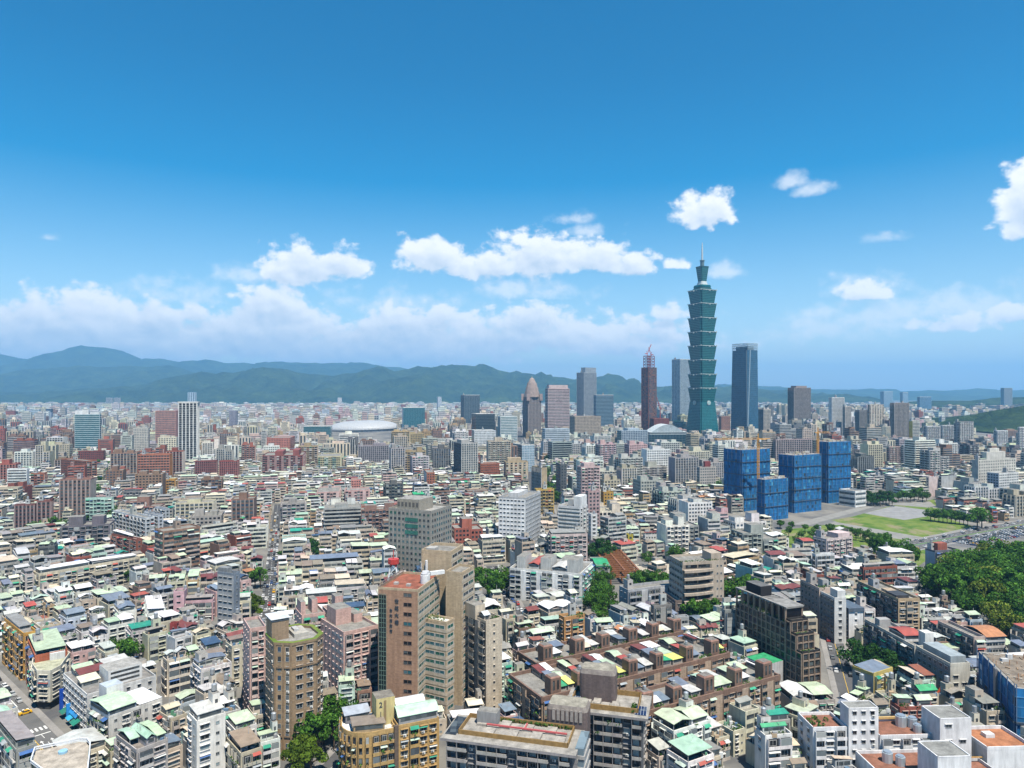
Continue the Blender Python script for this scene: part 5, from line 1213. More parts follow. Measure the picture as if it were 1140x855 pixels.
tower_row([
 ('white apartment slab tower with a grid of small windows and greyer side wall', 'white slab tower', (555, 585, 602, 556), 70, S('grid', (.40, .41, .42), fh=3.1, bay=3.4, ww=.4, wh=.4, ac=.2), S('grid', (.68, .68, .68), fh=3.1, bay=3.0, ww=.55, wh=.3, glasses=('dark', 'mid')), dict(Y=535, name='apartment_tower', cat='apartment tower')),  # right wall coloured grey to stand for shade on white
 ('stepped white apartment building with a tall flat lift tower', 'stepped white building', (621, 646, 654, 566), 62, S('balc', (.6, .6, .6), fh=3.1, bay=3.2, pat='WB'), S('band', (.68, .68, .67), fh=3.1, glass='mid', pane=3.5, wh=.4), dict(Y=560, name='apartment_block', cat='apartment block')),
 ('pink stepped apartment tower above the tree avenue', 'pink stepped tower', (642, 647, 668, 521), 20, S('balc', (.50, .37, .36), fh=3.1, bay=3.3, pat='BW', rail=(.5, .4, .4)), S('grid', (.5, .44, .42), fh=3.1), dict(Y=690, name='apartment_tower', cat='apartment tower')),
 ('mauve pink apartment tower in front of the pink stepped tower', 'mauve apartment tower', (652, 655, 668, 548), 20, S('grid', (.38, .26, .26), fh=3.1, bay=3, piers=True), None, dict(Y=600, name='apartment_tower', cat='apartment tower')),
 ('pale pink low block with wide balconies before the stepped white building', 'pale pink low block', (610, 613, 654, 597), 8, S('balc', (.52, .42, .40), fh=3.2, bay=3.4, pat='BW', rail=(.55, .46, .45)), None, dict(Y=500, name='apartment_block', cat='apartment block', kit=1)),
 ('grey-white narrow block joined to the stepped white building', 'grey narrow block', (655, 658, 665, 574), 15, S('grid', (.55, .55, .55), fh=3.1, bay=2.8), None, dict(Y=545, name='apartment_block', cat='apartment block')),
 ('ochre apartment block with many balconies beyond the white slab tower', 'ochre block', (595, 597, 617, 546), 10, S('balc', (.42, .29, .09), fh=3.1, bay=3, pat='BW', rail=(.45, .33, .14)), S('grid', (.3, .25, .2), fh=3.1), dict(Y=680, name='apartment_block', cat='apartment block')),
 ('small ochre stepped apartment block with dark window slots', 'small ochre block', (669, 672, 683, 549), 10, S('grid', (.42, .25, .06), fh=3.1, bay=2.8, ww=.5), None, dict(Y=690, name='apartment_block', cat='apartment block')),
 ('dark glass apartment slab along the tree avenue', 'dark avenue slab', (619, 624, 631, 518), 10, S('grid', (.10, .11, .12), fh=3.2), S('grid', (.14, .14, .14), fh=3.2), dict(Y=800, name='apartment_block', cat='apartment block')),
 ('grey and tan office block with a rounded roof by the tree avenue', 'grey tan office', (592, 603, 609, 522), 25, S('blank', (.42, .33, .22)), S('pier', (.3, .29, .28), fh=3.4), dict(Y=760)),
 ('pink apartment pair with mint stripes among the low roofs, closer one', 'pink mint striped block', (381, 384, 411, 547), 12, S('balc', (.52, .33, .31), fh=3.1, bay=3, pat='BWPW', rail=(.5, .4, .38)), None, dict(Y=745, name='apartment_block', cat='apartment block')),
 ('pink apartment pair with mint stripes among the low roofs, farther one', 'second pink mint block', (350, 353, 378, 549), 12, S('balc', (.50, .33, .30), fh=3.1, bay=3, pat='WBPB', rail=(.5, .4, .38)), None, dict(Y=745, name='apartment_block', cat='apartment block')),
 ('coral pink stepped block among the low pale roofs', 'coral stepped block', (389, 391, 402, 535), 12, S('grid', (.52, .22, .18), fh=3.2, bay=3), None, dict(Y=860, name='apartment_block', cat='apartment block')),
 ('brick red apartment block with rounded shoulder among low roofs', 'brick shoulder block', (472, 475, 484, 527), 12, S('grid', (.36, .14, .08), fh=3.2), S('blank', (.6, .58, .55)), dict(Y=880, name='apartment_block', cat='apartment block')),
 ('grey apartment slab with open corridors behind green trees', 'grey corridor slab', (676, 699, 768, 659), 22, S('balc', (.33, .34, .36), fh=3.1, bay=4.2, pat='BBP', rail=(.38, .39, .41), bd=1.3, awn=0, encl=.1), S('grid', (.30, .31, .33), fh=3.1, bay=4, ww=.35, wh=.25), dict(Y=385, name='apartment_block', cat='apartment block', D=9, W=33)),
 ('low dark grey block in front of the grey corridor slab', 'low dark grey block', (725, 728, 748, 677), 20, S('balc', (.2, .19, .18), fh=3.1, bay=3.6, pat='BP', awn=.1), None, dict(Y=350, name='apartment_block', cat='apartment block')),
 ('grey three storey annex with long windows beside the curved beige office', 'grey annex', (748, 750, 767, 690), 15, S('band', (.36, .37, .38), fh=3.4, pane=4), None, dict(Y=345, kit=None)),
 ('brown office podium carrying the curved beige office', 'brown podium', (748, 752, 806, 671), 10, S('grid', (.17, .13, .11), fh=3.6, bay=3.6, ww=.6), None, dict(Y=376, D=20, kit=None)),
 ('dark narrow apartment block with a green roof beside the black gridded tower', 'narrow green roofed block', (804, 807, 821, 682), 15, S('balc', (.24, .26, .26), fh=3.1, bay=3, pat='B', encl=.6), None, dict(Y=330, name='apartment_block', cat='apartment block', rc='mint', kit=1)),
 ('orange tan five storey block with roof garden near the ageing white block', 'orange tan block', (622, 628, 651, 690), 25, S('balc', (.44, .24, .10), fh=3.1, bay=3, pat='WB', rail=(.46, .3, .16)), None, dict(Y=330, name='apartment_block', cat='apartment block', plants=8)),
 ('tall mustard and green narrow apartment block beside the building site', 'mustard narrow block', (696, 699, 705, 597), 15, S('grid', (.42, .36, .06), fh=3.1, bay=2.6), None, dict(Y=560, name='apartment_block', cat='apartment block')),
 ('white apartment block with red roof edge and many air conditioners behind the building site', 'white block with red roof edge', (716, 718, 737, 597), 12, S('grid', (.58, .58, .57), fh=3.1, bay=2.4, ww=.5, wh=.4), None, dict(Y=560, name='apartment_block', cat='apartment block', rc='maroon', kit=1)),
 ('grey gridded apartment tower with a dark red roof hut near the netted towers', 'grey gridded block', (776, 779, 797, 521), 15, S('grid', (.40, .37, .34), fh=3.2, bay=2.8, ww=.62, wh=.5, glass='mid'), None, dict(Y=860, name='apartment_block', cat='apartment block')),
 ('mauve residential slab row behind the blue wrapped towers', 'mauve slab row', (861, 864, 906, 490), 12, S('pier', (.33, .26, .26), fh=3.3, bay=4, rel=.6), None, dict(Y=1180, name='apartment_block', cat='apartment block')),
 ('white apartment tower with recessed balconies joined to a pink brown tower', 'white recessed block', (1003, 1006, 1018, 496), 15, S('balc', (.55, .54, .53), fh=3.2, bay=3, pat='BW'), None, dict(Y=1150, name='apartment_block', cat='apartment block')),
 ('pink brown apartment tower joined to the white recessed block', 'pink brown tower', (987, 990, 1003, 498), 15, S('balc', (.42, .31, .28), fh=3.2, bay=3, pat='BW'), None, dict(Y=1150, name='apartment_block', cat='apartment block')),
 ('pale pink five storey block with a blank end wall beyond the paved yard', 'pale pink blank block', (1031, 1034, 1046, 532), 15, S('blank', (.55, .45, .43)), S('grid', (.4, .36, .34), fh=3.2), dict(Y=850, name='apartment_block', cat='apartment block')),
 ('grey five storey apartment block with green roof beyond the paved yard', 'grey green-roofed block', (1045, 1048, 1065, 531), 15, S('blank', (.40, .41, .41)), S('balc', (.3, .3, .3), fh=3.2), dict(Y=850, name='apartment_block', cat='apartment block', rc='pale green', kit=1)),
 ('grey and dark blue apartment slab with rooftop brick hut in front of the wooded hill', 'slab before wooded hill', (1030, 1041, 1067, 615), 15, S('balc', (.14, .14, .16), fh=3.1, bay=3.2, pat='BW'), S('blank', (.46, .48, .53)), dict(Y=470, name='apartment_block', cat='apartment block')),
 ('pale pink apartment building with irregular roof levels beside the cross street', 'pale pink stepped building', (905, 920, 949, 602), 25, S('balc', (.55, .46, .44), fh=3.1, bay=3.2, pat='BW'), S('grid', (.5, .43, .41), fh=3.1), dict(Y=500, name='apartment_block', cat='apartment block')),
 ('white apartment building with long balconies below the pale pink stepped one', 'white long-balcony building', (904, 908, 929, 619), 12, S('balc', (.62, .62, .62), fh=3.1, bay=3.4, pat='B', rail=(.6, .6, .6), awn=0), None, dict(Y=470, name='apartment_block', cat='apartment block')),
 ('dark red brick block with green balcony strips on the cross street', 'dark brick and green block', (957, 961, 999, 634), 12, S('balc', (.28, .09, .06), fh=3.1, bay=3.6, pat='BB', rail=(.3, .12, .09)), S('balc', (.1, .1, .1), fh=3.1, rail=(.1, .3, .15)), dict(Y=425, name='apartment_block', cat='apartment block', kit=1)),
 ('brown and beige apartment block with a lit narrow front and long dark side', 'brown beige deep block', (970, 1000, 1024, 669), 6, S('balc', (.40, .30, .19), fh=3.1, bay=3.4, pat='WB', rail=(.45, .36, .26)), S('balc', (.14, .11, .10), fh=3.1, bay=3.4, pat='BW', rail=(.2, .17, .15)), dict(Y=352, name='apartment_block', cat='apartment block', D=34)),  # left wall far darker: the side's shade is painted in
 ('slim white walled block with four small windows on its end', 'slim white end-wall block', (936, 945, 961, 681), 8, S('grid', (.68, .68, .68), fh=3.2, bay=8, ww=.18, wh=.36), S('balc', (.3, .3, .3), fh=3.2, rail=(.35, .35, .35)), dict(Y=355, name='apartment_block', cat='apartment block', D=13, rc='dark blue', kit=None)),  # left balcony side coloured dark to show shade on a white block
 ('grey white block with a tall stair tower and a blue street sign', 'grey stair-tower block', (915, 929, 942, 668), 8, S('grid', (.52, .52, .51), fh=3.2, bay=4, ww=.3), S('grid', (.18, .17, .17), fh=3.2, bay=3.2), dict(Y=353, name='apartment_block', cat='apartment block', D=22)),  # dark left wall colour imitates a side out of the sun
 ('pinkish bare walled tall block behind the black gridded tower', 'pinkish bare block', (903, 912, 927, 657), 8, S('blank', (.50, .40, .34)), S('grid', (.25, .2, .18), fh=3.2), dict(Y=365, name='apartment_block', cat='apartment block', D=18, plants=6)),  # left wall is a shaded copy of the pinkish colour
 ('long dark sided apartment block with a red roof hut and a white stair tower', 'red hut apartment block', (974, 1018, 1042, 722), 5, S('balc', (.44, .42, .38), fh=3.0, bay=3.6, pat='BBW', rail=(.48, .46, .42), encl=.1), S('balc', (.17, .165, .16), fh=3.0, bay=3.6, pat='BW', rail=(.22, .21, .2)), dict(Y=300, name='apartment_block', cat='apartment block', D=36, kit=None)),  # shade of the long left side is put into its wall colour
 ('narrow grey building with yellow painted balconies and a grey sheet roof', 'yellow balcony building', (949, 972.5, 994, 753), 30, S('balc', (.45, .36, .12), fh=3.0, bay=2.6, pat='BW', rail=(.5, .42, .16), awn=.5), S('grid', (.36, .36, .34), fh=3.0, bay=4, skip=.4), dict(Y=276, name='apartment_block', cat='apartment block', kit=None)),

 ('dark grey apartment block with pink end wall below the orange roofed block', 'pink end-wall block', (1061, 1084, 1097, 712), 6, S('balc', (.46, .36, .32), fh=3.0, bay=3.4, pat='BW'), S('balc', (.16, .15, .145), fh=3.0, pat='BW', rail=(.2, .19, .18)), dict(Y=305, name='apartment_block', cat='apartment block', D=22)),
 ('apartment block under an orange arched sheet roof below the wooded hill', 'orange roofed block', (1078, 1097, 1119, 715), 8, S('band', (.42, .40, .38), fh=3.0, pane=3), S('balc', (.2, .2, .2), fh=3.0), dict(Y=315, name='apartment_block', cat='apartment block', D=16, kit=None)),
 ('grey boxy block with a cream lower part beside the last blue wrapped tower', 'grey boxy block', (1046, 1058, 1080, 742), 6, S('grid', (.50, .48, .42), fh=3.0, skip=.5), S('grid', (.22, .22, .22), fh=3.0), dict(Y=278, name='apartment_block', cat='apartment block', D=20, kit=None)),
 ('pink apartment house with stacked green edged balconies', 'pink green-edged house', (197, 199, 237, 672), 12, S('balc', (.52, .34, .36), fh=3.1, bay=3.6, pat='B', rail=(.5, .5, .44), awn=.5, encl=.2), S('grid', (.52, .34, .36), fh=3.1), dict(Y=385, name='apartment_block', cat='apartment block', kit=1)),
 ('slim pink apartment tower beside the pink green-edged house', 'slim pink tower', (189, 193, 205, 661), 12, S('grid', (.55, .35, .38), fh=3.1, bay=3, ww=.4, wh=.3), S('blank', (.5, .32, .35)), dict(Y=382, name='apartment_tower', cat='apartment tower')),
 ('slim dark red tiled block in front of the slim pink tower', 'slim dark red block', (187, 189, 197, 697), 12, S('grid', (.24, .045, .04), fh=3.1, bay=3, ww=.3, wh=.4), None, dict(Y=335, name='apartment_block', cat='apartment block', kit=None)),
 ('orange stuccoed apartment block with stepped towers above the avenue', 'orange stepped block', (5, 26, 41, 708), 48, S('balc', (.48, .26, .06), fh=3.1, bay=3, pat='BW', rail=(.5, .3, .1)), S('balc', (.50, .27, .06), fh=3.1, bay=3, pat='BBW', rail=(.5, .28, .08)), dict(Y=308, name='apartment_block', cat='apartment block', kit=1)),
 ('red brick apartment block with a green roof shed behind the cream corner building', 'red brick roof-shed block', (30, 39, 75, 733), 40, S('blank', (.36, .11, .06)), S('balc', (.2, .08, .06), fh=3.1, pat='BW', rail=(.3, .14, .1)), dict(Y=290, name='apartment_block', cat='apartment block', kit=1, rc='pale green', plants=3)),
 ('long cream apartment row of shared balconies with a blank end wall', 'long cream row', (22, 43, 140, 641), 50, S('balc', (.55, .49, .37), fh=3.1, bay=3.4, pat='BBW', rail=(.58, .53, .42), encl=.15), S('balc', (.5, .45, .34), fh=3.1, bay=3, pat='BW'), dict(Y=424, name='apartment_block', cat='apartment block', D=11, W=58, rc='white', kit=1)),
 ('front slab of the white slab group with a blue grey shaded end', 'white slab group', (126, 162, 172, 578), 52, S('balc', (.5, .52, .54), fh=3.1, bay=3, pat='WB'), S('balc', (.62, .62, .62), fh=3.1, bay=3.2, pat='BW', rail=(.6, .6, .6)), dict(Y=560, name='apartment_block', cat='apartment block')),  # blue grey of the end wall is shade painted onto white
 ('white apartment slab behind the nearest one of the white slab group', 'second white slab', (160, 176, 182, 575), 52, S('grid', (.45, .48, .52), fh=3.1), S('balc', (.62, .62, .62), fh=3.1, bay=3.2, pat='BW', rail=(.6, .6, .6)), dict(Y=600, name='apartment_block', cat='apartment block')),
 ('white tall apartment slab at the back of the white slab group', 'back white slab', (172, 184, 189, 568), 52, S('grid', (.42, .46, .5), fh=3.1), S('balc', (.62, .62, .62), fh=3.1, bay=3.2, pat='BW', rail=(.6, .6, .6)), dict(Y=650, name='apartment_block', cat='apartment block')),
])
on_top('red hut apartment block', 'stair_tower', (.55, .95, .02, .14), 706, 300, (.58, .58, .56))
on_top('red hut apartment block', 'lift_house', (.05, .6, .7, .8), 690, 325, (.35, .34, .33))
on_top('grey stair-tower block', 'stair_tower', (.3, .98, .02, .3), 658, 353, (.58, .58, .57))
on_top('slim white end-wall block', 'roof_shed', (-.06, 1.04, -.04, 1), 677, 355, (.09, .12, .16), 'sheet')
on_top('stepped white building', 'lift_tower', (.05, .9, -.0, .3), 553, 560, (.66, .66, .65))
on_top('pink stepped tower', 'upper_block', (.2, .75, .2, .9), 516, 690, (.5, .38, .37))
on_top('white slab tower', 'lift_house', (.2, .8, .4, .75), 551, 535, (.5, .5, .5))
on_top('grey boxy block', 'upper_box', (.2, .98, .1, .9), 733, 278, (.30, .34, .36), 'sheet')
on_top('slab before wooded hill', 'brick_hut', (.2, .6, .2, .8), 606, 470, (.3, .1, .07))
on_top('brown beige deep block', 'lift_house', (.3, .75, .3, .55), 655, 370, (.38, .30, .22))
on_top('brown beige deep block', 'dark_roof', (.02, .6, .05, .3), 664, 352, (.05, .05, .055), 'sheet')
on_top('orange stepped block', 'stair_tower', (.1, .5, .6, .95), 694, 318, (.5, .27, .06))
on_top('grey gridded block', 'roof_hut', (.35, .7, .2, .8), 514, 860, (.2, .05, .05))
on_top('pale pink stepped building', 'upper_block', (.5, .95, .1, .9), 596, 500, (.55, .44, .43))
def shed_on(ref, frac, rc, kind, hh=2.6, wc=(.45, .45, .44), rise=1.1):
    poly, h, _ = next(f for f in FEET if f[2] == ref); root = TOPS[ref]
    mb = MB(); shed(mb, sub(poly, *frac), h, hh, ROOFC[rc], wc, kind, random.Random(7), rise=rise); mb.build('roof_shed', root, (root.location.x, root.location.y, 0))
shed_on('red hut apartment block', (.1, .98, .22, .55), 'red', 'gable', 2.6, (.6, .6, .6))
shed_on('yellow balcony building', (.02, .98, .05, .95), 'slate blue', 'mono', .8)
shed_on('orange roofed block', (-.02, 1.02, -.05, .9), 'orange', 'barrel', 2.4, (.5, .5, .5), 1.6)
shed_on('stepped cream block', (.1, .3, .2, .6), 'pale green', 'flat', 2)
shed_on('red brick roof-shed block', (.1, .5, .2, .7), 'pale green', 'mono', 2.4, (.4, .4, .4))
# ------------------------------------------------------------------ black gridded tower
def black_grid_tower():
    u = math.radians(20); C0 = (118.4, 289.6)
    P, h, W_, D_, low = fit(821, 893, 913, 728, Y=289.6, beta=20, D=9.4)
    B = Bld('apartment_tower', 'near black apartment tower with a tan grid of frames and planted step terraces', 'apartment tower', P, maxwin=100)
    col = (.03, .027, .026); fr = (.25, .185, .14)
    st = S('grid', col, m='tile', fh=3.15, bay=3.0, ww=.74, wh=.66, glasses=('black', 'black', 'dark', (.03, .035, .03)), frame=(.10, .085, .075), piers=True, bands=True, trim=fr, rel=.45, margin=.2)
    a = (-math.sin(u), math.cos(u)); b = (math.cos(u), math.sin(u))
    at = lambda s, t: (P[0] + b[0] * s + a[0] * t, P[1] + b[1] * s + a[1] * t)
    q = lambda s0, s1, t0, t1: [at(s0, t0), at(s1, t0), at(s1, t1), at(s0, t1)]
    B.vol(q(0, W_, 0, 9.4), 0, h, st, parapet=.9)
    B.vol(q(0, W_ * .97, 3.2, 9.4), h, h + 6.3, st, parapet=.9)
    B.vol(q(0, W_ * .95, 6.4, 9.4), h + 6.3, h + 11, st, parapet=.9)
    H = 34.7
    B.vol(q(0, W_ * .95, 9.4, 42), 0, H - 6.5, st, parapet=0)
    d = MB(); d.prism(q(.6, W_ * .9, 9.6, 20), H - 6.5, H - .5, (.012, .012, .015), 'curtain'); d.prism(q(2.6, W_ * .9, 22, 41), H - 6.5, H - 2.5, (.03, .03, .032), 'curtain'); B.part('glass_penthouse', d)
    s = MB(); 
    for k in range(17):
        t = 9.2 + k * 2.05; s.obox(at(0, t), b, (a[0], a[1]), -.3, W_ * .95, H - .6, H - .1, -.35, .35, (.26, .25, .24), 'wall', '')
    for e in (0, W_ * .93):
        for k in range(9): t = 9.6 + k * 4; s.bar((*at(e, t), H - 6.5), (*at(e, t), H - .5), .35, fr, 'tile')
    s.obox(at(0, 9), a, b, 0, 33.2, H - .2, H + .15, -.35, .7, (.28, .27, .26), 'wall', ''); s.obox(at(0, 9), a, b, 0, 33.2, H - .2, H + .15, W_ * .95 - .6, W_ * .95 + .3, (.28, .27, .26), 'wall', ''); s.prism(q(-.3, W_ * .97, 8.8, 20), H - .25, H + .1, (.27, .265, .255), 'roofing')
    B.part('roof_pergola', s)
    d = MB(); d.prism(q(1.5, W_ * .8, 27, 37), H - 1, H + 4, (.022, .022, .026), 'wall', (.14, .14, .14), 'roofing'); B.part('lift_house', d)
    p = MB(); r = random.Random(3)
    for k in range(9): clump(p, *at(.5, 11 + k * 3.4), H - 6.3, r, r.uniform(.9, 1.5))
    for k in range(5): clump(p, *at(1 + k * 1.2, .8), h + .2, r, .8); clump(p, *at(1 + k * 1.2, 4), h + 6.5, r, .7)
    B.part('terrace_foliage', p); B.finish(); FEET.append((q(0, W_, 0, 42), 30, 'black gridded tower'))
black_grid_tower()

# ------------------------------------------------------------------ buildings wrapped in blue netting
BN = (.012, .125, .31)
def wrapped(label, ref, geo, beta, Y, band=4, D=None, W=None, inset=None):
    x0, xc, x1, yt = geo
    P, h, W_, D_, poly = fit(x0, xc, x1, yt, Y=Y, beta=beta, D=D, W=W)
    B = Bld('wrapped_building', label, 'building site', P); FEET.append((poly, h, ref)); TOPS[ref] = B.root
    r = B.r; m = MB(); m.prism(poly, 0, h, BN, 'net', (.3, .29, .27), 'roofing')
    n = max(2, round(h / 13))
    for i in range(4):
        f = B.facing(poly[i], poly[(i + 1) % 4])
        t, nn, L, vis = f
        k = max(1, round(L / 2.4)); 
        for j in range(k):
            z = 0
            while z < h - 1:
                z1 = min(h - .4, z + 3.3); d = r.uniform(.02, .28); m.obox(poly[i], t, nn, j * L / k + .05, (j + 1) * L / k - .05, z + .12, z1, 0, d, jit(BN, r, .18) if r.random() > .07 else r.choice(((.03, .04, .05), (.06, .25, .42), (.02, .05, .1))), 'net', 'bB'); m.obox(poly[i], t, nn, j * L / k, (j + 1) * L / k, z - .15, z + .12, 0, .32, (.05, .17, .33), 'net', 'bB'); z += 3.4
    B.part('netting', m)
    f = MB()
    for i in range(4):
        t, nn, L, vis = B.facing(poly[i], poly[(i + 1) % 4])
        for j in range(1, n): f.obox(poly[i], t, nn, -.2, L + .2, j * h / n - .35, j * h / n + .25, 0, .9, (.05, .07, .10), 'paint')
        for j in range(int(L / 6) + 1): f.bar((poly[i][0] + t[0] * j * 6 + nn[0] * .5, poly[i][1] + t[1] * j * 6 + nn[1] * .5, 0), (poly[i][0] + t[0] * j * 6 + nn[0] * .5, poly[i][1] + t[1] * j * 6 + nn[1] * .5, h + 1.5), .12, (.10, .16, .26))
    B.part('scaffold_deck', f)
    t_ = MB()
    for k in range(14):
        c = sub(poly, *(r.uniform(.1, .85),) * 2, *(r.uniform(.1, .85),) * 2)[0]; s = r.uniform(.8, 2.4); t_.prism([(c[0] - s, c[1] - s * .6), (c[0] + s, c[1] - s * .6), (c[0] + s, c[1] + s * .6), (c[0] - s, c[1] + s * .6)], h, h + r.uniform(.6, 2.6), r.choice(((.4, .38, .34), (.3, .3, .3), (.45, .4, .3), (.5, .5, .5))))
    for k in range(40):
        c = sub(poly, *(r.uniform(.02, .98),) * 2, *(r.uniform(.02, .98),) * 2)[0]; t_.bar((*c, h), (*c, h + r.uniform(1, 2.6)), .1, (.35, .2, .12))
    tag(t_.build('roof_formwork', B.root, (B.base[0], B.base[1], 0)), kind='stuff')
    return B, poly, h
wrapped('blue netted tower with an orange crane mast against its side, front of the group', 'front blue netted tower', (806, 826, 857, 501), 28, 745)
wrapped('lower blue netted block attached at the foot of the front netted tower', 'lower blue netted block', (843, 851, 877, 534), 28, 690)
wrapped('blue netted tower with a red hoist strip between two other netted towers', 'middle blue netted tower', (867, 884, 914, 507), 28, 735)
wrapped('tallest blue netted tower with a crane on top, beside the low white hall', 'tallest blue netted tower', (911, 922, 947, 492), 24, 800)
def near_wrapped():
    P = (173.3, 244.0); poly = quadpoly(P, 34, 36, -16); h = 23.5
    B, poly, h = None, poly, h
    PX_ = fit(1090, 1131, 1170, 766, Y=244, beta=-16, D=36, W=34)
    B, poly, h = wrapped('large block wrapped in dark blue netting with a rubble strewn flat roof', 'large blue wrapped block', (1090, 1131, 1170, 766), -16, 244, D=36, W=34)
    m = MB(); m.prism(sub(poly, .03, .97, .03, .97), h, h + .15, (.23, .19, .15), 'roofing'); r = random.Random(2)
    for k in range(60):
        c = sub(poly, *(r.uniform(.05, .95),) * 2, *(r.uniform(.05, .95),) * 2)[0]; a = r.uniform(0, 3); l = r.uniform(1, 3); m.bar((c[0], c[1], h + .25), (c[0] + math.cos(a) * l, c[1] + math.sin(a) * l, h + .3), r.uniform(.08, .3), r.choice(((.4, .36, .3), (.25, .2, .15), (.5, .48, .45), (.3, .2, .12))))
    B.part('rubble', m)
    t, n, L, _ = B.facing(poly[3], poly[0]); g = MB(); g.obox(poly[3], t, n, L * .5, L * .56, 0, h + .5, .2, .9, (.16, .16, .17), 'paint'); B.part('hoist_strip', g)
    s = MB()
    for z in (h * .8, h * .55): s.obox(poly[3], t, n, L * .08, L * .13, z - 1, z + 1, .3, .4, (.4, .5, .6), 'paint')
    B.part('net_mark', s)
near_wrapped()
def tower_crane(px, Y, z0, z1, label, jl, az, col=(.55, .26, .03)):
    x = (px - CX) * Y / FPX; r = thing('tower_crane', label, 'crane', (x, Y, 0)); m = MB(); w = .9
    n = int((z1 - z0) / 3)
    for k in range(n):
        a, b = z0 + (z1 - z0) * k / n, z0 + (z1 - z0) * (k + 1) / n
        for sx, sy in ((-1, -1), (1, -1), (1, 1), (-1, 1)): m.bar((sx * w, sy * w, a), (sx * w, sy * w, b), .18, col); m.bar((sx * w, sy * w, a), (-sy * w, sx * w, b), .13, col)
    m.build('mast', r)
    d = (math.cos(az), math.sin(az)); j = MB(); k = 0
    L = lambda s, e, z: (d[0] * s - d[1] * e, d[1] * s + d[0] * e, z)
    for e in (-.6, .6): j.bar(L(0, e, z1), L(jl, e, z1), .16, col)
    j.bar(L(0, 0, z1 + 1.4), L(jl, 0, z1 + 1.2), .16, col); s = 0
    while s < jl: j.bar(L(s, .6, z1), L(s + 1.5, 0, z1 + 1.4), .09, col); j.bar(L(s + 1.5, 0, z1 + 1.4), L(s + 3, -.6, z1), .09, col); s += 3
    j.build('jib', r)
    c = MB(); c.bar(L(0, 0, z1 + .2), L(-jl * .28, 0, z1 + .2), .6, col); c.bar(L(-jl * .2, 0, z1 - 1.2), L(-jl * .28, 0, z1 - 1.2), 1.4, (.3, .3, .3)); c.build('counter_jib', r)
    h = MB(); h.bar((0, 0, z1), (0, 0, z1 + 6), .4, col); h.bar((0, 0, z1 + 6), L(jl * .7, 0, z1 + 1.4), .06, (.2, .2, .2)); h.bar((0, 0, z1 + 6), L(-jl * .25, 0, z1 + .8), .06, (.2, .2, .2)); h.build('apex', r)
    cb = MB(); cb.prism([(.9, -1.6), (2.6, -1.6), (2.6, .2), (.9, .2)], z1 - 2.6, z1 - .2, (.6, .6, .6), 'paint'); cb.build('cab', r)
tower_crane(844, 728, 0, CAMH - (489 - HOR) * 728 / FPX, 'orange tower crane standing against the front blue netted tower, its long jib level', 46, math.radians(186))
tower_crane(910.5, 790, 40, CAMH - (482 - HOR) * 790 / FPX, 'shorter orange tower crane rising behind the middle and tallest blue netted towers', 14, math.radians(10))
def crawler(px, py, label, col, s, boom):
    g = G(px, py); r = thing('excavator', label, 'excavator', (g[0], g[1], 0))
    m = MB(); m.box(-1.6 * s, 1.6 * s, -1.3 * s, -.7 * s, 0, .8 * s, (.08, .08, .08), 'paint'); m.box(-1.6 * s, 1.6 * s, .7 * s, 1.3 * s, 0, .8 * s, (.08, .08, .08), 'paint'); m.build('track', r)
    b = MB(); b.box(-1.8 * s, 1.4 * s, -1.2 * s, 1.2 * s, .85 * s, 2.1 * s, col, 'paint'); b.build('body', r)
    c = MB(); c.box(.3 * s, 1.5 * s, -1.1 * s, -.1 * s, 2.1 * s, 3.1 * s, (.05, .07, .08), 'glass'); c.build('cab', r)
    a = MB(); z = 1.8 * s
    for p, q in zip(boom[:-1], boom[1:]): a.bar((p[0] * s, .3, z + p[1] * s), (q[0] * s, .3, z + q[1] * s), .28 * s, col)
    a.build('boom', r)
crawler(720, 649, 'yellow excavator with bent boom on the building site', (.6, .38, .02), 2.0, [(1, 0), (3.4, 3.4), (6.5, .8), (6.2, -1.2)])
crawler(1043, 792, 'small red mobile crane with lattice boom behind the white stepped building', (.55, .1, .03), 1.7, [(.5, 0), (-3.5, -4), (2.5, 5.5)])

# rusty steel frame, green roofed hall and slab at the building site
def steel_frame():
    P, h, W_, D_, poly = fit(680, 683, 711, 616, Y=520, beta=3, h=7, W=19, D=60)
    P = G(680, 651); poly = quadpoly(P, 18.5, 60, 3); h = 9
    r = thing('steel_frame', 'rusty brown steel excavation frame with open bays at the building site', 'steel frame', (P[0], P[1], 0)); FEET.append((poly, h, 'rusty steel frame'))
    m = MB(); rc = (.22, .09, .035)
    for zz in (h, h * .55):
        for u in (0, .5, 1): a, b = sub(poly, u, u, 0, 1)[0], sub(poly, u, u, 0, 1)[3]; m.bar((a[0] - P[0], a[1] - P[1], zz), (b[0] - P[0], b[1] - P[1], zz), .55, rc)
        for k in range(13): a = sub(poly, 0, 0, k / 12, k / 12)[0]; b = sub(poly, 1, 1, k / 12, k / 12)[0]; m.bar((a[0] - P[0], a[1] - P[1], zz), (b[0] - P[0], b[1] - P[1], zz), .38, rc)
    m.build('beam', r); m = MB()
    for u in (0, .5, 1):
        for k in range(7): a = sub(poly, u, u, k / 6, k / 6)[0]; m.bar((a[0] - P[0], a[1] - P[1], 0), (a[0] - P[0], a[1] - P[1], h), .4, rc)
    m.build('post', r)
steel_frame()
T('small grey hall under a vivid green sheet roof at the building site', 'vivid green hall', (660, 664, 679, 631, None), 5, S('grid', 'grey', fh=3), None, name='hall', cat='hall', Y=455, kit=None, D=22); shed_on('vivid green hall', (-.03, 1.03, -.03, 1.03), 'bright green', 'gable', .4, rise=2)

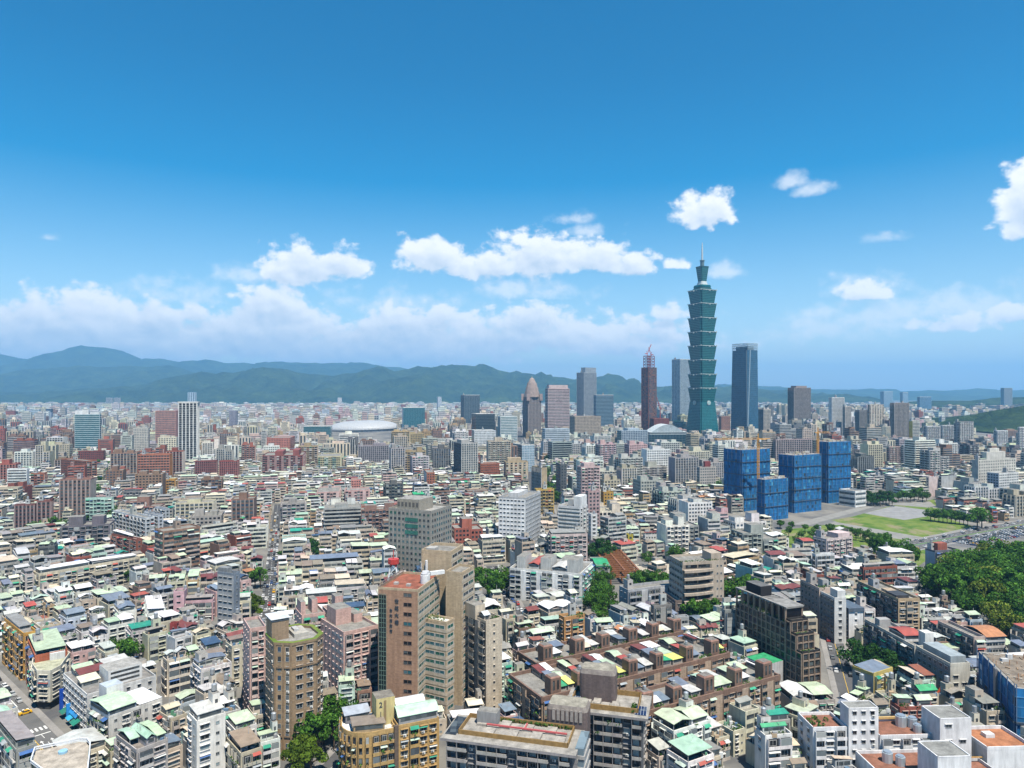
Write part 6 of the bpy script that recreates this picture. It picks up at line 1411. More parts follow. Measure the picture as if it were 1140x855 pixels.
# ------------------------------------------------------------------ curved beige office
def curved_office():
    P, h, W_, D_, poly = fit(748, 760, 806, 628, Y=377, beta=12, D=17)
    B = Bld('office_building', 'beige office block with bowed balconies stepping round its front and a green roof edge', 'office building', P, maxwin=60)
    col = (.40, .335, .27); z0 = 13.5; n = 12
    p, q, r_, s = poly
    B.vol(poly, 13, h, [S('blank', col), S('blank', col), S('blank', col), S('band', col, fh=3.4, pane=3)], parapet=1)
    t, nn, L, _ = B.facing(p, q); m = MB()
    for i in range(5):
        zb = 13.2 + i * (h - 13.5) / 5; fh = (h - 13.5) / 5
        L1 = L * .74
        pts = [(k / n * L1, 2.6 * math.sin(math.pi * (.12 + .88 * (1 - k / n)) * .62)) for k in range(n + 1)]
        W2 = lambda s_, d: (p[0] + t[0] * s_ + nn[0] * d, p[1] + t[1] * s_ + nn[1] * d)
        for (a, da), (b, db) in zip(pts[:-1], pts[1:]):
            A, Bq = W2(a, da), W2(b, db); A0, B0 = W2(a, 0), W2(b, 0)
            m.face([(*A, zb), (*Bq, zb), (*Bq, zb + 1.35), (*A, zb + 1.35)], col, 'wall'); m.face([(*A, zb + 1.35), (*Bq, zb + 1.35), (*B0, zb + 1.35), (*A0, zb + 1.35)], col, 'wall'); m.face([(*A, zb), (*A0, zb), (*B0, zb), (*Bq, zb)], col, 'wall')
        B.win(p, t, nn, L * .36, zb + fh * .68, L * .68, fh * .52, 'black', (.2, .17, .14), .02)
        for k in range(2): B.win(p, t, nn, L * (.84 + k * .09), zb + fh * .6, 1, 1.2, 'dark')
    B.part('balcony', m)
    g = MB(); r = random.Random(1)
    for k in range(12): c = sub(poly, k / 12, k / 12, .06, .06)[0]; clump(g, *c, h + .4, r, 1.1)
    B.part('roof_foliage', g); d = MB(); d.prism(sub(poly, .72, .98, .1, .7), h, h + 4.5, col); B.part('stair_tower', d)
    B.finish(); FEET.append((poly, h, 'curved beige office'))
curved_office()

# ------------------------------------------------------------------ dark modern building, lower centre
def modern():
    dk = (.115, .10, .105); sl = (.27, .25, .25)
    P = G(716, 795, 24); beta = 75
    b = math.radians(beta); rx = (math.cos(b), math.sin(b)); lx = (-math.sin(b), math.cos(b))
    B = Bld('apartment_building', 'dark modern apartment building with two windowless brown towers, wide balconies and solar panels', 'apartment building', P, maxwin=90, seed=5)
    q = lambda s0, s1, t0, t1: [(P[0] + rx[0] * s + lx[0] * t, P[1] + rx[1] * s + lx[1] * t) for s, t in ((s0, t0), (s1, t0), (s1, t1), (s0, t1))]
    st = S('balc', (.10, .105, .115), fh=3.3, bay=3.1, pat='BBWB', rail=(.34, .32, .30), trim=(.25, .24, .24), bd=1.5, awn=0, encl=0, plants=.1, ac=.5, glasses=('dark', 'blue', 'black', 'pale'))
    rw = q(0, 15, 0, 25); h = 23
    B.vol(rw, 0, h, [S('grid', (.2, .19, .19), fh=3.3, bay=5, ww=.3), st, st, st], parapet=0, top=(.33, .31, .28))
    m = MB(); m.prism([(x, y) for x, y in q(-1.6, 15.8, -1.6, 25.5)], h - .45, h + .35, sl, 'wall', (.33, .31, .28), 'roofing'); B.part('eave_slab', m)
    w = MB(); lw = shrink(rw, 1.3)
    for i in range(4): f = B.facing(lw[i], lw[(i + 1) % 4]); w.obox(lw[i], f[0], f[1], 0, f[2], h + .35, h + 2.0, -.3, 0, (.25, .155, .055), 'tile', 'b')
    B.part('timber_parapet', w)
    for s0, s1, t0, t1 in ((.2, 4.4, -.9, 2.6), (1.5, 6.5, 21, 24)):
        d = MB(); a = q(s0, s1, t0, t1); d.face([(*a[0], h + .5), (*a[1], h + 1.5), (*a[2], h + 1.5), (*a[3], h + .5)], (.012, .025, .07), 'glass'); 
        for k in range(5): u = sub(a, 0, 1, k / 4, k / 4); d.bar((*u[0], h + .53), (*u[1], h + 1.53), .06, (.3, .32, .36))
        d.prism(a, h + .3, h + .45, (.2, .2, .2)); B.part('solar_panel', d)
    hd = MB(); r = random.Random(6)
    for t0 in (3.2, 19.5):
        for k in range(7): c = q(1.5 + k * .7, 2, t0, t0 + 1)[0]; clump(hd, *c, h + .8, r, .8, 30)
    B.part('roof_hedge', hd)
    for k in range(5): d = MB(); d.prism(q(2 + k % 2, 5 + k % 2 * 2, 5 + k * 3, 7.4 + k * 3), h + .35, h + .9 + .2 * k, (.36, .33, .29), 'roofing'); B.part('roof_planter', d)
    def btower(qd, z0, z1, name='windowless_tower'):
        d = MB(); p2 = []
        k = 5; W_, D_ = dims(qd); rr = 1.6
        for i in range(4):
            c = qd[i]; a = qd[i - 1]; e = qd[(i + 1) % 4]; la, le = math.dist(c, a), math.dist(c, e)
            A = (c[0] + (a[0] - c[0]) * rr / la, c[1] + (a[1] - c[1]) * rr / la); E = (c[0] + (e[0] - c[0]) * rr / le, c[1] + (e[1] - c[1]) * rr / le)
            for j in range(k): t = j / (k - 1); p2.append(tuple((1 - t) ** 2 * A[i2] + 2 * t * (1 - t) * c[i2] + t * t * E[i2] for i2 in (0, 1)))
        d.loft(p2, z0, p2, z1 - 1.5, (.125, .095, .09), 'tile', cap=False); d.loft(p2, z1 - 1.5, shrink(p2, .5), z1, (.22, .19, .17), 'tile', (.30, .28, .23), 'roofing')
        f = B.facing(qd[3], qd[0])
        B.part(name, d); return p2
    btower(q(7, 14.2, 9.5, 21.5), h - 1, 33.5)
    tw = q(-12, -4, 15.8, 28.6); btower(tw, 0, 29)
    d = MB(); f = B.facing(tw[3], tw[0])
    for k in range(7): d.obox(tw[3], f[0], f[1], 2 + k * 1.4, 2.9 + k * 1.4, 24.6, 28, 0, .3, (.27, .24, .22), 'tile')
    B.part('tower_rib', d)
    h2 = 22; g = MB()
    for i in range(7): g.prism(q(-24, -13, 14.9, 17.4), i * 3.3 + .9, i * 3.3 + 2.9, (.16, .22, .26), 'curtain'); g.prism(q(-24.3, -13, 14.6, 17.6), i * 3.3 - .1, i * 3.3 + .9, (.35, .34, .33), 'wall')
    B.part('glazed_bay', g)
    lwg = q(-26, -12, 18, 56)                       # front wing
    B.vol(lwg, 0, h2, [st, st, st, st], parapet=0, top=(.33, .31, .28))
    m = MB(); m.prism(q(-27.6, -11.5, 16.6, 57.4), h2 - .45, h2 + .35, sl, 'wall', (.33, .31, .28), 'roofing'); B.part('eave_slab', m)
    w = MB(); lw = q(-24, -12.5, 19.5, 53)
    for i in range(4): f = B.facing(lw[i], lw[(i + 1) % 4]); w.obox(lw[i], f[0], f[1], 0, f[2], h2 + .35, h2 + 1.7, -.3, 0, (.25, .155, .055), 'tile', 'b')
    B.part('timber_parapet', w)
    hd = MB()
    for k in range(30): clump(hd, *q(-12.6, 0, 21 + k * .95, 37)[0], h2 + .6, r, .7, 24)
    B.part('roof_hedge', hd)
    for k in range(8): d = MB(); d.prism(q(-22.5 + (k % 2) * 5, -18.5 + (k % 2) * 5, 21 + k * 3.6, 24 + k * 3.6), h2 + .35, h2 + .9 + .15 * (k % 3), (.37, .34, .30), 'roofing'); B.part('roof_planter', d)
    p = MB(); p.bar((*q(-17.4, 0, 21, 0)[0], h2 + 1.2), (*q(-17.4, 0, 46, 0)[0], h2 + 1.2), .22, (.45, .1, .1)); p.bar((*q(-14, 0, 34, 0)[0], h2 + 1.2), (*q(-17.4, 0, 34, 0)[0], h2 + 1.2), .2, (.45, .1, .1)); B.part('roof_pipe', p)
    d = MB(); d.prism(q(-16.5, -12.8, 43, 49.5), h2, h2 + 4.4, (.27, .27, .27), 'wall', ROOFC['concrete'], 'roofing'); B.part('lift_house', d)
    d = MB(); a = q(-25, -14, 53.4, 56.8); d.face([(*a[0], h2 + .5), (*a[1], h2 + .9), (*a[2], h2 + .9), (*a[3], h2 + .5)], (.02, .022, .026), 'glass'); d.prism(a, h2 + .3, h2 + .42, (.2, .2, .2)); B.part('solar_panel', d)
    B.finish(); FEET.extend([(rw, h, 'dark modern apartments'), (tw, 31, None), (lwg, h2, None)])
modern()

# ------------------------------------------------------------------ ochre rounded block with yellow stair tower
def ochre_round():
    oc = (.40, .265, .11); P = ((443 - CX) * 222 / FPX, 222.0)
    B = Bld('apartment_block', 'ochre apartment block with rounded end, pale yellow stair tower and green curved roof shed', 'apartment block', P, maxwin=100, seed=7)
    b = math.radians(24); t = (math.cos(b), math.sin(b)); n = (-t[1], t[0])
    at = lambda s, d: (P[0] + t[0] * s + n[0] * d, P[1] + t[1] * s + n[1] * d); h = 20
    right = [at(0, 0), at(13.5, 0), at(13.5, 13), at(0, 13)]
    arc = [at(-.2, 0)] + [at(-14 + 9 * math.cos(a) - 0, 9 - 9 * math.sin(a)) for a in ()]
    left = [at(-.4, .6), at(-.4, 16), at(-14, 18)] + [at(-8.5 - 7.5 * math.cos(a), 9 - 8.4 * math.sin(a)) for a in [math.radians(x) for x in range(0, 91, 15)]]
    st = S('balc', oc, m='tile', fh=3.3, bay=3.3, pat='BBW', rail=oc, trim=(.38, .25, .11), awn=.25, ac=.8, plants=.3, encl=.25)
    B.vol(right, 0, h, [dict(st, pat='WBW'), S('blank', oc, m='tile'), st, st], parapet=.8, top=ROOFC['white'])
    B.vol(left, 0, h - 1, [dict(st, bay=2.2, pat='B', bd=.8)] * len(left), parapet=1.1, top=ROOFC['white'])
    d = MB(); d.obox(at(0, 0), t, (t[1], -t[0]), -1.2, .1, 0, h + 1, -.5, .5, (.12, .09, .07), 'tile'); B.part('dark_pier', d)
    d = MB(); tw = [at(-5.4, 6), at(.6, 6), at(.6, 12), at(-5.4, 12)]; d.prism(tw, h - 1, h + 7.6, (.55, .46, .22), 'wall', (.22, .20, .17), 'roofing'); d.obox(tw[0], t, (t[1], -t[0]), 2.4, 3.2, h - 1, h + 6.8, 0, .1, (.3, .22, .12), 'wall'); B.part('stair_tower', d)
    d = MB(); shed(d, [at(.3, 1.2), at(13.9, 1.2), at(13.9, 9), at(.3, 9)], h, 2.6, (.40, .56, .43), (.3, .3, .3), 'barrel', random.Random(1), rise=1.5); B.part('roof_shed', d)
    d = MB(); shed(d, [at(-13.5, 3.5), at(-3.4, 1.5), at(-3, 7.4), at(-13, 10)], h - 1, 2.6, (.23, .19, .155), (.33, .24, .14), 'flat', random.Random(1)); B.part('roof_shed', d)
    d = MB(); shed(d, [at(-14.5, 11), at(-6, 11), at(-6, 16), at(-14.5, 16)], h - 1, 2.8, (.34, .37, .42), (.2, .2, .22), 'mono', random.Random(1)); B.part('roof_shed', d)
    d = MB(); shed(d, [at(2, 10), at(12, 10), at(12, 15), at(2, 15)], h, 2.4, (.62, .62, .63), (.5, .5, .5), 'barrel', random.Random(1)); B.part('roof_shed', d)
    for i, ch in enumerate('21'):
        cu = bpy.data.curves.new('number', 'FONT'); cu.body = ch; cu.size = 2.4; cu.extrude = .05; ob = letter(cu, B.root)
        x, y = at(-4.6, 5.9); ob.location = B.loc(x, y, h + 4.8 - i * 3); ob.rotation_euler = (math.pi / 2, 0, b); ob.data.materials.append(MAT_SIGN)
    B.finish(); FEET.extend([(right, h, 'ochre rounded block'), (left[::1], h, None)])
    FEET[-1] = ([at(-16, 0), at(0, 0), at(0, 18), at(-16, 18)], h, None)
ochre_round()

# ------------------------------------------------------------------ brown terrace rows
def terrace(label, ref, px0, px1, z, sheds, depth, Ymul=1.0, seed=1, tsp=13):
    A, Bp = G(*px0, z), G(*px1, z)
    d = (Bp[0] - A[0], Bp[1] - A[1]); L = math.hypot(*d); beta = math.degrees(math.atan2(d[1], d[0]))
    poly = quadpoly(A, L, depth, beta)
    B = Bld('terrace_block', label, 'apartment block', A, maxwin=100, seed=seed); r = B.r
    wc = (.33, .245, .18); rb = (.19, .12, .09)
    st = S('balc', wc, m='tile', fh=3.2, bay=3.3, pat='BWBP', rail=(.36, .27, .2), trim=(.37, .28, .21), awn=.25, encl=.3, ac=.7, plants=.35, bd=.9)
    B.vol(poly, 0, z - 1.3, st, parapet=0)
    m = MB()
    for i in range(4): f = B.facing(poly[i], poly[(i + 1) % 4]); m.obox(poly[i], f[0], f[1], -.2, f[2] + .2, z - 2.2, z, -.35, .35, rb, 'tile', '')
    B.part('tiled_parapet', m)
    k = 0; s = r.uniform(3, 6)
    while s < L - 4:
        w = r.uniform(3.6, 5); u0, u1 = s / L, min(1, (s + w) / L); q = sub(poly, u0, u1, .05, .05 + 4.2 / depth); hh = r.uniform(4.3, 5.6)
        dm = MB(); dm.prism(q, z - 1.3, z + hh, rb, 'tile', (.2, .185, .17), 'roofing'); dm.loft(q, z + hh, shrink(q, .5), z + hh + .5, (.22, .12, .09), 'tile', (.2, .185, .17), 'roofing')
        f = B.facing(q[0], q[1])
        for j in range(2): dm.obox(q[0], f[0], f[1], f[2] * (.2 + .4 * j), f[2] * (.4 + .4 * j), z + .8, z + hh - .8, 0, .06, (.03, .03, .03), 'glass', 'bBst')
        B.part('stair_tower', dm); put(unit_tank(), 'water_tank', B.root, B.loc(*sub(q, .5, .5, .5, .5)[0], z + hh + .4), 0, (.7, .7, .6)) if r.random() < .35 else None
        e = s + tsp * r.uniform(.85, 1.2)
        a, b_ = (s + w + .4) / L, min(.995, (e - .3) / L)
        if b_ > a + .02:
            mid_ = (a + b_) / 2 + r.uniform(-.004, .004)
            for (a2, b2, v0, v1) in [(ua, ub, va, vb) for va, vb in (((.1, .36), (.38, .66), (.68, .98)) if depth > 20 else ((.12, .52), (.54, .97))) for ua, ub in ((a, mid_ - .002), (mid_, b_))]:
                if r.random() < .88:
                    sd = MB(); shed(sd, sub(poly, a2, b2, v0, v1), z - 1.2, r.uniform(2.0, 2.6), jit(ROOFC[sheds[k % len(sheds)]], r, .08), (.35, .3, .26), r.choice(('mono', 'gable', 'flat', 'mono2')), r, rise=.8); B.part('roof_shed', sd)
                k += 1
            if r.random() < .6: pm = MB(); [clump(pm, *sub(poly, *(r.uniform(a, b_),) * 2, .06, .06)[0], z - .6, r, r.uniform(.7, 1.2)) for _ in range(4)]; B.part('roof_foliage', pm)
        s = e
    B.finish(); FEET.append((poly, z, ref))
terrace('long brown tiled terrace with pale green sheds, front row of the brown terraces', 'front brown terrace', (706, 795), (868, 751), 17, ['white', 'slate blue', 'pale green', 'pale green', 'mint', 'pale grey'], 15, seed=11)
terrace('brown tiled terrace of slate blue, white and red sheds, middle row of the brown terraces', 'middle brown terrace', (603, 776), (812, 726), 17, ['bright green', 'yellow', 'slate blue', 'pale green', 'maroon', 'white', 'slate blue', 'pale grey', 'red', 'concrete', 'pale green', 'brown'], 24, seed=12)
terrace('brown tiled terrace with white sheds and orange awnings, back row of the brown terraces', 'back brown terrace', (598, 738), (760, 702), 17, ['white', 'pale grey', 'white', 'slate blue', 'beige', 'pale grey'], 15, seed=13)

# ------------------------------------------------------------------ white stepped building, lower right
def white_complex():
    wc = (.66, .66, .67); P = (98.0, 231.0)
    B = Bld('apartment_building', 'large white stepped apartment building with grey topped towers and rust red flat roofs', 'apartment building', P, maxwin=90, seed=9)
    def bx(x0, x1, y0, y1): return quadpoly((x0, y0), x1 - x0, y1 - y0, 3)
    a = S('grid', wc, fh=3.1, bay=3.4, ww=.45, wh=.42, ac=.3, glasses=('black', 'dark')); nb = S('blank', wc); br = S('balc', wc, fh=3.1, bay=3.6, pat='BW', rail=wc, awn=.12, encl=.3, ac=.5)
    rr = (.26, .12, .08)
    B.vol(bx(98, 109.4, 231, 242), 0, 15, [br, nb, nb, S('grid', wc, fh=3.1, bay=4.5, ww=.3)], top=rr, parapet=1)
    for x0, x1, y0, y1, h, st in ((109.6, 119.6, 231, 236.5, 22, a), (137.5, 148, 228, 237.5, 20, S('grid', wc, fh=5, bay=4.5, ww=.45, wh=.25, skip=.3)), (124.8, 135, 208, 217.5, 18, S('blank', wc))):
        m = MB(); C_ = MB(); q = bx(x0, x1, y0, y1)
        old = B.wall; B.wall = m; B.vol(q, 0, h, [st, nb, nb, nb], top=(.25, .25, .235), parapet=.25); B.wall = old; B.part('stair_tower', m)
        FEET.append((q, h, None))
    B.vol(bx(119.8, 137.3, 231, 243), 0, 12.4, [br, nb, nb, nb], top=rr, parapet=1)
    B.vol(bx(112, 136.5, 206, 229), 0, 8.5, [br, nb, nb, nb], top=rr, parapet=1)
    B.vol(bx(150, 165.5, 224, 238), 0, 12, [nb, nb, nb, S('blank', (.5, .5, .5))], top=(.40, .17, .085), parapet=1.1)
    B.vol(bx(137, 150, 206, 226), 0, 7.5, [nb, nb, nb, nb], top=rr, parapet=1)
    p = MB(); r = random.Random(4)
    for k in range(10): clump(p, 98.8 + r.uniform(0, 9), 231.8 + r.uniform(0, 8), 15.3, r, r.uniform(.5, 1.1))
    B.part('roof_foliage', p)
    for x, y, z, s in ((131.5, 240, 12.4, 2.2), (134.8, 239, 12.4, 2.0), (134.5, 235.5, 12.4, 1.6), (118.5, 224, 8.5, 2.0), (121.5, 222, 8.5, 1.8)):
        d = MB(); d.cyl(x, y, z, z + 1.5 * s, s * .8, (.48, .55, .6), 'metal', 10); d.cyl(x, y, z + 1.5 * s, z + 1.7 * s, s * .6, (.4, .45, .5), 'metal', 10); B.part('water_tank', d)
    d = MB(); d.prism(bx(155, 158, 232, 234.5), 12, 13.2, (.6, .6, .6), 'paint'); B.part('roof_unit', d)
    d = MB(); d.bar((150.5, 224.6, 8.6), (150.5, 225, 8.6), .2, (.4, .25, .1)); d.bar((137.5, 225, 9.2), (149.6, 225.4, 9.2), .15, (.45, .26, .08)); d.bar((120, 242.5, 13.7), (136.6, 243.4, 13.7), .35, (.5, .34, .14)); B.part('pipe', d)
    B.finish(); FEET.extend([(bx(98, 137, 231, 243), 15, 'white stepped apartments'), (bx(112, 150, 206, 229), 8, None), (bx(137, 166, 224, 240), 12, None)])
white_complex()

# ------------------------------------------------------------------ junction corner buildings
def rounded_glass():
    h = 14.0; pts = [(44, 862), (52, 846), (66, 834), (82, 827.5), (94, 826), (98.5, 829), (97, 838), (97, 862)]
    poly = [G(x, y, h) for x, y in [(98, 840), (99, 831), (96, 826.5), (88, 826), (74, 829), (40, 836), (36, 850), (52, 862), (70, 870), (96, 868)]]
    if sum(poly[i][0] * poly[(i + 1) % len(poly)][1] - poly[(i + 1) % len(poly)][0] * poly[i][1] for i in range(len(poly))) < 0: poly = poly[::-1]
    B = Bld('office_building', 'low round-cornered office building with green glass bands and a white rail at the junction', 'office building', poly[0], seed=3, maxwin=0)
    B.near = False; st = S('curtain', (.34, .31, .27), glass=(.02, .09, .06), fh=3.4, lw=.7, line=(.36, .33, .28), vbay=3, vline=(.3, .27, .23))
    B.vol(poly, 0, h, [st] * len(poly), parapet=0, top=(.42, .37, .31)); B.finish()
    m = MB(); o = shrink(poly, -.3)
    for i in range(len(poly)):
        for z in (.5, 1.1): a, b = o[i], o[(i + 1) % len(poly)]; m.bar((*a, h + z), (*b, h + z), .16, (.65, .67, .7))
    B.part('roof_rail', m); d = MB(); c = G(70, 838, h); d.cyl(c[0], c[1], h, h + .7, 1.3, (.25, .45, .6), 'paint', 14); B.part('skylight', d)
    FEET.append((poly[:4] if False else [G(99, 868, 0), G(99, 868, 0)] and quadpoly(min(poly, key=lambda p: p[1]), 16, 16, 45), h, 'round-cornered office'))
rounded_glass()
def cream_corner():
    Y = 281.0; h = 14.5; P = ((40 - CX) * Y / FPX, Y); e = lambda px, y: ((px - CX) * y / FPX, y)
    poly = [e(41, 279.5), e(56, 279), e(68, 285), e(78, 299), e(58, 304), e(36, 296), e(36, 286)]
    B = Bld('apartment_block', 'cream five sided corner block with a grey tiled band facing the junction', 'apartment block', P, maxwin=40, seed=8)
    st = S('balc', (.56, .52, .42), fh=3.0, bay=3.6, pat='WB', rail=(.55, .5, .4), awn=.3)
    B.vol(poly, 3.2, h, [st] * 7, parapet=1.2, top=(.42, .42, .3)); m = MB(); m.prism(shrink(poly, .8), 0, 3.2, (.05, .05, .05)); B.part('shopfront', m)
    d = MB(); f = B.facing(poly[0], poly[1]); d.obox(poly[0], f[0], f[1], .1, f[2] - .1, h - 5.2, h - 2.4, 0, .08, (.33, .35, .38), 'tile'); B.part('grey_band', d)
    d = MB(); d.prism(sub(quadpoly(poly[6], 12, 12, 35), .5, .95, .3, .7), h, h + 2.8, (.6, .6, .58), 'wall', ROOFC['white'], 'roofing'); B.part('roof_house', d)
    B.finish(); FEET.append((quadpoly(e(36, 280), 12, 18, 5), h, 'cream corner block'))
cream_corner()
def signs_block():
    P = (-154.5, 258.0); poly = quadpoly(P, 24, 29, 47); h = 14.3
    B = Bld('apartment_block', 'pale grey five storey block with upright blue signs and blue shop awnings', 'apartment block', P, maxwin=90, seed=21)
    FEET.append((poly, h, 'blue sign block'))
    wc = (.52, .52, .51)
    B.vol(poly, 0, h, [S('grid', wc, fh=2.9, bay=4, ww=.3), S('blank', wc), S('blank', wc), S('grid', wc, fh=2.9, bay=3.4, ww=.62, wh=.48, glasses=('dark', 'black', 'mid'), ac=.5, rel=.2, bands=True, trim=(.6, .6, .59))], top=(.24, .23, .22), parapet=.9)
    t, n, L, _ = B.facing(poly[3], poly[0])
    def board(s0, s1, z0, z1, col, txt, size, part):
        m = MB(); m.obox(poly[3], t, n, s0, s1, z0, z1, .1, 1.5, col, 'paint', ''); B.part(part, m)
    board(.6, 1.2, 1.5, 9.5, (.01, .06, .36), '', 1, 'sign_board'); board(9.4, 10.0, .8, 6.4, (.03, .25, .62), '', 1, 'sign_board')
    for i, ch in enumerate('大展眼科'):
        cu = bpy.data.curves.new('lettering', 'FONT'); cu.body = ch; cu.size = 1.15; cu.extrude = .02; cu.align_x = 'CENTER'; ob = letter(cu, B.root)
        x = poly[3][0] + t[0] * .58 + n[0] * .8; y = poly[3][1] + t[1] * .58 + n[1] * .8; ob.location = B.loc(x, y, 8 - i * 1.7); ob.rotation_euler = (math.pi / 2, 0, math.atan2(t[1], t[0]) - math.pi / 2 + math.pi); ob.data.materials.append(MAT_SIGNW)
    for s0, s1, c, zz in ((10.6, 19, (.03, .25, .58), 4.2), (12, 16, (.04, .36, .55), 2.9), (4, 8.5, (.02, .17, .12), 2.9), (17, 22, (.02, .2, .14), 2.9)):
        m = MB(); m.face([tuple(x) for x in B.quad3(poly[3], t, n, s0, s1, zz + .5, .05, zz - .6, 2.6 if zz < 4 else 1.0)], c, 'sheet'); B.part('awning', m)
    d = MB(); q = sub(poly, .35, .85, .15, .5); d.prism(q, h, h + 5.6, (.62, .62, .61), 'wall', (.35, .34, .32), 'roofing'); f = B.facing(q[0], q[1])
    for i in range(3): d.obox(q[0], f[0], f[1], .8, f[2] - 1, h + .8 + i * 1.7, h + 1.6 + i * 1.7, 0, .06, (.05, .05, .05), 'glass', 'bBst')
    B.part('penthouse', d)
    for fr, rc in (((.1, .5, .6, .8), 'maroon'), ((.1, .4, .82, .97), 'pale green'), ((.5, .9, .62, .95), 'pale grey'), ((.02, .3, .3, .5), 'cream')): d = MB(); shed(d, sub(poly, *fr), h, 2.4, ROOFC[rc], (.4, .4, .38), 'mono', random.Random(4)); B.part('roof_shed', d)
    B.finish()
signs_block()
def white_green_shed():
    P, h = (-135.5, 238.5), 15.4; poly = quadpoly(P, 18, 15, 53)
    B = Bld('apartment_block', 'dirty white corner block with a pale green gabled roof shed and a small red sign', 'apartment block', P, maxwin=90, seed=22); FEET.append((poly, h, 'white block with red sign'))
    wc = (.56, .54, .50)
    B.vol(poly, 0, h, [S('balc', wc, fh=3.05, bay=3.6, pat='SWB', rail=wc, ac=.7, plants=.3), S('blank', wc), S('blank', wc), S('balc', (.5, .48, .44), fh=3.05, bay=3.0, pat='B', plants=.6, ac=.8, awn=.5)], top=(.5, .5, .49), parapet=.8)
    d = MB(); shed(d, sub(poly, -.02, .52, -.02, .95), h, 2.6, (.45, .58, .42), (.25, .3, .36), 'gable', random.Random(1)); B.part('roof_shed', d)
    d = MB(); shed(d, sub(poly, .56, 1.0, .0, .95), h, 1.0, (.74, .74, .74), (.5, .5, .5), 'flat', random.Random(1)); B.part('roof_shed', d)
    d = MB(); d.prism(sub(poly, .3, .62, .95, 1.35), 0, h + 5, (.62, .62, .62), 'wall', (.42, .47, .52), 'sheet'); B.part('stair_tower', d)
    t, n, L, _ = B.facing(poly[0], poly[1]); d = MB(); d.obox(poly[0], t, n, 1.2, 1.5, 4.2, 6.6, .05, 1.2, (.45, .03, .03), 'paint', ''); B.part('sign_board', d)
    B.finish()
white_green_shed()
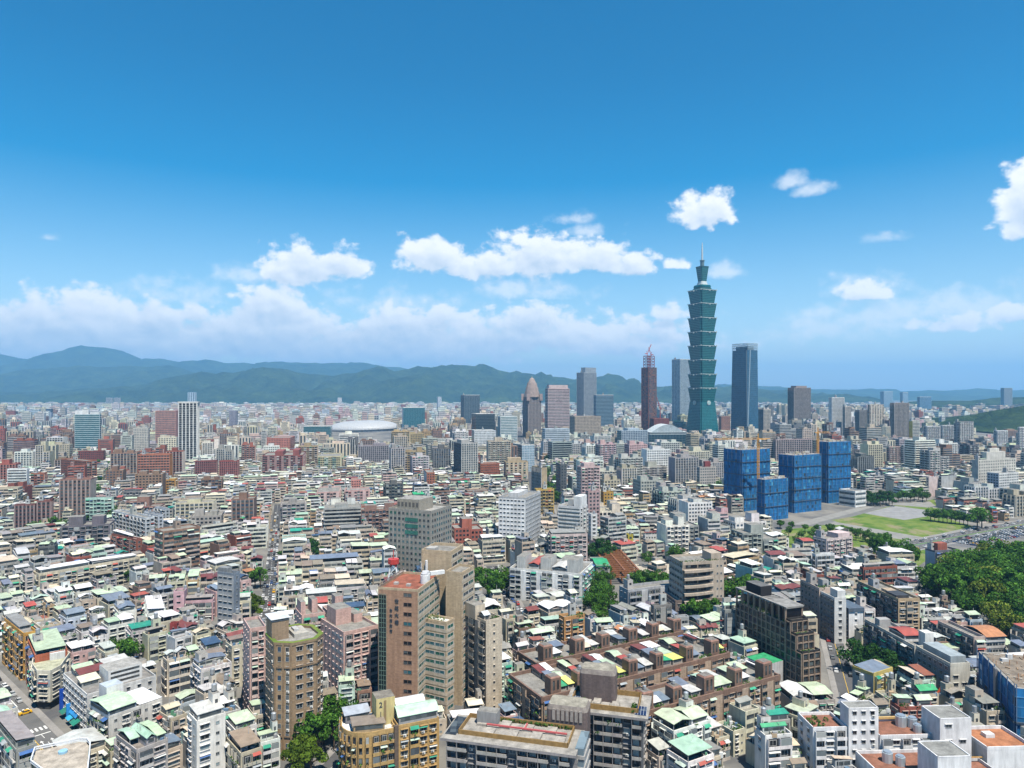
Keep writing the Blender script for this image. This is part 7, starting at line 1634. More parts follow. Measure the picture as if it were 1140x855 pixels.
# ------------------------------------------------------------------ low blocks placed from the photograph
LOTS = []
def LR(x0, xc, x1, yt, h, beta, wall, roof, nf=None, **k):
    P, hh, W_, D_, poly = fit(x0, xc, x1, yt, h=h, beta=beta, W=k.pop('W', None), D=k.pop('D', None))
    W_, D_ = min(W_, 45), min(max(D_, 5), 30); poly = quadpoly(P, W_, D_, beta)
    l = Lot(poly, h, nf or max(1, round(h / 3.1)), wall, roof, 1000 + len(LOTS), **k); l.fixed = True; LOTS.append(l)
for a in [
 (129, 152, 187, 838, 14, 50, 'grey', 'mint', 5), (171, 190, 218, 843, 13, 50, 'white', 'cream', 4), (209, 219, 251, 806, 20, 42, 'white', 'pale grey', 6), (177, 190, 208, 803, 12, 50, 'beige', 'beige', 4),
 (84, 89, 113, 742, 15, 47, 'white', 'white', 5), (147, 152, 187, 722, 16, 45, 'white', 'white', 5), (150, 160, 186, 749, 14, 48, 'pale grey', 'pale green', 4), (166, 178, 213, 762, 14, 48, 'white', 'white', 5),
 (181, 186, 224, 738, 14, 42, 'cream', 'pale grey', 4), (214, 224, 258, 748, 16, 42, 'white', 'slate blue', 5), (222, 228, 247, 726, 13, 40, 'pale grey', 'dark blue', 4), (251, 258, 276, 722, 17, 40, 'cream', 'brown', 5),
 (236, 248, 264, 772, 11, 42, 'grey', 'brown', 3), (228, 240, 268, 800, 13, 42, 'pale grey', 'white', 4), (250, 262, 286, 816, 11, 40, 'white', 'pale green', 3), (252, 268, 292, 842, 11, 40, 'beige', 'brown', 3),
 (53, 62, 88, 713, 14, 48, 'pale grey', 'slate blue', 4), (36, 45, 68, 700, 13, 48, 'cream', 'white', 4), (-15, 4, 25, 818, 11, 48, 'pale grey', 'mint', 3), (-30, 18, 41, 838, 13, 48, 'grey', 'concrete', 4),
 (-20, 2, 20, 795, 9, 48, 'white', 'pale green', 3),
 (905, 914, 935, 750, 9, 10, 'red brick', 'red', 3), (903, 910, 928, 728, 9, 10, 'pale blue', 'mint', 3), (872, 903, 919, 806, 8, 40, 'cream', 'pale green', 2), (915, 926, 938, 800, 8.5, 40, 'grey', 'red', 2), (928, 946, 960, 796, 9, 40, 'grey', 'slate blue', 2),
 (945, 960, 973, 783, 9, 40, 'cream', 'pale green', 3), (991, 1002, 1040, 790, 11, 5, 'red brick', 'pale green', 4), (937, 955, 975, 725, 8, 5, 'dark grey', 'pale green', 2), (840, 852, 882, 822, 14, 10, 'white', 'bright green', 4), (848, 856, 880, 806, 10, 10, 'grey', 'teal', 3),
 (880, 892, 905, 800, 8, 40, 'grey', 'brown', 2), (886, 897, 915, 822, 9, 20, 'cream', 'mint', 3),
 (1025, 1028, 1052, 679, 8, 8, 'white', 'white', 2), (1050, 1052, 1068, 677, 9, 8, 'brown', 'brown', 3), (1058, 1062, 1078, 686, 9, 8, 'white', 'pale green', 3), (1078, 1080, 1094, 692, 13, 8, 'pale blue', 'pale green', 4), (1061, 1066, 1077, 695, 17, 8, 'pink', 'concrete', 5),
 (1034, 1046, 1062, 703, 14, 8, 'dark grey', 'red', 4), (1020, 1026, 1040, 690, 10, 8, 'white', 'beige', 3), (1040, 1044, 1060, 686, 9, 8, 'white', 'white', 3), (1092, 1096, 1117, 695, 9, 8, 'cream', 'concrete', 3), (1044, 1056, 1075, 722, 13, 8, 'grey', 'pale green', 4),
 (566, 595.5, 617, 775, 16, 30, 'beige', 'white', 5), (726, 750, 791, 817, 14, 30, 'white', 'pale green', 5), (794, 817, 858, 835, 14, 30, 'pale grey', 'pale green', 5), (742, 766, 795, 852, 11, 30, 'white', 'mint', 4),
 (660, 664, 684, 699, 12, 12, 'white', 'pale green', 4), (682, 684, 702, 699, 12, 12, 'white', 'white', 4), (702, 704, 725, 700, 12, 12, 'white', 'beige', 4), (747, 753, 779, 708, 14, 14, 'cream', 'slate blue', 4), (778, 780, 801, 706, 14, 14, 'cream', 'maroon', 4),
 (725, 728, 748, 683, 15, 14, 'brown', 'brown', 5), (588, 593, 619, 713, 12, 25, 'white', 'pale green', 4), (616, 618, 642, 711, 12, 25, 'white', 'pale green', 4), (572, 578, 596, 702, 14, 25, 'brown', 'pale green', 4), (600, 606, 640, 698, 11, 25, 'pale grey', 'mint', 3),
 (348, 353, 377, 784, 9, 30, 'cream', 'brown', 3), (285, 290, 312, 830, 9, 34, 'white', 'pale green', 3), (276, 283, 300, 800, 9, 34, 'cream', 'pale green', 3),
 (565, 570, 590, 760, 12, 30, 'cream', 'pale green', 4), (570, 576, 590, 728, 14, 28, 'pink', 'pale grey', 5),
 (62, 68, 95, 690, 13, 46, 'cream', 'brown', 4), (98, 103, 121, 712, 15, 46, 'white', 'pale grey', 5), (112, 120, 150, 700, 13, 46, 'white', 'pale green', 4), (60, 65, 82, 664, 16, 46, 'white', 'white', 5), (46, 53, 60, 676, 15, 46, 'tan', 'beige', 5),
 (140, 146, 172, 706, 13, 40, 'pale grey', 'teal', 4), (160, 164, 184, 686, 13, 30, 'white', 'white', 4), (126, 132, 152, 684, 12, 40, 'white', 'slate blue', 4), (100, 108, 128, 668, 13, 46, 'cream', 'pale green', 4), (78, 84, 104, 662, 13, 46, 'white', 'white', 4),
 (154, 157, 183, 651, 15, 20, 'pale grey', 'pale green', 5), (183, 186, 206, 650, 15, 20, 'cream', 'pale green', 5), (205, 208, 221, 648, 17, 20, 'tan', 'pale green', 5), (220, 222, 244, 650, 14, 20, 'cream', 'maroon', 4), (224, 228, 247, 681, 14, 20, 'cream', 'pale green', 4),
 (14, 19, 34, 622, 17, 40, 'pale grey', 'pale grey', 5), (38, 42, 61, 610, 19, 20, 'dark grey', 'pale green', 6), (0, 4, 14, 656, 14, 46, 'grey', 'slate blue', 4), (-6, 0, 30, 672, 10, 46, 'white', 'pale green', 3), (4, 12, 38, 690, 9, 46, 'cream', 'pale grey', 3)]:
    LR(*a)

# ------------------------------------------------------------------ the dense low city: lots on street grids
def axes_(p): return [((b[1] - a[1]), -(b[0] - a[0])) for a, b in zip(p, p[1:] + p[:1])]
def overlap(p, q, gap=0.3):
    for ax in axes_(p) + axes_(q):
        l = math.hypot(*ax)
        if l < 1e-6: continue
        a = [(x * ax[0] + y * ax[1]) / l for x, y in p]; b = [(x * ax[0] + y * ax[1]) / l for x, y in q]
        if max(a) < min(b) + -gap + .0 or max(b) < min(a) - gap: 
            return False
        if max(a) + gap < min(b) or max(b) + gap < min(a): return False
    return True
CELL = 40.0; HASH = {}
def cells(p):
    xs = [a[0] for a in p]; ys = [a[1] for a in p]
    for i in range(int(min(xs) // CELL), int(max(xs) // CELL) + 1):
        for j in range(int(min(ys) // CELL), int(max(ys) // CELL) + 1): yield i, j
def occupy(p):
    for c in cells(p): HASH.setdefault(c, []).append(p)
def free(p):
    seen = set()
    for c in cells(p):
        for q in HASH.get(c, ()):
            if id(q) in seen: continue
            seen.add(id(q))
            if overlap(p, q): return False
    return True
def inside(p, poly):
    c = False; j = len(poly) - 1
    for i in range(len(poly)):
        if (poly[i][1] > p[1]) != (poly[j][1] > p[1]) and p[0] < (poly[j][0] - poly[i][0]) * (p[1] - poly[i][1]) / (poly[j][1] - poly[i][1]) + poly[i][0]: c = not c
        j = i
    return c
for p, h, ref in FEET: occupy(p)
dq = [((360 - CX) * y / FPX if s < 0 else (442 - CX) * y / FPX, y) for y, s in ((1500, -1), (1500, 1), (2260, 1), (2260, -1))]
PARK.append(dq)
for p in ROADS: occupy(p)
kept = []
for l in LOTS:
    if free(shrink(l.poly, 1.6)) or PX(*l.poly[3], l.h)[0] < 2 and l.poly[0][1] < 262: kept.append(l)
    occupy(l.poly)
print('fixed lots', len(LOTS), 'kept', len(kept)); LOTS = kept
for l in LOTS: pass
rf = random.Random(77)
# ------------------------------------------------------------------ trees
TREEM = []
def tree_kit(seed, spread, tall, cols, n):
    r = random.Random(seed); cr = MB(); tr = MB()
    H = tall; tr.cyl(0, 0, 0, H * .45, .32, (.11, .08, .055), 'wall', 7, .2)
    k = 10
    for i in range(k):
        a = i * 2.4 + r.uniform(-.4, .4); d = spread * r.uniform(.3, .8); z = H * r.uniform(.45, .8)
        if i == 0: d = 0; z = H * .84
        c = (d * math.cos(a), d * math.sin(a), z); tr.bar((0, 0, H * r.uniform(.25, .42)), c, .11, (.10, .075, .05), 'wall')
        s = spread * r.uniform(.25, .5); tint = r.uniform(.75, 1.25); cr.leaves(c, (s, s, s * r.uniform(.6, .9)), int(n * r.uniform(.7, 1.3)), .38, [tuple(x * tint for x in q) for q in cols], r, .45)
    return tr.mesh('trunk'), cr.mesh('crown')
G1 = [(.05, .13, .02), (.07, .16, .025), (.04, .10, .018), (.09, .19, .03)]; G2 = [(.10, .16, .02), (.13, .19, .025), (.075, .13, .018)]; G3 = [(.03, .085, .022), (.042, .105, .026)]; G4 = [(.17, .20, .035), (.12, .165, .026), (.08, .13, .022)]
TREEM = {'green': [tree_kit(1, 4.6, 10.5, G1, 130), tree_kit(2, 5.2, 11, G1, 130), tree_kit(6, 4.2, 12, G1, 130)], 'bright': [tree_kit(3, 4.4, 9.5, G2, 130)], 'dark': [tree_kit(4, 4.2, 11, G3, 130), tree_kit(7, 5, 10, G3, 130)], 'olive': [tree_kit(5, 5, 11, G4, 130)]}
rt = random.Random(55)
def tree(x, y, kind, s, label, group, z=0):
    t = thing('tree', label, 'tree', (x, y, z), group); t.scale = (s, s, s * rt.uniform(.9, 1.15)); t.rotation_euler = (0, 0, rt.uniform(0, 6.28))
    tm, cm = rt.choice(TREEM[kind])
    for nm, me in (('trunk', tm), ('crown', cm)): o = bpy.data.objects.new(nm, me); COL.objects.link(o); o.parent = t
def trees(pts, kind, s, label, group):
    for p in pts:
        x, y = G(p[0], p[1]); q = s * 2.6; q2 = 16 if y > 400 else q; occupy([(x - q, y - q2), (x + q, y - q2), (x + q, y + q), (x - q, y + q)]); tree(x, y, kind, s * rt.uniform(.85, 1.2), label, group)
trees([(352, 833), (360, 828), (370, 822), (378, 818), (345, 845), (372, 834)], 'green', 1.3, 'dense dark green tree beside the lane between the brown chamfered tower and the ochre block', 'trees along the lane')
trees([(338, 856), (346, 862), (328, 868)], 'bright', 1.15, 'bright green tree at the foot of the brown chamfered tower', 'trees at the tower foot')
trees([(p, 597 - (p - 32) * .12) for p in range(32, 94, 6)], 'green', 1.2, 'dark green tree in the row before the brown ribbed slab', 'trees before the brown slab')
trees([(109 + k % 2 * 14, 556 - k * 3.6) for k in range(11)], 'green', 1.35, 'dark green street tree lining the street past the mint apartment block', 'trees of the tree street')
trees([(126, 588), (130, 590), (128, 580)], 'green', 1.4, 'dark tree against the side of the mint apartment block', 'trees by the mint block')
trees([(144, 650), (150, 653), (147, 644)], 'green', 1.0, 'green tree between the red brick six storey block and the long cream row', 'trees by the cream row')
trees([(270, 686), (277, 684), (284, 682), (274, 692), (281, 690)], 'bright', 1.25, 'yellow green tree behind the lone grey slab tower', 'trees by the grey slab tower')
trees([(112, 742), (120, 746), (128, 744), (138, 748), (144, 740), (132, 752)], 'green', 1.25, 'green courtyard tree among the low blocks above the blue signs', 'courtyard trees')
trees([(317, 625)], 'dark', 1.3, 'round dark tree standing alone in the long straight street', 'long street tree')
trees([(346, 622), (352, 625)], 'dark', 1.45, 'round dark tree of the pair beside the long straight street', 'long street tree pair')
trees([(527, 596), (531, 597)], 'green', 1.2, 'green tree among low roofs behind the grey stone tower', 'trees behind the stone tower')
trees([(520, 655), (527, 656), (534, 654)], 'green', 1.3, 'dark green tree behind the tall beige office block', 'trees behind the beige office')
trees([(544, 668), (551, 666), (558, 664), (564, 663), (548, 674)], 'green', 1.35, 'green tree along the street beside the ageing white block', 'trees on the side street')
trees([(284, 655), (290, 655)], 'green', 1.2, 'green tree at the edge of the long straight street', 'trees at the street edge')
trees([(660, 628), (666, 630), (672, 628), (677, 626)], 'dark', 1.5, 'big dark tree above the vivid green hall', 'trees above the green hall')
trees([(662 + k % 3 * 6, 704 - k * 4.6) for k in range(13)], 'green', 1.25, 'green tree in the strip between the ageing white block and the grey corridor slab', 'trees of the green strip')
trees([(706 + k * 4.6, 664 + (k % 3)) for k in range(9)], 'green', 1.3, 'green tree in the row behind the grey corridor slab', 'trees behind the corridor slab')
trees([(771, 700), (779, 702), (787, 702), (795, 699)], 'green', 1.45, 'large green tree between the grey annex and the black gridded tower', 'trees beside the annex')
trees([(806, 678), (813, 676), (820, 676), (828, 674), (833, 670)], 'green', 1.5, 'dark green tree behind the narrow green roofed block', 'trees behind the green roofed block')
trees([(722, 631), (749, 626), (753, 628)], 'green', 1.1, 'small green tree on the edge of the building site', 'trees at the building site')
trees([(718 + k * 4, 556 - (k % 2) * 2) for k in range(9)], 'green', 1.3, 'green tree in the park strip below the long station roof', 'park strip trees')
trees([(766 + k * 5, 551 - (k % 2) * 2) for k in range(9)], 'green', 1.3, 'green tree in the strip by the front blue netted tower', 'trees by the netted tower')
trees([(609 + (k % 2) * 10 + k * .15, 566 - k * 4.2) for k in range(15)], 'green', 1.5, 'street tree of the avenue running away in the middle distance', 'avenue trees')
trees([(902, 672), (908, 671), (905, 676)], 'bright', 1.1, 'bright green tree rising behind the black gridded tower', 'trees behind the black tower')
trees([(951, 748), (958, 750), (966, 752), (974, 753), (982, 755), (988, 758), (992, 762)], 'dark', 1.2, 'dark tree between the yellow balcony building and the red hut apartment block', 'trees by the yellow building')
trees([(966 + k * 3.4, 561 + (k % 3) * 1.3) for k in range(9)], 'dark', 1.25, 'dark park tree beside the low white hall', 'trees by the low white hall')
trees([(1000 + k * 4.5, 559 - (k % 3)) for k in range(8)], 'green', 1.1, 'green park tree along the far edge of the paved yard', 'trees by the paved yard')
trees([(1036 + k * 4.6, 580 + k * .55) for k in range(10)], 'green', 1.15, 'dark green tree along the lawn before the brick apartment cluster', 'trees by the brick cluster')
trees([(1088, 590), (1093, 588)], 'green', 1.6, 'full round tree at the corner of the brick apartment cluster', 'corner trees')
trees([(868 + (k * 37 % 60), 588 + (k * 13 % 24)) for k in range(14)], 'green', .8, 'small tree dotted through the little park beside the netted towers', 'small park trees')
trees([(938 + k * 5, 596 + k * .9 + (k % 2) * 3) for k in range(11)], 'green', .75, 'small tree along the park path between the two lawns', 'path trees')
trees([(986 + (k * 23 % 46), 626 + (k * 7 % 14)) for k in range(13)], 'green', 1.5, 'dense park tree at the lower end of the park', 'lower park trees')
trees([(972, 618), (977, 619)], 'green', 1.2, 'round tree standing on the small lower lawn', 'lower lawn trees')
trees([(1108 + k * 4.5, 560 + (k % 3) * 2) for k in range(8)], 'olive', 1.2, 'tree row beside the stepped cream block', 'trees by the cream block')
hillp = [(1034, 678), (1054, 656), (1078, 640), (1110, 630), (1190, 624), (1190, 744), (1120, 722), (1078, 702)]
gpoly = pxpoly(hillp); n = 0; tries = 0; pl = []
while n < 112 and tries < 6000:
    tries += 1; x = rt.uniform(min(p[0] for p in gpoly), max(p[0] for p in gpoly)); y = rt.uniform(min(p[1] for p in gpoly), max(p[1] for p in gpoly))
    if inside((x, y), gpoly) and all(math.hypot(x - a, y - b) > 7.6 for a, b in pl) and abs(x) < .76 * y + 4:
        pl.append((x, y)); n += 1
HX, HY = 272, 405
for x, y in pl:
    hz = 9 * max(0, 1 - math.hypot((x - HX) / 90, (y - HY) / 85))
    tree(x, y, rt.choice(('green', 'green', 'green', 'dark', 'olive')), rt.uniform(1.45, 1.95), 'leafy tree in the thick wood beside the car park', 'trees of the wood', hz - .2)
hm = MB(); k = 16
for i in range(k):
    for j in range(k):
        def hp(a, b): x = HX + (a / k * 2 - 1) * 95; y = HY + (b / k * 2 - 1) * 88; return (x, y, max(.008, 9 * (1 - math.hypot((x - HX) / 90, (y - HY) / 85))) - (.0 if 0 < a < k and 0 < b < k else .05))
        hm.face([hp(i, j), hp(i + 1, j), hp(i + 1, j + 1), hp(i, j + 1)], (.3, .5, .3), 'hill')
tag(hm.build('wooded_slope'), kind='structure')
for o, s, n_, nm in ((pxpoly([(985, 520), (1035, 516), (1040, 524), (985, 530)]), 1.2, 10, 0),): pass

def grid_beta(px, py):
    if px < 275 and py > 595: return 48
    if px < 560: return 17.5
    if px < 862 and py > 610: return 28
    if py > 590: return 8
    return 12
def fill(beta, y0, y1, wdt, dep, lane, blk, cross, hfun, out, region):
    b = math.radians(beta); rx, ry = math.cos(b), math.sin(b); lx, ly = -ry, rx
    R_ = y1 * 1.5; v = -R_; row = 0; 
    vmin = min(X * lx + Y * ly for X in (-.78 * y1, .78 * y1) for Y in (y0, y1)); vmax = max(X * lx + Y * ly for X in (-.78 * y1, .78 * y1) for Y in (y0, y1))
    umin = min(X * rx + Y * ry for X in (-.78 * y1, .78 * y1) for Y in (y0, y1)); umax = max(X * rx + Y * ry for X in (-.78 * y1, .78 * y1) for Y in (y0, y1))
    v = vmin; row = 0
    while v < vmax:
        d = rf.uniform(*dep); u = umin + rf.uniform(0, 20); nb = u + rf.uniform(*blk); hb = hfun(rf)
        while u < umax:
            if u > nb: u += cross; nb = u + rf.uniform(*blk)
            w = rf.uniform(*wdt) * (1.9 if rf.random() < .18 else 1)
            cx, cyy = (u + w / 2) * rx + (v + d / 2) * lx, (u + w / 2) * ry + (v + d / 2) * ly
            if y0 <= cyy <= y1 and abs(cx) < .775 * cyy + 15:
                px, py = PX(cx, cyy)
                if not (px > 1042 and cyy > 1720) and grid_beta(px, py) == beta and not any(inside((cx, cyy), q) for q in PARK):
                    P = (u * rx + v * lx, u * ry + v * ly); poly = quadpoly(P, w - .15, d, beta)
                    if free(poly) and not any(inside(c, q) for q in PARK for c in poly):
                        if rf.random() < .2: hb = hfun(rf)
                        hq = hb if rf.random() < .65 else hfun(rf); out.append((poly, cap(cx, cyy, hq))); occupy(poly)
                    elif w > 9:
                        poly = quadpoly(P, w * .5, d * .8, beta)
                        if free(poly) and not any(inside(c, q) for q in PARK for c in poly): out.append((poly, cap(cx, cyy, hfun(rf)))); occupy(poly)
            u += w
        v += d + (0.4 if row % 2 == 0 else rf.uniform(*lane)); row += 1
HSCR = []
for p, h, ref in FEET:
    xs = [PX(x, y)[0] for x, y in p]; Yh = min(y for x, y in p); HSCR.append((min(xs), max(xs), PX(0, Yh, h)[1], PX(0, Yh)[1], Yh))
LOWZ = [pxpoly([(850, 900), (850, 775), (925, 755), (960, 800), (930, 900)]), pxpoly([(388, 900), (388, 802), (562, 797), (562, 900)]), pxpoly([(860, 815), (860, 790), (905, 775), (905, 815)])]
def cap(x, y, h):
    if y < 246: h = min(h, 8)
    elif y < 440: h = min(h, 13.5 + y % 2)
    px = PX(x, y)[0]
    for a, b, t, g_, Yh in HSCR:
        if 950 < Yh < 2400 and 0 < Yh - y < 650 and a - 4 < px < b + 4: h = min(h, max(9, CAMH - (t + .8 * (g_ - t) - HOR) * y / FPX))
        elif 0 < Yh - y < 150 and Yh < 900 and a - 5 < px < b + 5: h = min(h, max(4.5, CAMH - (t + .68 * (g_ - t) - HOR) * y / FPX))
    return 5 if any(inside((x, y), z) for z in LOWZ) else h
def hlow(r):
    q = r.random(); return r.choice((13, 15.5, 16)) if q < .70 else r.choice((9.5, 12.5)) if q < .92 else r.choice((18.5, 22)) if q < .988 else r.uniform(26, 34)
MIDS = []
rm = random.Random(404)
MW = {'red brick': ('red brick', 'brown'), 'a': ('red brick', 'brown', 'red brick', 'grey', 'white', 'beige', 'cream', 'brown', 'dark grey'), 'b': ('grey', 'dark grey', 'beige', 'white', 'tan', 'brown', 'pale grey'), 'c': ('white', 'white', 'pale grey', 'pink', 'grey', 'cream', 'beige'), 'd': ('beige', 'grey', 'white', 'brown', 'cream', 'pale grey', 'dark grey')}
for (xa, xb, Ya, Yb, n, pal, ha, hb) in ((-20, 330, 860, 1900, 60, 'a', 24, 48), (330, 575, 900, 2000, 44, 'b', 26, 56), (575, 800, 860, 1720, 56, 'c', 24, 48), (845, 1150, 980, 2500, 70, 'd', 28, 62), (600, 1010, 1950, 2900, 26, 'd', 45, 85), (0, 560, 520, 860, 17, 'a', 21, 32), (560, 860, 470, 820, 18, 'c', 20, 31), (870, 1140, 560, 800, 9, 'd', 20, 30)):
    k = tries = 0
    while k < n and tries < 2500:
        tries += 1; Y = Ya * (Yb / Ya) ** rm.random(); px = rm.uniform(xa, xb); x = (px - CX) * Y / FPX; h = rm.uniform(ha, hb)
        w, d = rm.uniform(18, 36), rm.uniform(14, 20); poly = quadpoly((x, Y), w, d, rm.choice((12, 17.5, 15)))
        top = PX(0, Y, h)[1]; e = w * FPX / Y
        if any(inside(c, q) for q in PARK for c in poly) or not free(poly): continue
        if any(Yh > Y - 5 and px < b and px + e > a and top < t + .55 * (g_ - t) for a, b, t, g_, Yh in HSCR): continue
        if px > 1030 and Y > 1550: continue
        occupy(poly); k += 1; MIDS.append((poly, h, rm.choice(MW[pal])))
raw = []
for b in (48, 17.5, 28, 8, 12): fill(b, 222, 1120, (8, 19), (10.5, 14), (3.5, 6), (60, 130), 6, hlow, raw, lambda px, py: True)
for k in range(9000):                                 # infill of the leftover gaps
    y = 222 + 900 * rf.random() ** 2; x = rf.uniform(-.76, .76) * y; px, py = PX(x, y); w = rf.uniform(5, 9); b = grid_beta(px, py); P = quadpoly((x, y), w, rf.uniform(5, 9), b)
    if not any(inside(c, q) for q in PARK for c in P) and free(P): raw.append((P, cap(x, y, rf.choice((6.5, 9.5, 12.5, 12.5))))); occupy(P)
print('low lots', len(raw))
for i, (poly, h) in enumerate(raw):
    r = random.Random(5000 + i); far = poly[0][1] > 700
    tall = h > 24
    l = Lot(poly, h, max(2, round(h / 3.1)), pick_wall(r), 'concrete' if tall else pick_roof(r), 5000 + i, cover=0 if tall else None, blank=(1, 3) if r.random() < .55 and not tall else (), pieces=None)
    LOTS.append(l)
mid = []
def hmid(r):
    q = r.random(); return r.uniform(12, 18) if q < .62 else r.uniform(18, 30) if q < .92 else r.uniform(30, 48)
for b in (17.5, 12): fill(b, 1120, 2300, (12, 26), (11, 17), (7, 12), (80, 170), 12, hmid, mid, lambda px, py: True)
print('mid lots', len(mid))

# ------------------------------------------------------------------ which low blocks the camera sees most of (coarse depth-sorted raster)
RW, RH = 570, 428
idbuf = -np.ones((RH, RW), np.int32)
def hull(pts):
    pts = sorted(set(pts)); 
    def half(ps):
        o = []
        for p in ps:
            while len(o) > 1 and (o[-1][0] - o[-2][0]) * (p[1] - o[-2][1]) - (o[-1][1] - o[-2][1]) * (p[0] - o[-2][0]) <= 0: o.pop()
            o.append(p)
        return o
    a, b = half(pts), half(pts[::-1]); return a[:-1] + b[:-1]
def stamp(poly, h, ident):
    pp = []
    for x, y in poly:
        if y < 60: return
        for z in (0, h): a, b = PX(x, y, z); pp.append((a / 2, b / 2))
    H = hull(pp); ys = [p[1] for p in H]
    for yy in range(max(0, int(min(ys))), min(RH - 1, int(max(ys))) + 1):
        xs = []
        for (ax, ay), (bx_, by) in zip(H, H[1:] + H[:1]):
            if (ay <= yy + .5) != (by <= yy + .5): xs.append(ax + (yy + .5 - ay) / (by - ay) * (bx_ - ax))
        if len(xs) >= 2:
            a, b = max(0, int(round(min(xs)))), min(RW, int(round(max(xs))))
            if b > a: idbuf[yy, a:b] = ident
items = [(min(p[1] for p in l.poly), l.poly, l.h + 2.5 * (l.cover > .3), i) for i, l in enumerate(LOTS)] + [(min(q[1] for q in p), p, h, -2) for p, h, ref in FEET] + [(min(q[1] for q in p), p, h, -2) for p, h, w in MIDS]
for it in sorted(items, key=lambda t: -t[0]): stamp(it[1], it[2], it[3])
cnt = np.bincount(idbuf[idbuf >= 0].ravel(), minlength=len(LOTS))
for i, l in enumerate(LOTS):
    l.pix = int(cnt[i])
    if l.pix: yy, xx = np.nonzero(idbuf == i) if l.pix > 30 else ([], []); l.scr = (float(np.mean(xx)) * 2, float(np.mean(yy)) * 2) if len(xx) else PX(l.cx, l.cy, l.h)
    else: l.scr = PX(l.cx, l.cy, l.h)
order = sorted(range(len(LOTS)), key=lambda i: -LOTS[i].pix)
KINDLIM = 298
chosen = [i for i in order if LOTS[i].pix >= 8][:KINDLIM]

# ------------------------------------------------------------------ labels that single each block out
REFS = []
for p, h, ref in FEET:
    if ref:
        cx = sum(a[0] for a in p) / len(p); cyy = sum(a[1] for a in p) / len(p); REFS.append((ref, cx, cyy, PX(cx, cyy, h * .6)))
used_labels = set()
RN = {'concrete': 'bare concrete', 'rust red': 'rusty red'}
def hweight(n): return {1: 'single storey', 2: 'two storey', 3: 'three storey', 4: 'four storey', 5: 'five storey', 6: 'six storey', 7: 'seven storey', 8: 'eight storey'}.get(n, 'tall')
def head_label(head, near, x, l):
    for pre in ('', 'taller ', 'lower ', 'wider ', 'narrower ', 'paler ', 'darker ', 'slimmer ', 'broader '):
        for q in near[:3]:
            c = f"{pre}{head} {'in front of' if abs(x - q[3][0]) < 40 and l.cy < q[2] - 4 else 'beyond' if abs(x - q[3][0]) < 40 and l.cy > q[2] + 12 else 'beside'} the {q[0]}"
            if c.lower() not in used_labels: used_labels.add(c.lower()); return c[0].upper() + c[1:]
        for i in range(3):
            for j in range(i + 1, 5):
                c = f"{pre}{head} between the {near[i][0]} and the {near[j][0]}"
                if c.lower() not in used_labels and len(c.replace('-', ' ').split()) <= 16: used_labels.add(c.lower()); return c[0].upper() + c[1:]
def label_for(l):
    x, y = l.scr
    near = sorted(REFS, key=lambda q: math.hypot(q[3][0] - x, (q[3][1] - y) * 1.3) + abs(q[2] - l.cy) * .15)[:7]
    if l.nf == 99: return head_label(f"{l.wallname} {l.roofname} mid-rise", near, x, l)
    head = f"{l.wallname} {hweight(l.nf)} block, {RN.get(l.roofname, l.roofname)} roof"
    head2 = f"{l.wallname} block with {RN.get(l.roofname, l.roofname)} roof"
    ex = (' and roof plants' if l.plants else '') + (' and stair tower' if l.tower and not l.plants else '')
    def rel(q):
        dy = l.cy - q[2]; dx = x - q[3][0]
        if abs(dx) < 40 and dy < -4: return 'in front of'
        if abs(dx) < 40 and dy > 12: return 'beyond'
        return 'beside'
    cands = [f"{head}, {rel(q)} the {q[0]}" for q in near[:3]] + [f"{head2}{ex}, {rel(q)} the {q[0]}" for q in near[:3]]
    for i in range(4):
        for j in range(i + 1, 6): cands.append(f"{head2}, between the {near[i][0]} and the {near[j][0]}")
    for i in range(4):
        for j in range(i + 1, 6): cands.append(f"{l.wallname} {hweight(l.nf)} block, between the {near[i][0]} and the {near[j][0]}")
    for c in cands:
        if len(c.replace('-', ' ').replace(',', ' ').split()) <= 16 and c.lower() not in used_labels:
            used_labels.add(c.lower()); return c[0].upper() + c[1:]
    for w in ('smaller', 'lower', 'wider', 'narrower', 'taller', 'shabbier', 'deeper', 'paler', 'darker'):
        for q in near[:4]:
            c = f"{w} {head2} {rel(q)} the {q[0]}"
            if len(c.replace('-', ' ').split()) <= 16 and c.lower() not in used_labels: used_labels.add(c.lower()); return c[0].upper() + c[1:]
    return cands[0]
class MidL: pass
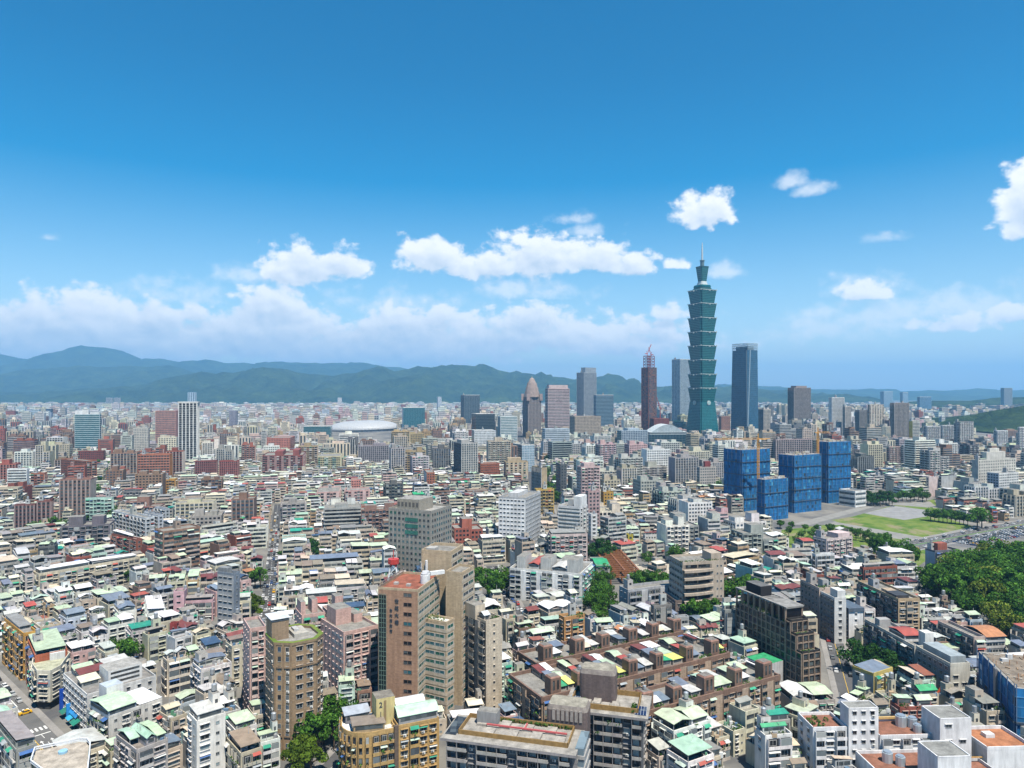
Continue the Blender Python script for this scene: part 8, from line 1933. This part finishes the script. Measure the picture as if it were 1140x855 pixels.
for i, (poly, h, wn) in enumerate(MIDS):
    r = random.Random(700 + i); l = MidL(); l.cx = sum(p[0] for p in poly) / 4; l.cy = sum(p[1] for p in poly) / 4; l.wallname = wn; l.nf = 99; l.scr = PX(l.cx, l.cy, h * .7)
    kd = r.choice(('pier', 'pier', 'grid', 'balc', 'balc', 'band')); l.roofname = {'pier': 'ribbed', 'grid': 'grid windowed', 'balc': 'balconied', 'band': 'banded'}[kd]; l.plants = 0; l.tower = False
    B = Bld('mid_rise_block', label_for(l), 'apartment building', poly[0], 'mid-rise blocks beyond the low roofs', 700 + i, near=False)
    wc = jit(WALLC[wn], r, .14)
    st = S(kd, wc, fh=3.3, bay=r.uniform(2.8, 4.2), glasses=('dark', 'mid', 'dark', 'blue') if r.random() < .7 else ('black',), rel=r.uniform(.4, .9), awn=.1, trim=jit(lerp(wc, (.6, .6, .58), r.uniform(.1, .6)), r, .1), ww=.6)
    s2 = S('blank', jit(wc, r, .1)) if r.random() < .4 else st
    cut = r.random()
    if cut < .35: B.vol(sub(poly, 0, .55, 0, 1), 0, h, [st, s2, st, s2]); B.vol(sub(poly, .56, 1, 0, 1), 0, h * r.uniform(.7, .95), [st, s2, st, s2])
    else: B.vol(poly, 0, h, [st, s2, st, s2])
    B.finish()
    for u in ([(.1, .4, .3, .8), (.6, .85, .2, .7)] if r.random() < .5 else [(.3, .65, .2, .8)]):
        m = MB(); hh = h if cut >= .35 or u[1] < .55 else h * .7; m.prism(sub(poly, *u), hh, hh + r.uniform(3, 7) + (h - hh), jit(wc, r, .1), 'wall', ROOFC['concrete'], 'roofing'); m.build('rooftop_house', B.root, (B.base[0], B.base[1], 0))
GROUP = 'low apartment blocks of the old town'
for i in chosen:
    l = LOTS[i]; l.individual(label_for(l), GROUP, l.cy < 430)
chs = set(chosen)
mass = MB(); MBd = MassB(mass)
for i, l in enumerate(LOTS):
    if i in chs: continue
    MBd.base = l.poly[0]; MBd.r = random.Random(l.seed)
    if l.pix == 0 and l.cy > 260:                       # wholly hidden: plain block keeps light and side views right
        mass.prism(l.poly, 0, l.h, l.wc, 'wall', l.rc, 'roofing'); continue
    kit = l.make(MBd, False); MBd.flush()
    for nm, x in kit:
        if nm == 'tank': mass.cyl(x[0], x[1], x[2], x[2] + 2.2, .8, (.4, .42, .44), 'metal', 6)
        else: mass.add(x)
for k, (poly, h) in enumerate(mid):
    r = random.Random(9000 + k); wc = jit(WALLC[pick_wall(r)], r, .15); rc = jit(ROOFC[pick_roof(r)], r, .1); MBd.r = r
    mass.prism(poly, 0, h, wc, 'wall', rc if h < 20 else ROOFC['concrete'], 'roofing')
    vert = h > 26 and r.random() < .35
    for e in (0, 3, 1):
        f = MBd.facing(poly[e], poly[(e + 1) % 4])
        if not f or not f[3]: continue
        t, n, L, _ = f
        if vert:
            kk = max(2, int(L / 5))
            for j in range(kk): mass.obox(poly[e], t, n, (j + .25) * L / kk, (j + .75) * L / kk, 2, h - 1.5, 0, .1, r.choice(((.03, .04, .05), (.06, .07, .08))), 'glass', 'bBst')
        else:
            nf = max(3, round(h / 3.3)) 
            for i in range(nf): a = r.uniform(.03, .2); mass.obox(poly[e], t, n, L * a, L * (1 - r.uniform(.03, .3)), h * (i + .35) / nf, h * (i + .8) / nf, 0, .1, r.choice(((.03, .035, .04), (.06, .065, .07), (.1, .11, .11))), 'glass', 'bBst')
    if r.random() < .7: mass.prism(sub(poly, *sorted((r.uniform(.1, .4), r.uniform(.5, .9))), *sorted((r.uniform(.1, .4), r.uniform(.5, .9)))), h, h + r.uniform(2.5, 6), jit(wc, r, .2), 'wall', rc, 'roofing')
tag(mass.build('low_city_blocks'), kind='stuff')

# far city to the foot of the hills
far = MB(); rr = random.Random(31)
TALLPAL = ['white'] * 7 + ['pale grey'] * 8 + ['beige'] * 5 + ['brown'] * 2 + ['pink'] * 3 + ['grey'] * 4 + ['pale blue'] * 3 + ['cream'] * 4 + ['red brick']
Y = 2300.0
while Y < 6900:
    stp = 24 + (Y - 2300) * .011; x = -.76 * Y
    while x < .76 * Y:
        w = stp * rr.uniform(.55, 1.25); px, py = PX(x, Y)
        hill = (px > 1035 and 1700 < Y < 3300) or (px > 990 and 4300 < Y < 6100)
        if rr.random() < .86 and not (hill and rr.random() < .93) and not (abs(px - 398) < 48 and 2220 < Y < 2500):
            q = rr.random(); k = 1 + max(0, (Y - 2300) / 9000)
            h = rr.uniform(10, 20) if q < .6 else rr.uniform(20, 40) * k if q < .93 else rr.uniform(38, 62)
            if Y > 4800: h = min(h, rr.uniform(14, 34))
            c = jit(WALLC[rr.choice(TALLPAL)], rr, .15); rc = jit(ROOFC[pick_roof(rr)], rr, .1)
            d = stp * rr.uniform(.4, .9); poly = quadpoly((x, Y + rr.uniform(-.4, .4) * stp), w * .92, d, rr.choice((15, 18, 12, 16)))
            far.prism(poly, 0, h, c, 'wall', rc, 'roofing')
            if h > 20:
                for e in (0, 3):
                    t_ = (poly[(e + 1) % 4][0] - poly[e][0], poly[(e + 1) % 4][1] - poly[e][1]); L = math.hypot(*t_); t_ = (t_[0] / L, t_[1] / L); n_ = (t_[1], -t_[0])
                    nn = max(3, int(h / (4 + Y / 900)))
                    for i in range(nn): far.obox(poly[e], t_, n_, L * .06, L * .94, h * (i + .4) / nn, h * (i + .85) / nn, 0, .2, lerp(c, (.06, .07, .08), .6), 'glass', 'bBst')
                if rr.random() < .5: far.prism(sub(poly, .25, .75, .25, .75), h, h + 5, c, 'wall')
        x += w
    Y += stp * 1.15
tag(far.build('distant_city'), kind='stuff')

# ------------------------------------------------------------------ cars
CARM = {}
def car_mesh(col):
    m = MB(); b = [(-2.2, -.85), (2.2, -.85), (2.2, .85), (-2.2, .85)]; m.loft(b, .3, shrink(b, .04), .95, col, 'paint'); c0 = [(-1.5, -.8), (1.0, -.8), (1.0, .8), (-1.5, .8)]; c1 = [(-1.1, -.66), (.45, -.66), (.45, .66), (-1.1, .66)]
    m.loft(c0, .95, c1, 1.48, (.02, .025, .03), 'glass', col, 'paint')
    for x in (-1.35, 1.35):
        for y in (-.86, .86): m.obox((x, y), (1, 0), (0, -1 if y < 0 else 1), -.33, .33, 0, .62, -.2, .03, (.02, .02, .02), 'paint', '')
    return m.mesh('car')
CARC = {'white': (.7, .7, .7), 'silver': (.38, .39, .4), 'black': (.02, .02, .022), 'grey': (.15, .155, .16), 'yellow': (.65, .36, .01), 'red': (.35, .03, .02), 'blue': (.03, .07, .2)}
for k, c in CARC.items(): CARM[k] = car_mesh(c)
rc_ = random.Random(12)
def car(x, y, ang, k, where, grp):
    o = bpy.data.objects.new('parked_car' if 'parked' in where else 'car', CARM[k]); COL.objects.link(o); o.location = (x, y, .03); o.rotation_euler = (0, 0, ang)
    tag(o, f"{'yellow taxi' if k == 'yellow' else 'small ' + k + ' car'} {where}", 'car', f"{k} cars {grp}")
PALC = ['white'] * 6 + ['silver'] * 5 + ['black'] * 4 + ['grey'] * 4 + ['yellow', 'red', 'blue']
ang = math.atan2(LOTP[1][1] - LOTP[0][1], LOTP[1][0] - LOTP[0][0]); n = 0
a0, a1, a2, a3 = G(1060, 604), G(1150, 583), G(1160, 593), G(1084, 608)
for row in range(6):
    for k in range(26):
        if rc_.random() < .3: continue
        u, v = (k + .5) / 26, (row + .5) / 6
        x = (a0[0] * (1 - u) + a1[0] * u) * (1 - v) + (a3[0] * (1 - u) + a2[0] * u) * v; y = (a0[1] * (1 - u) + a1[1] * u) * (1 - v) + (a3[1] * (1 - u) + a2[1] * u) * v
        if PX(x, y)[0] > 1150: continue
        car(x, y, ang + math.pi / 2 + rc_.uniform(-.05, .05), rc_.choice(PALC), 'parked in the open car park', 'in the car park')
def along(Pf, L, tt, offs, s0, s1, gap, where, grp, only=None):
    for o in offs:
        s = s0 + rc_.uniform(0, gap)
        while s < min(L, s1): p = Pf(s, o, 0); car(p[0], p[1], math.atan2(tt[1], tt[0]) + (0 if o < 0 else math.pi), only or rc_.choice(PALC), where, grp); s += gap * rc_.uniform(.6, 1.8)
along(PM, LM, tM, (-1.1, 1.1), 5, 420, 18, 'driving along the long straight street', 'on the long street')
along(PM, LM, tM, (-3.0, 3.0), 5, 330, 9, 'parked at the kerb of the long straight street', 'parked on the long street')
along(PA, LA, tA, (5.4,), sx + 30, LA, 6.2, 'parked along the avenue kerb below the orange stepped block', 'parked on the avenue')
p = PA(sx + 20, 4, 0); car(p[0], p[1], math.atan2(tA[1], tA[0]) + math.pi / 2, 'yellow', 'waiting before the zebra crossing at the junction', 'at the junction')
along(PC, LC, tC, (-2, 2, 3.9), 0, LC, 9, 'on the tree lined street by the ageing white block', 'on the tree street')
along(PD, LD, tD, (-2.8, 2.8), 30, LD, 10, 'on the back street beside the slim white block', 'on the back street')
along(PB, LB, tB, (2,), 30, LB, 14, 'on the lane below the brown chamfered tower', 'on the lane')
along(PF, LF, tF, (-9, -5, 5, 9), 0, LF, 18, 'driving on the boulevard past the lawns', 'on the boulevard')

# ------------------------------------------------------------------ air between here and the hills
def _haze(k, out):
    v = k.n('ShaderNodeVolumePrincipled'); v.inputs['Color'].default_value = (.27, .61, 1.0, 1); v.inputs['Density'].default_value = HAZE; v.inputs['Anisotropy'].default_value = .2
    k.put(out.inputs['Volume'], v.outputs[0])
HAZE = 6.6e-5
mat('haze', _haze)
hz = MB(); hz.box(-31000, 31000, -600, 29500, -2, 1250, (1, 1, 1), 'haze'); tag(hz.build('haze'), kind='stuff')
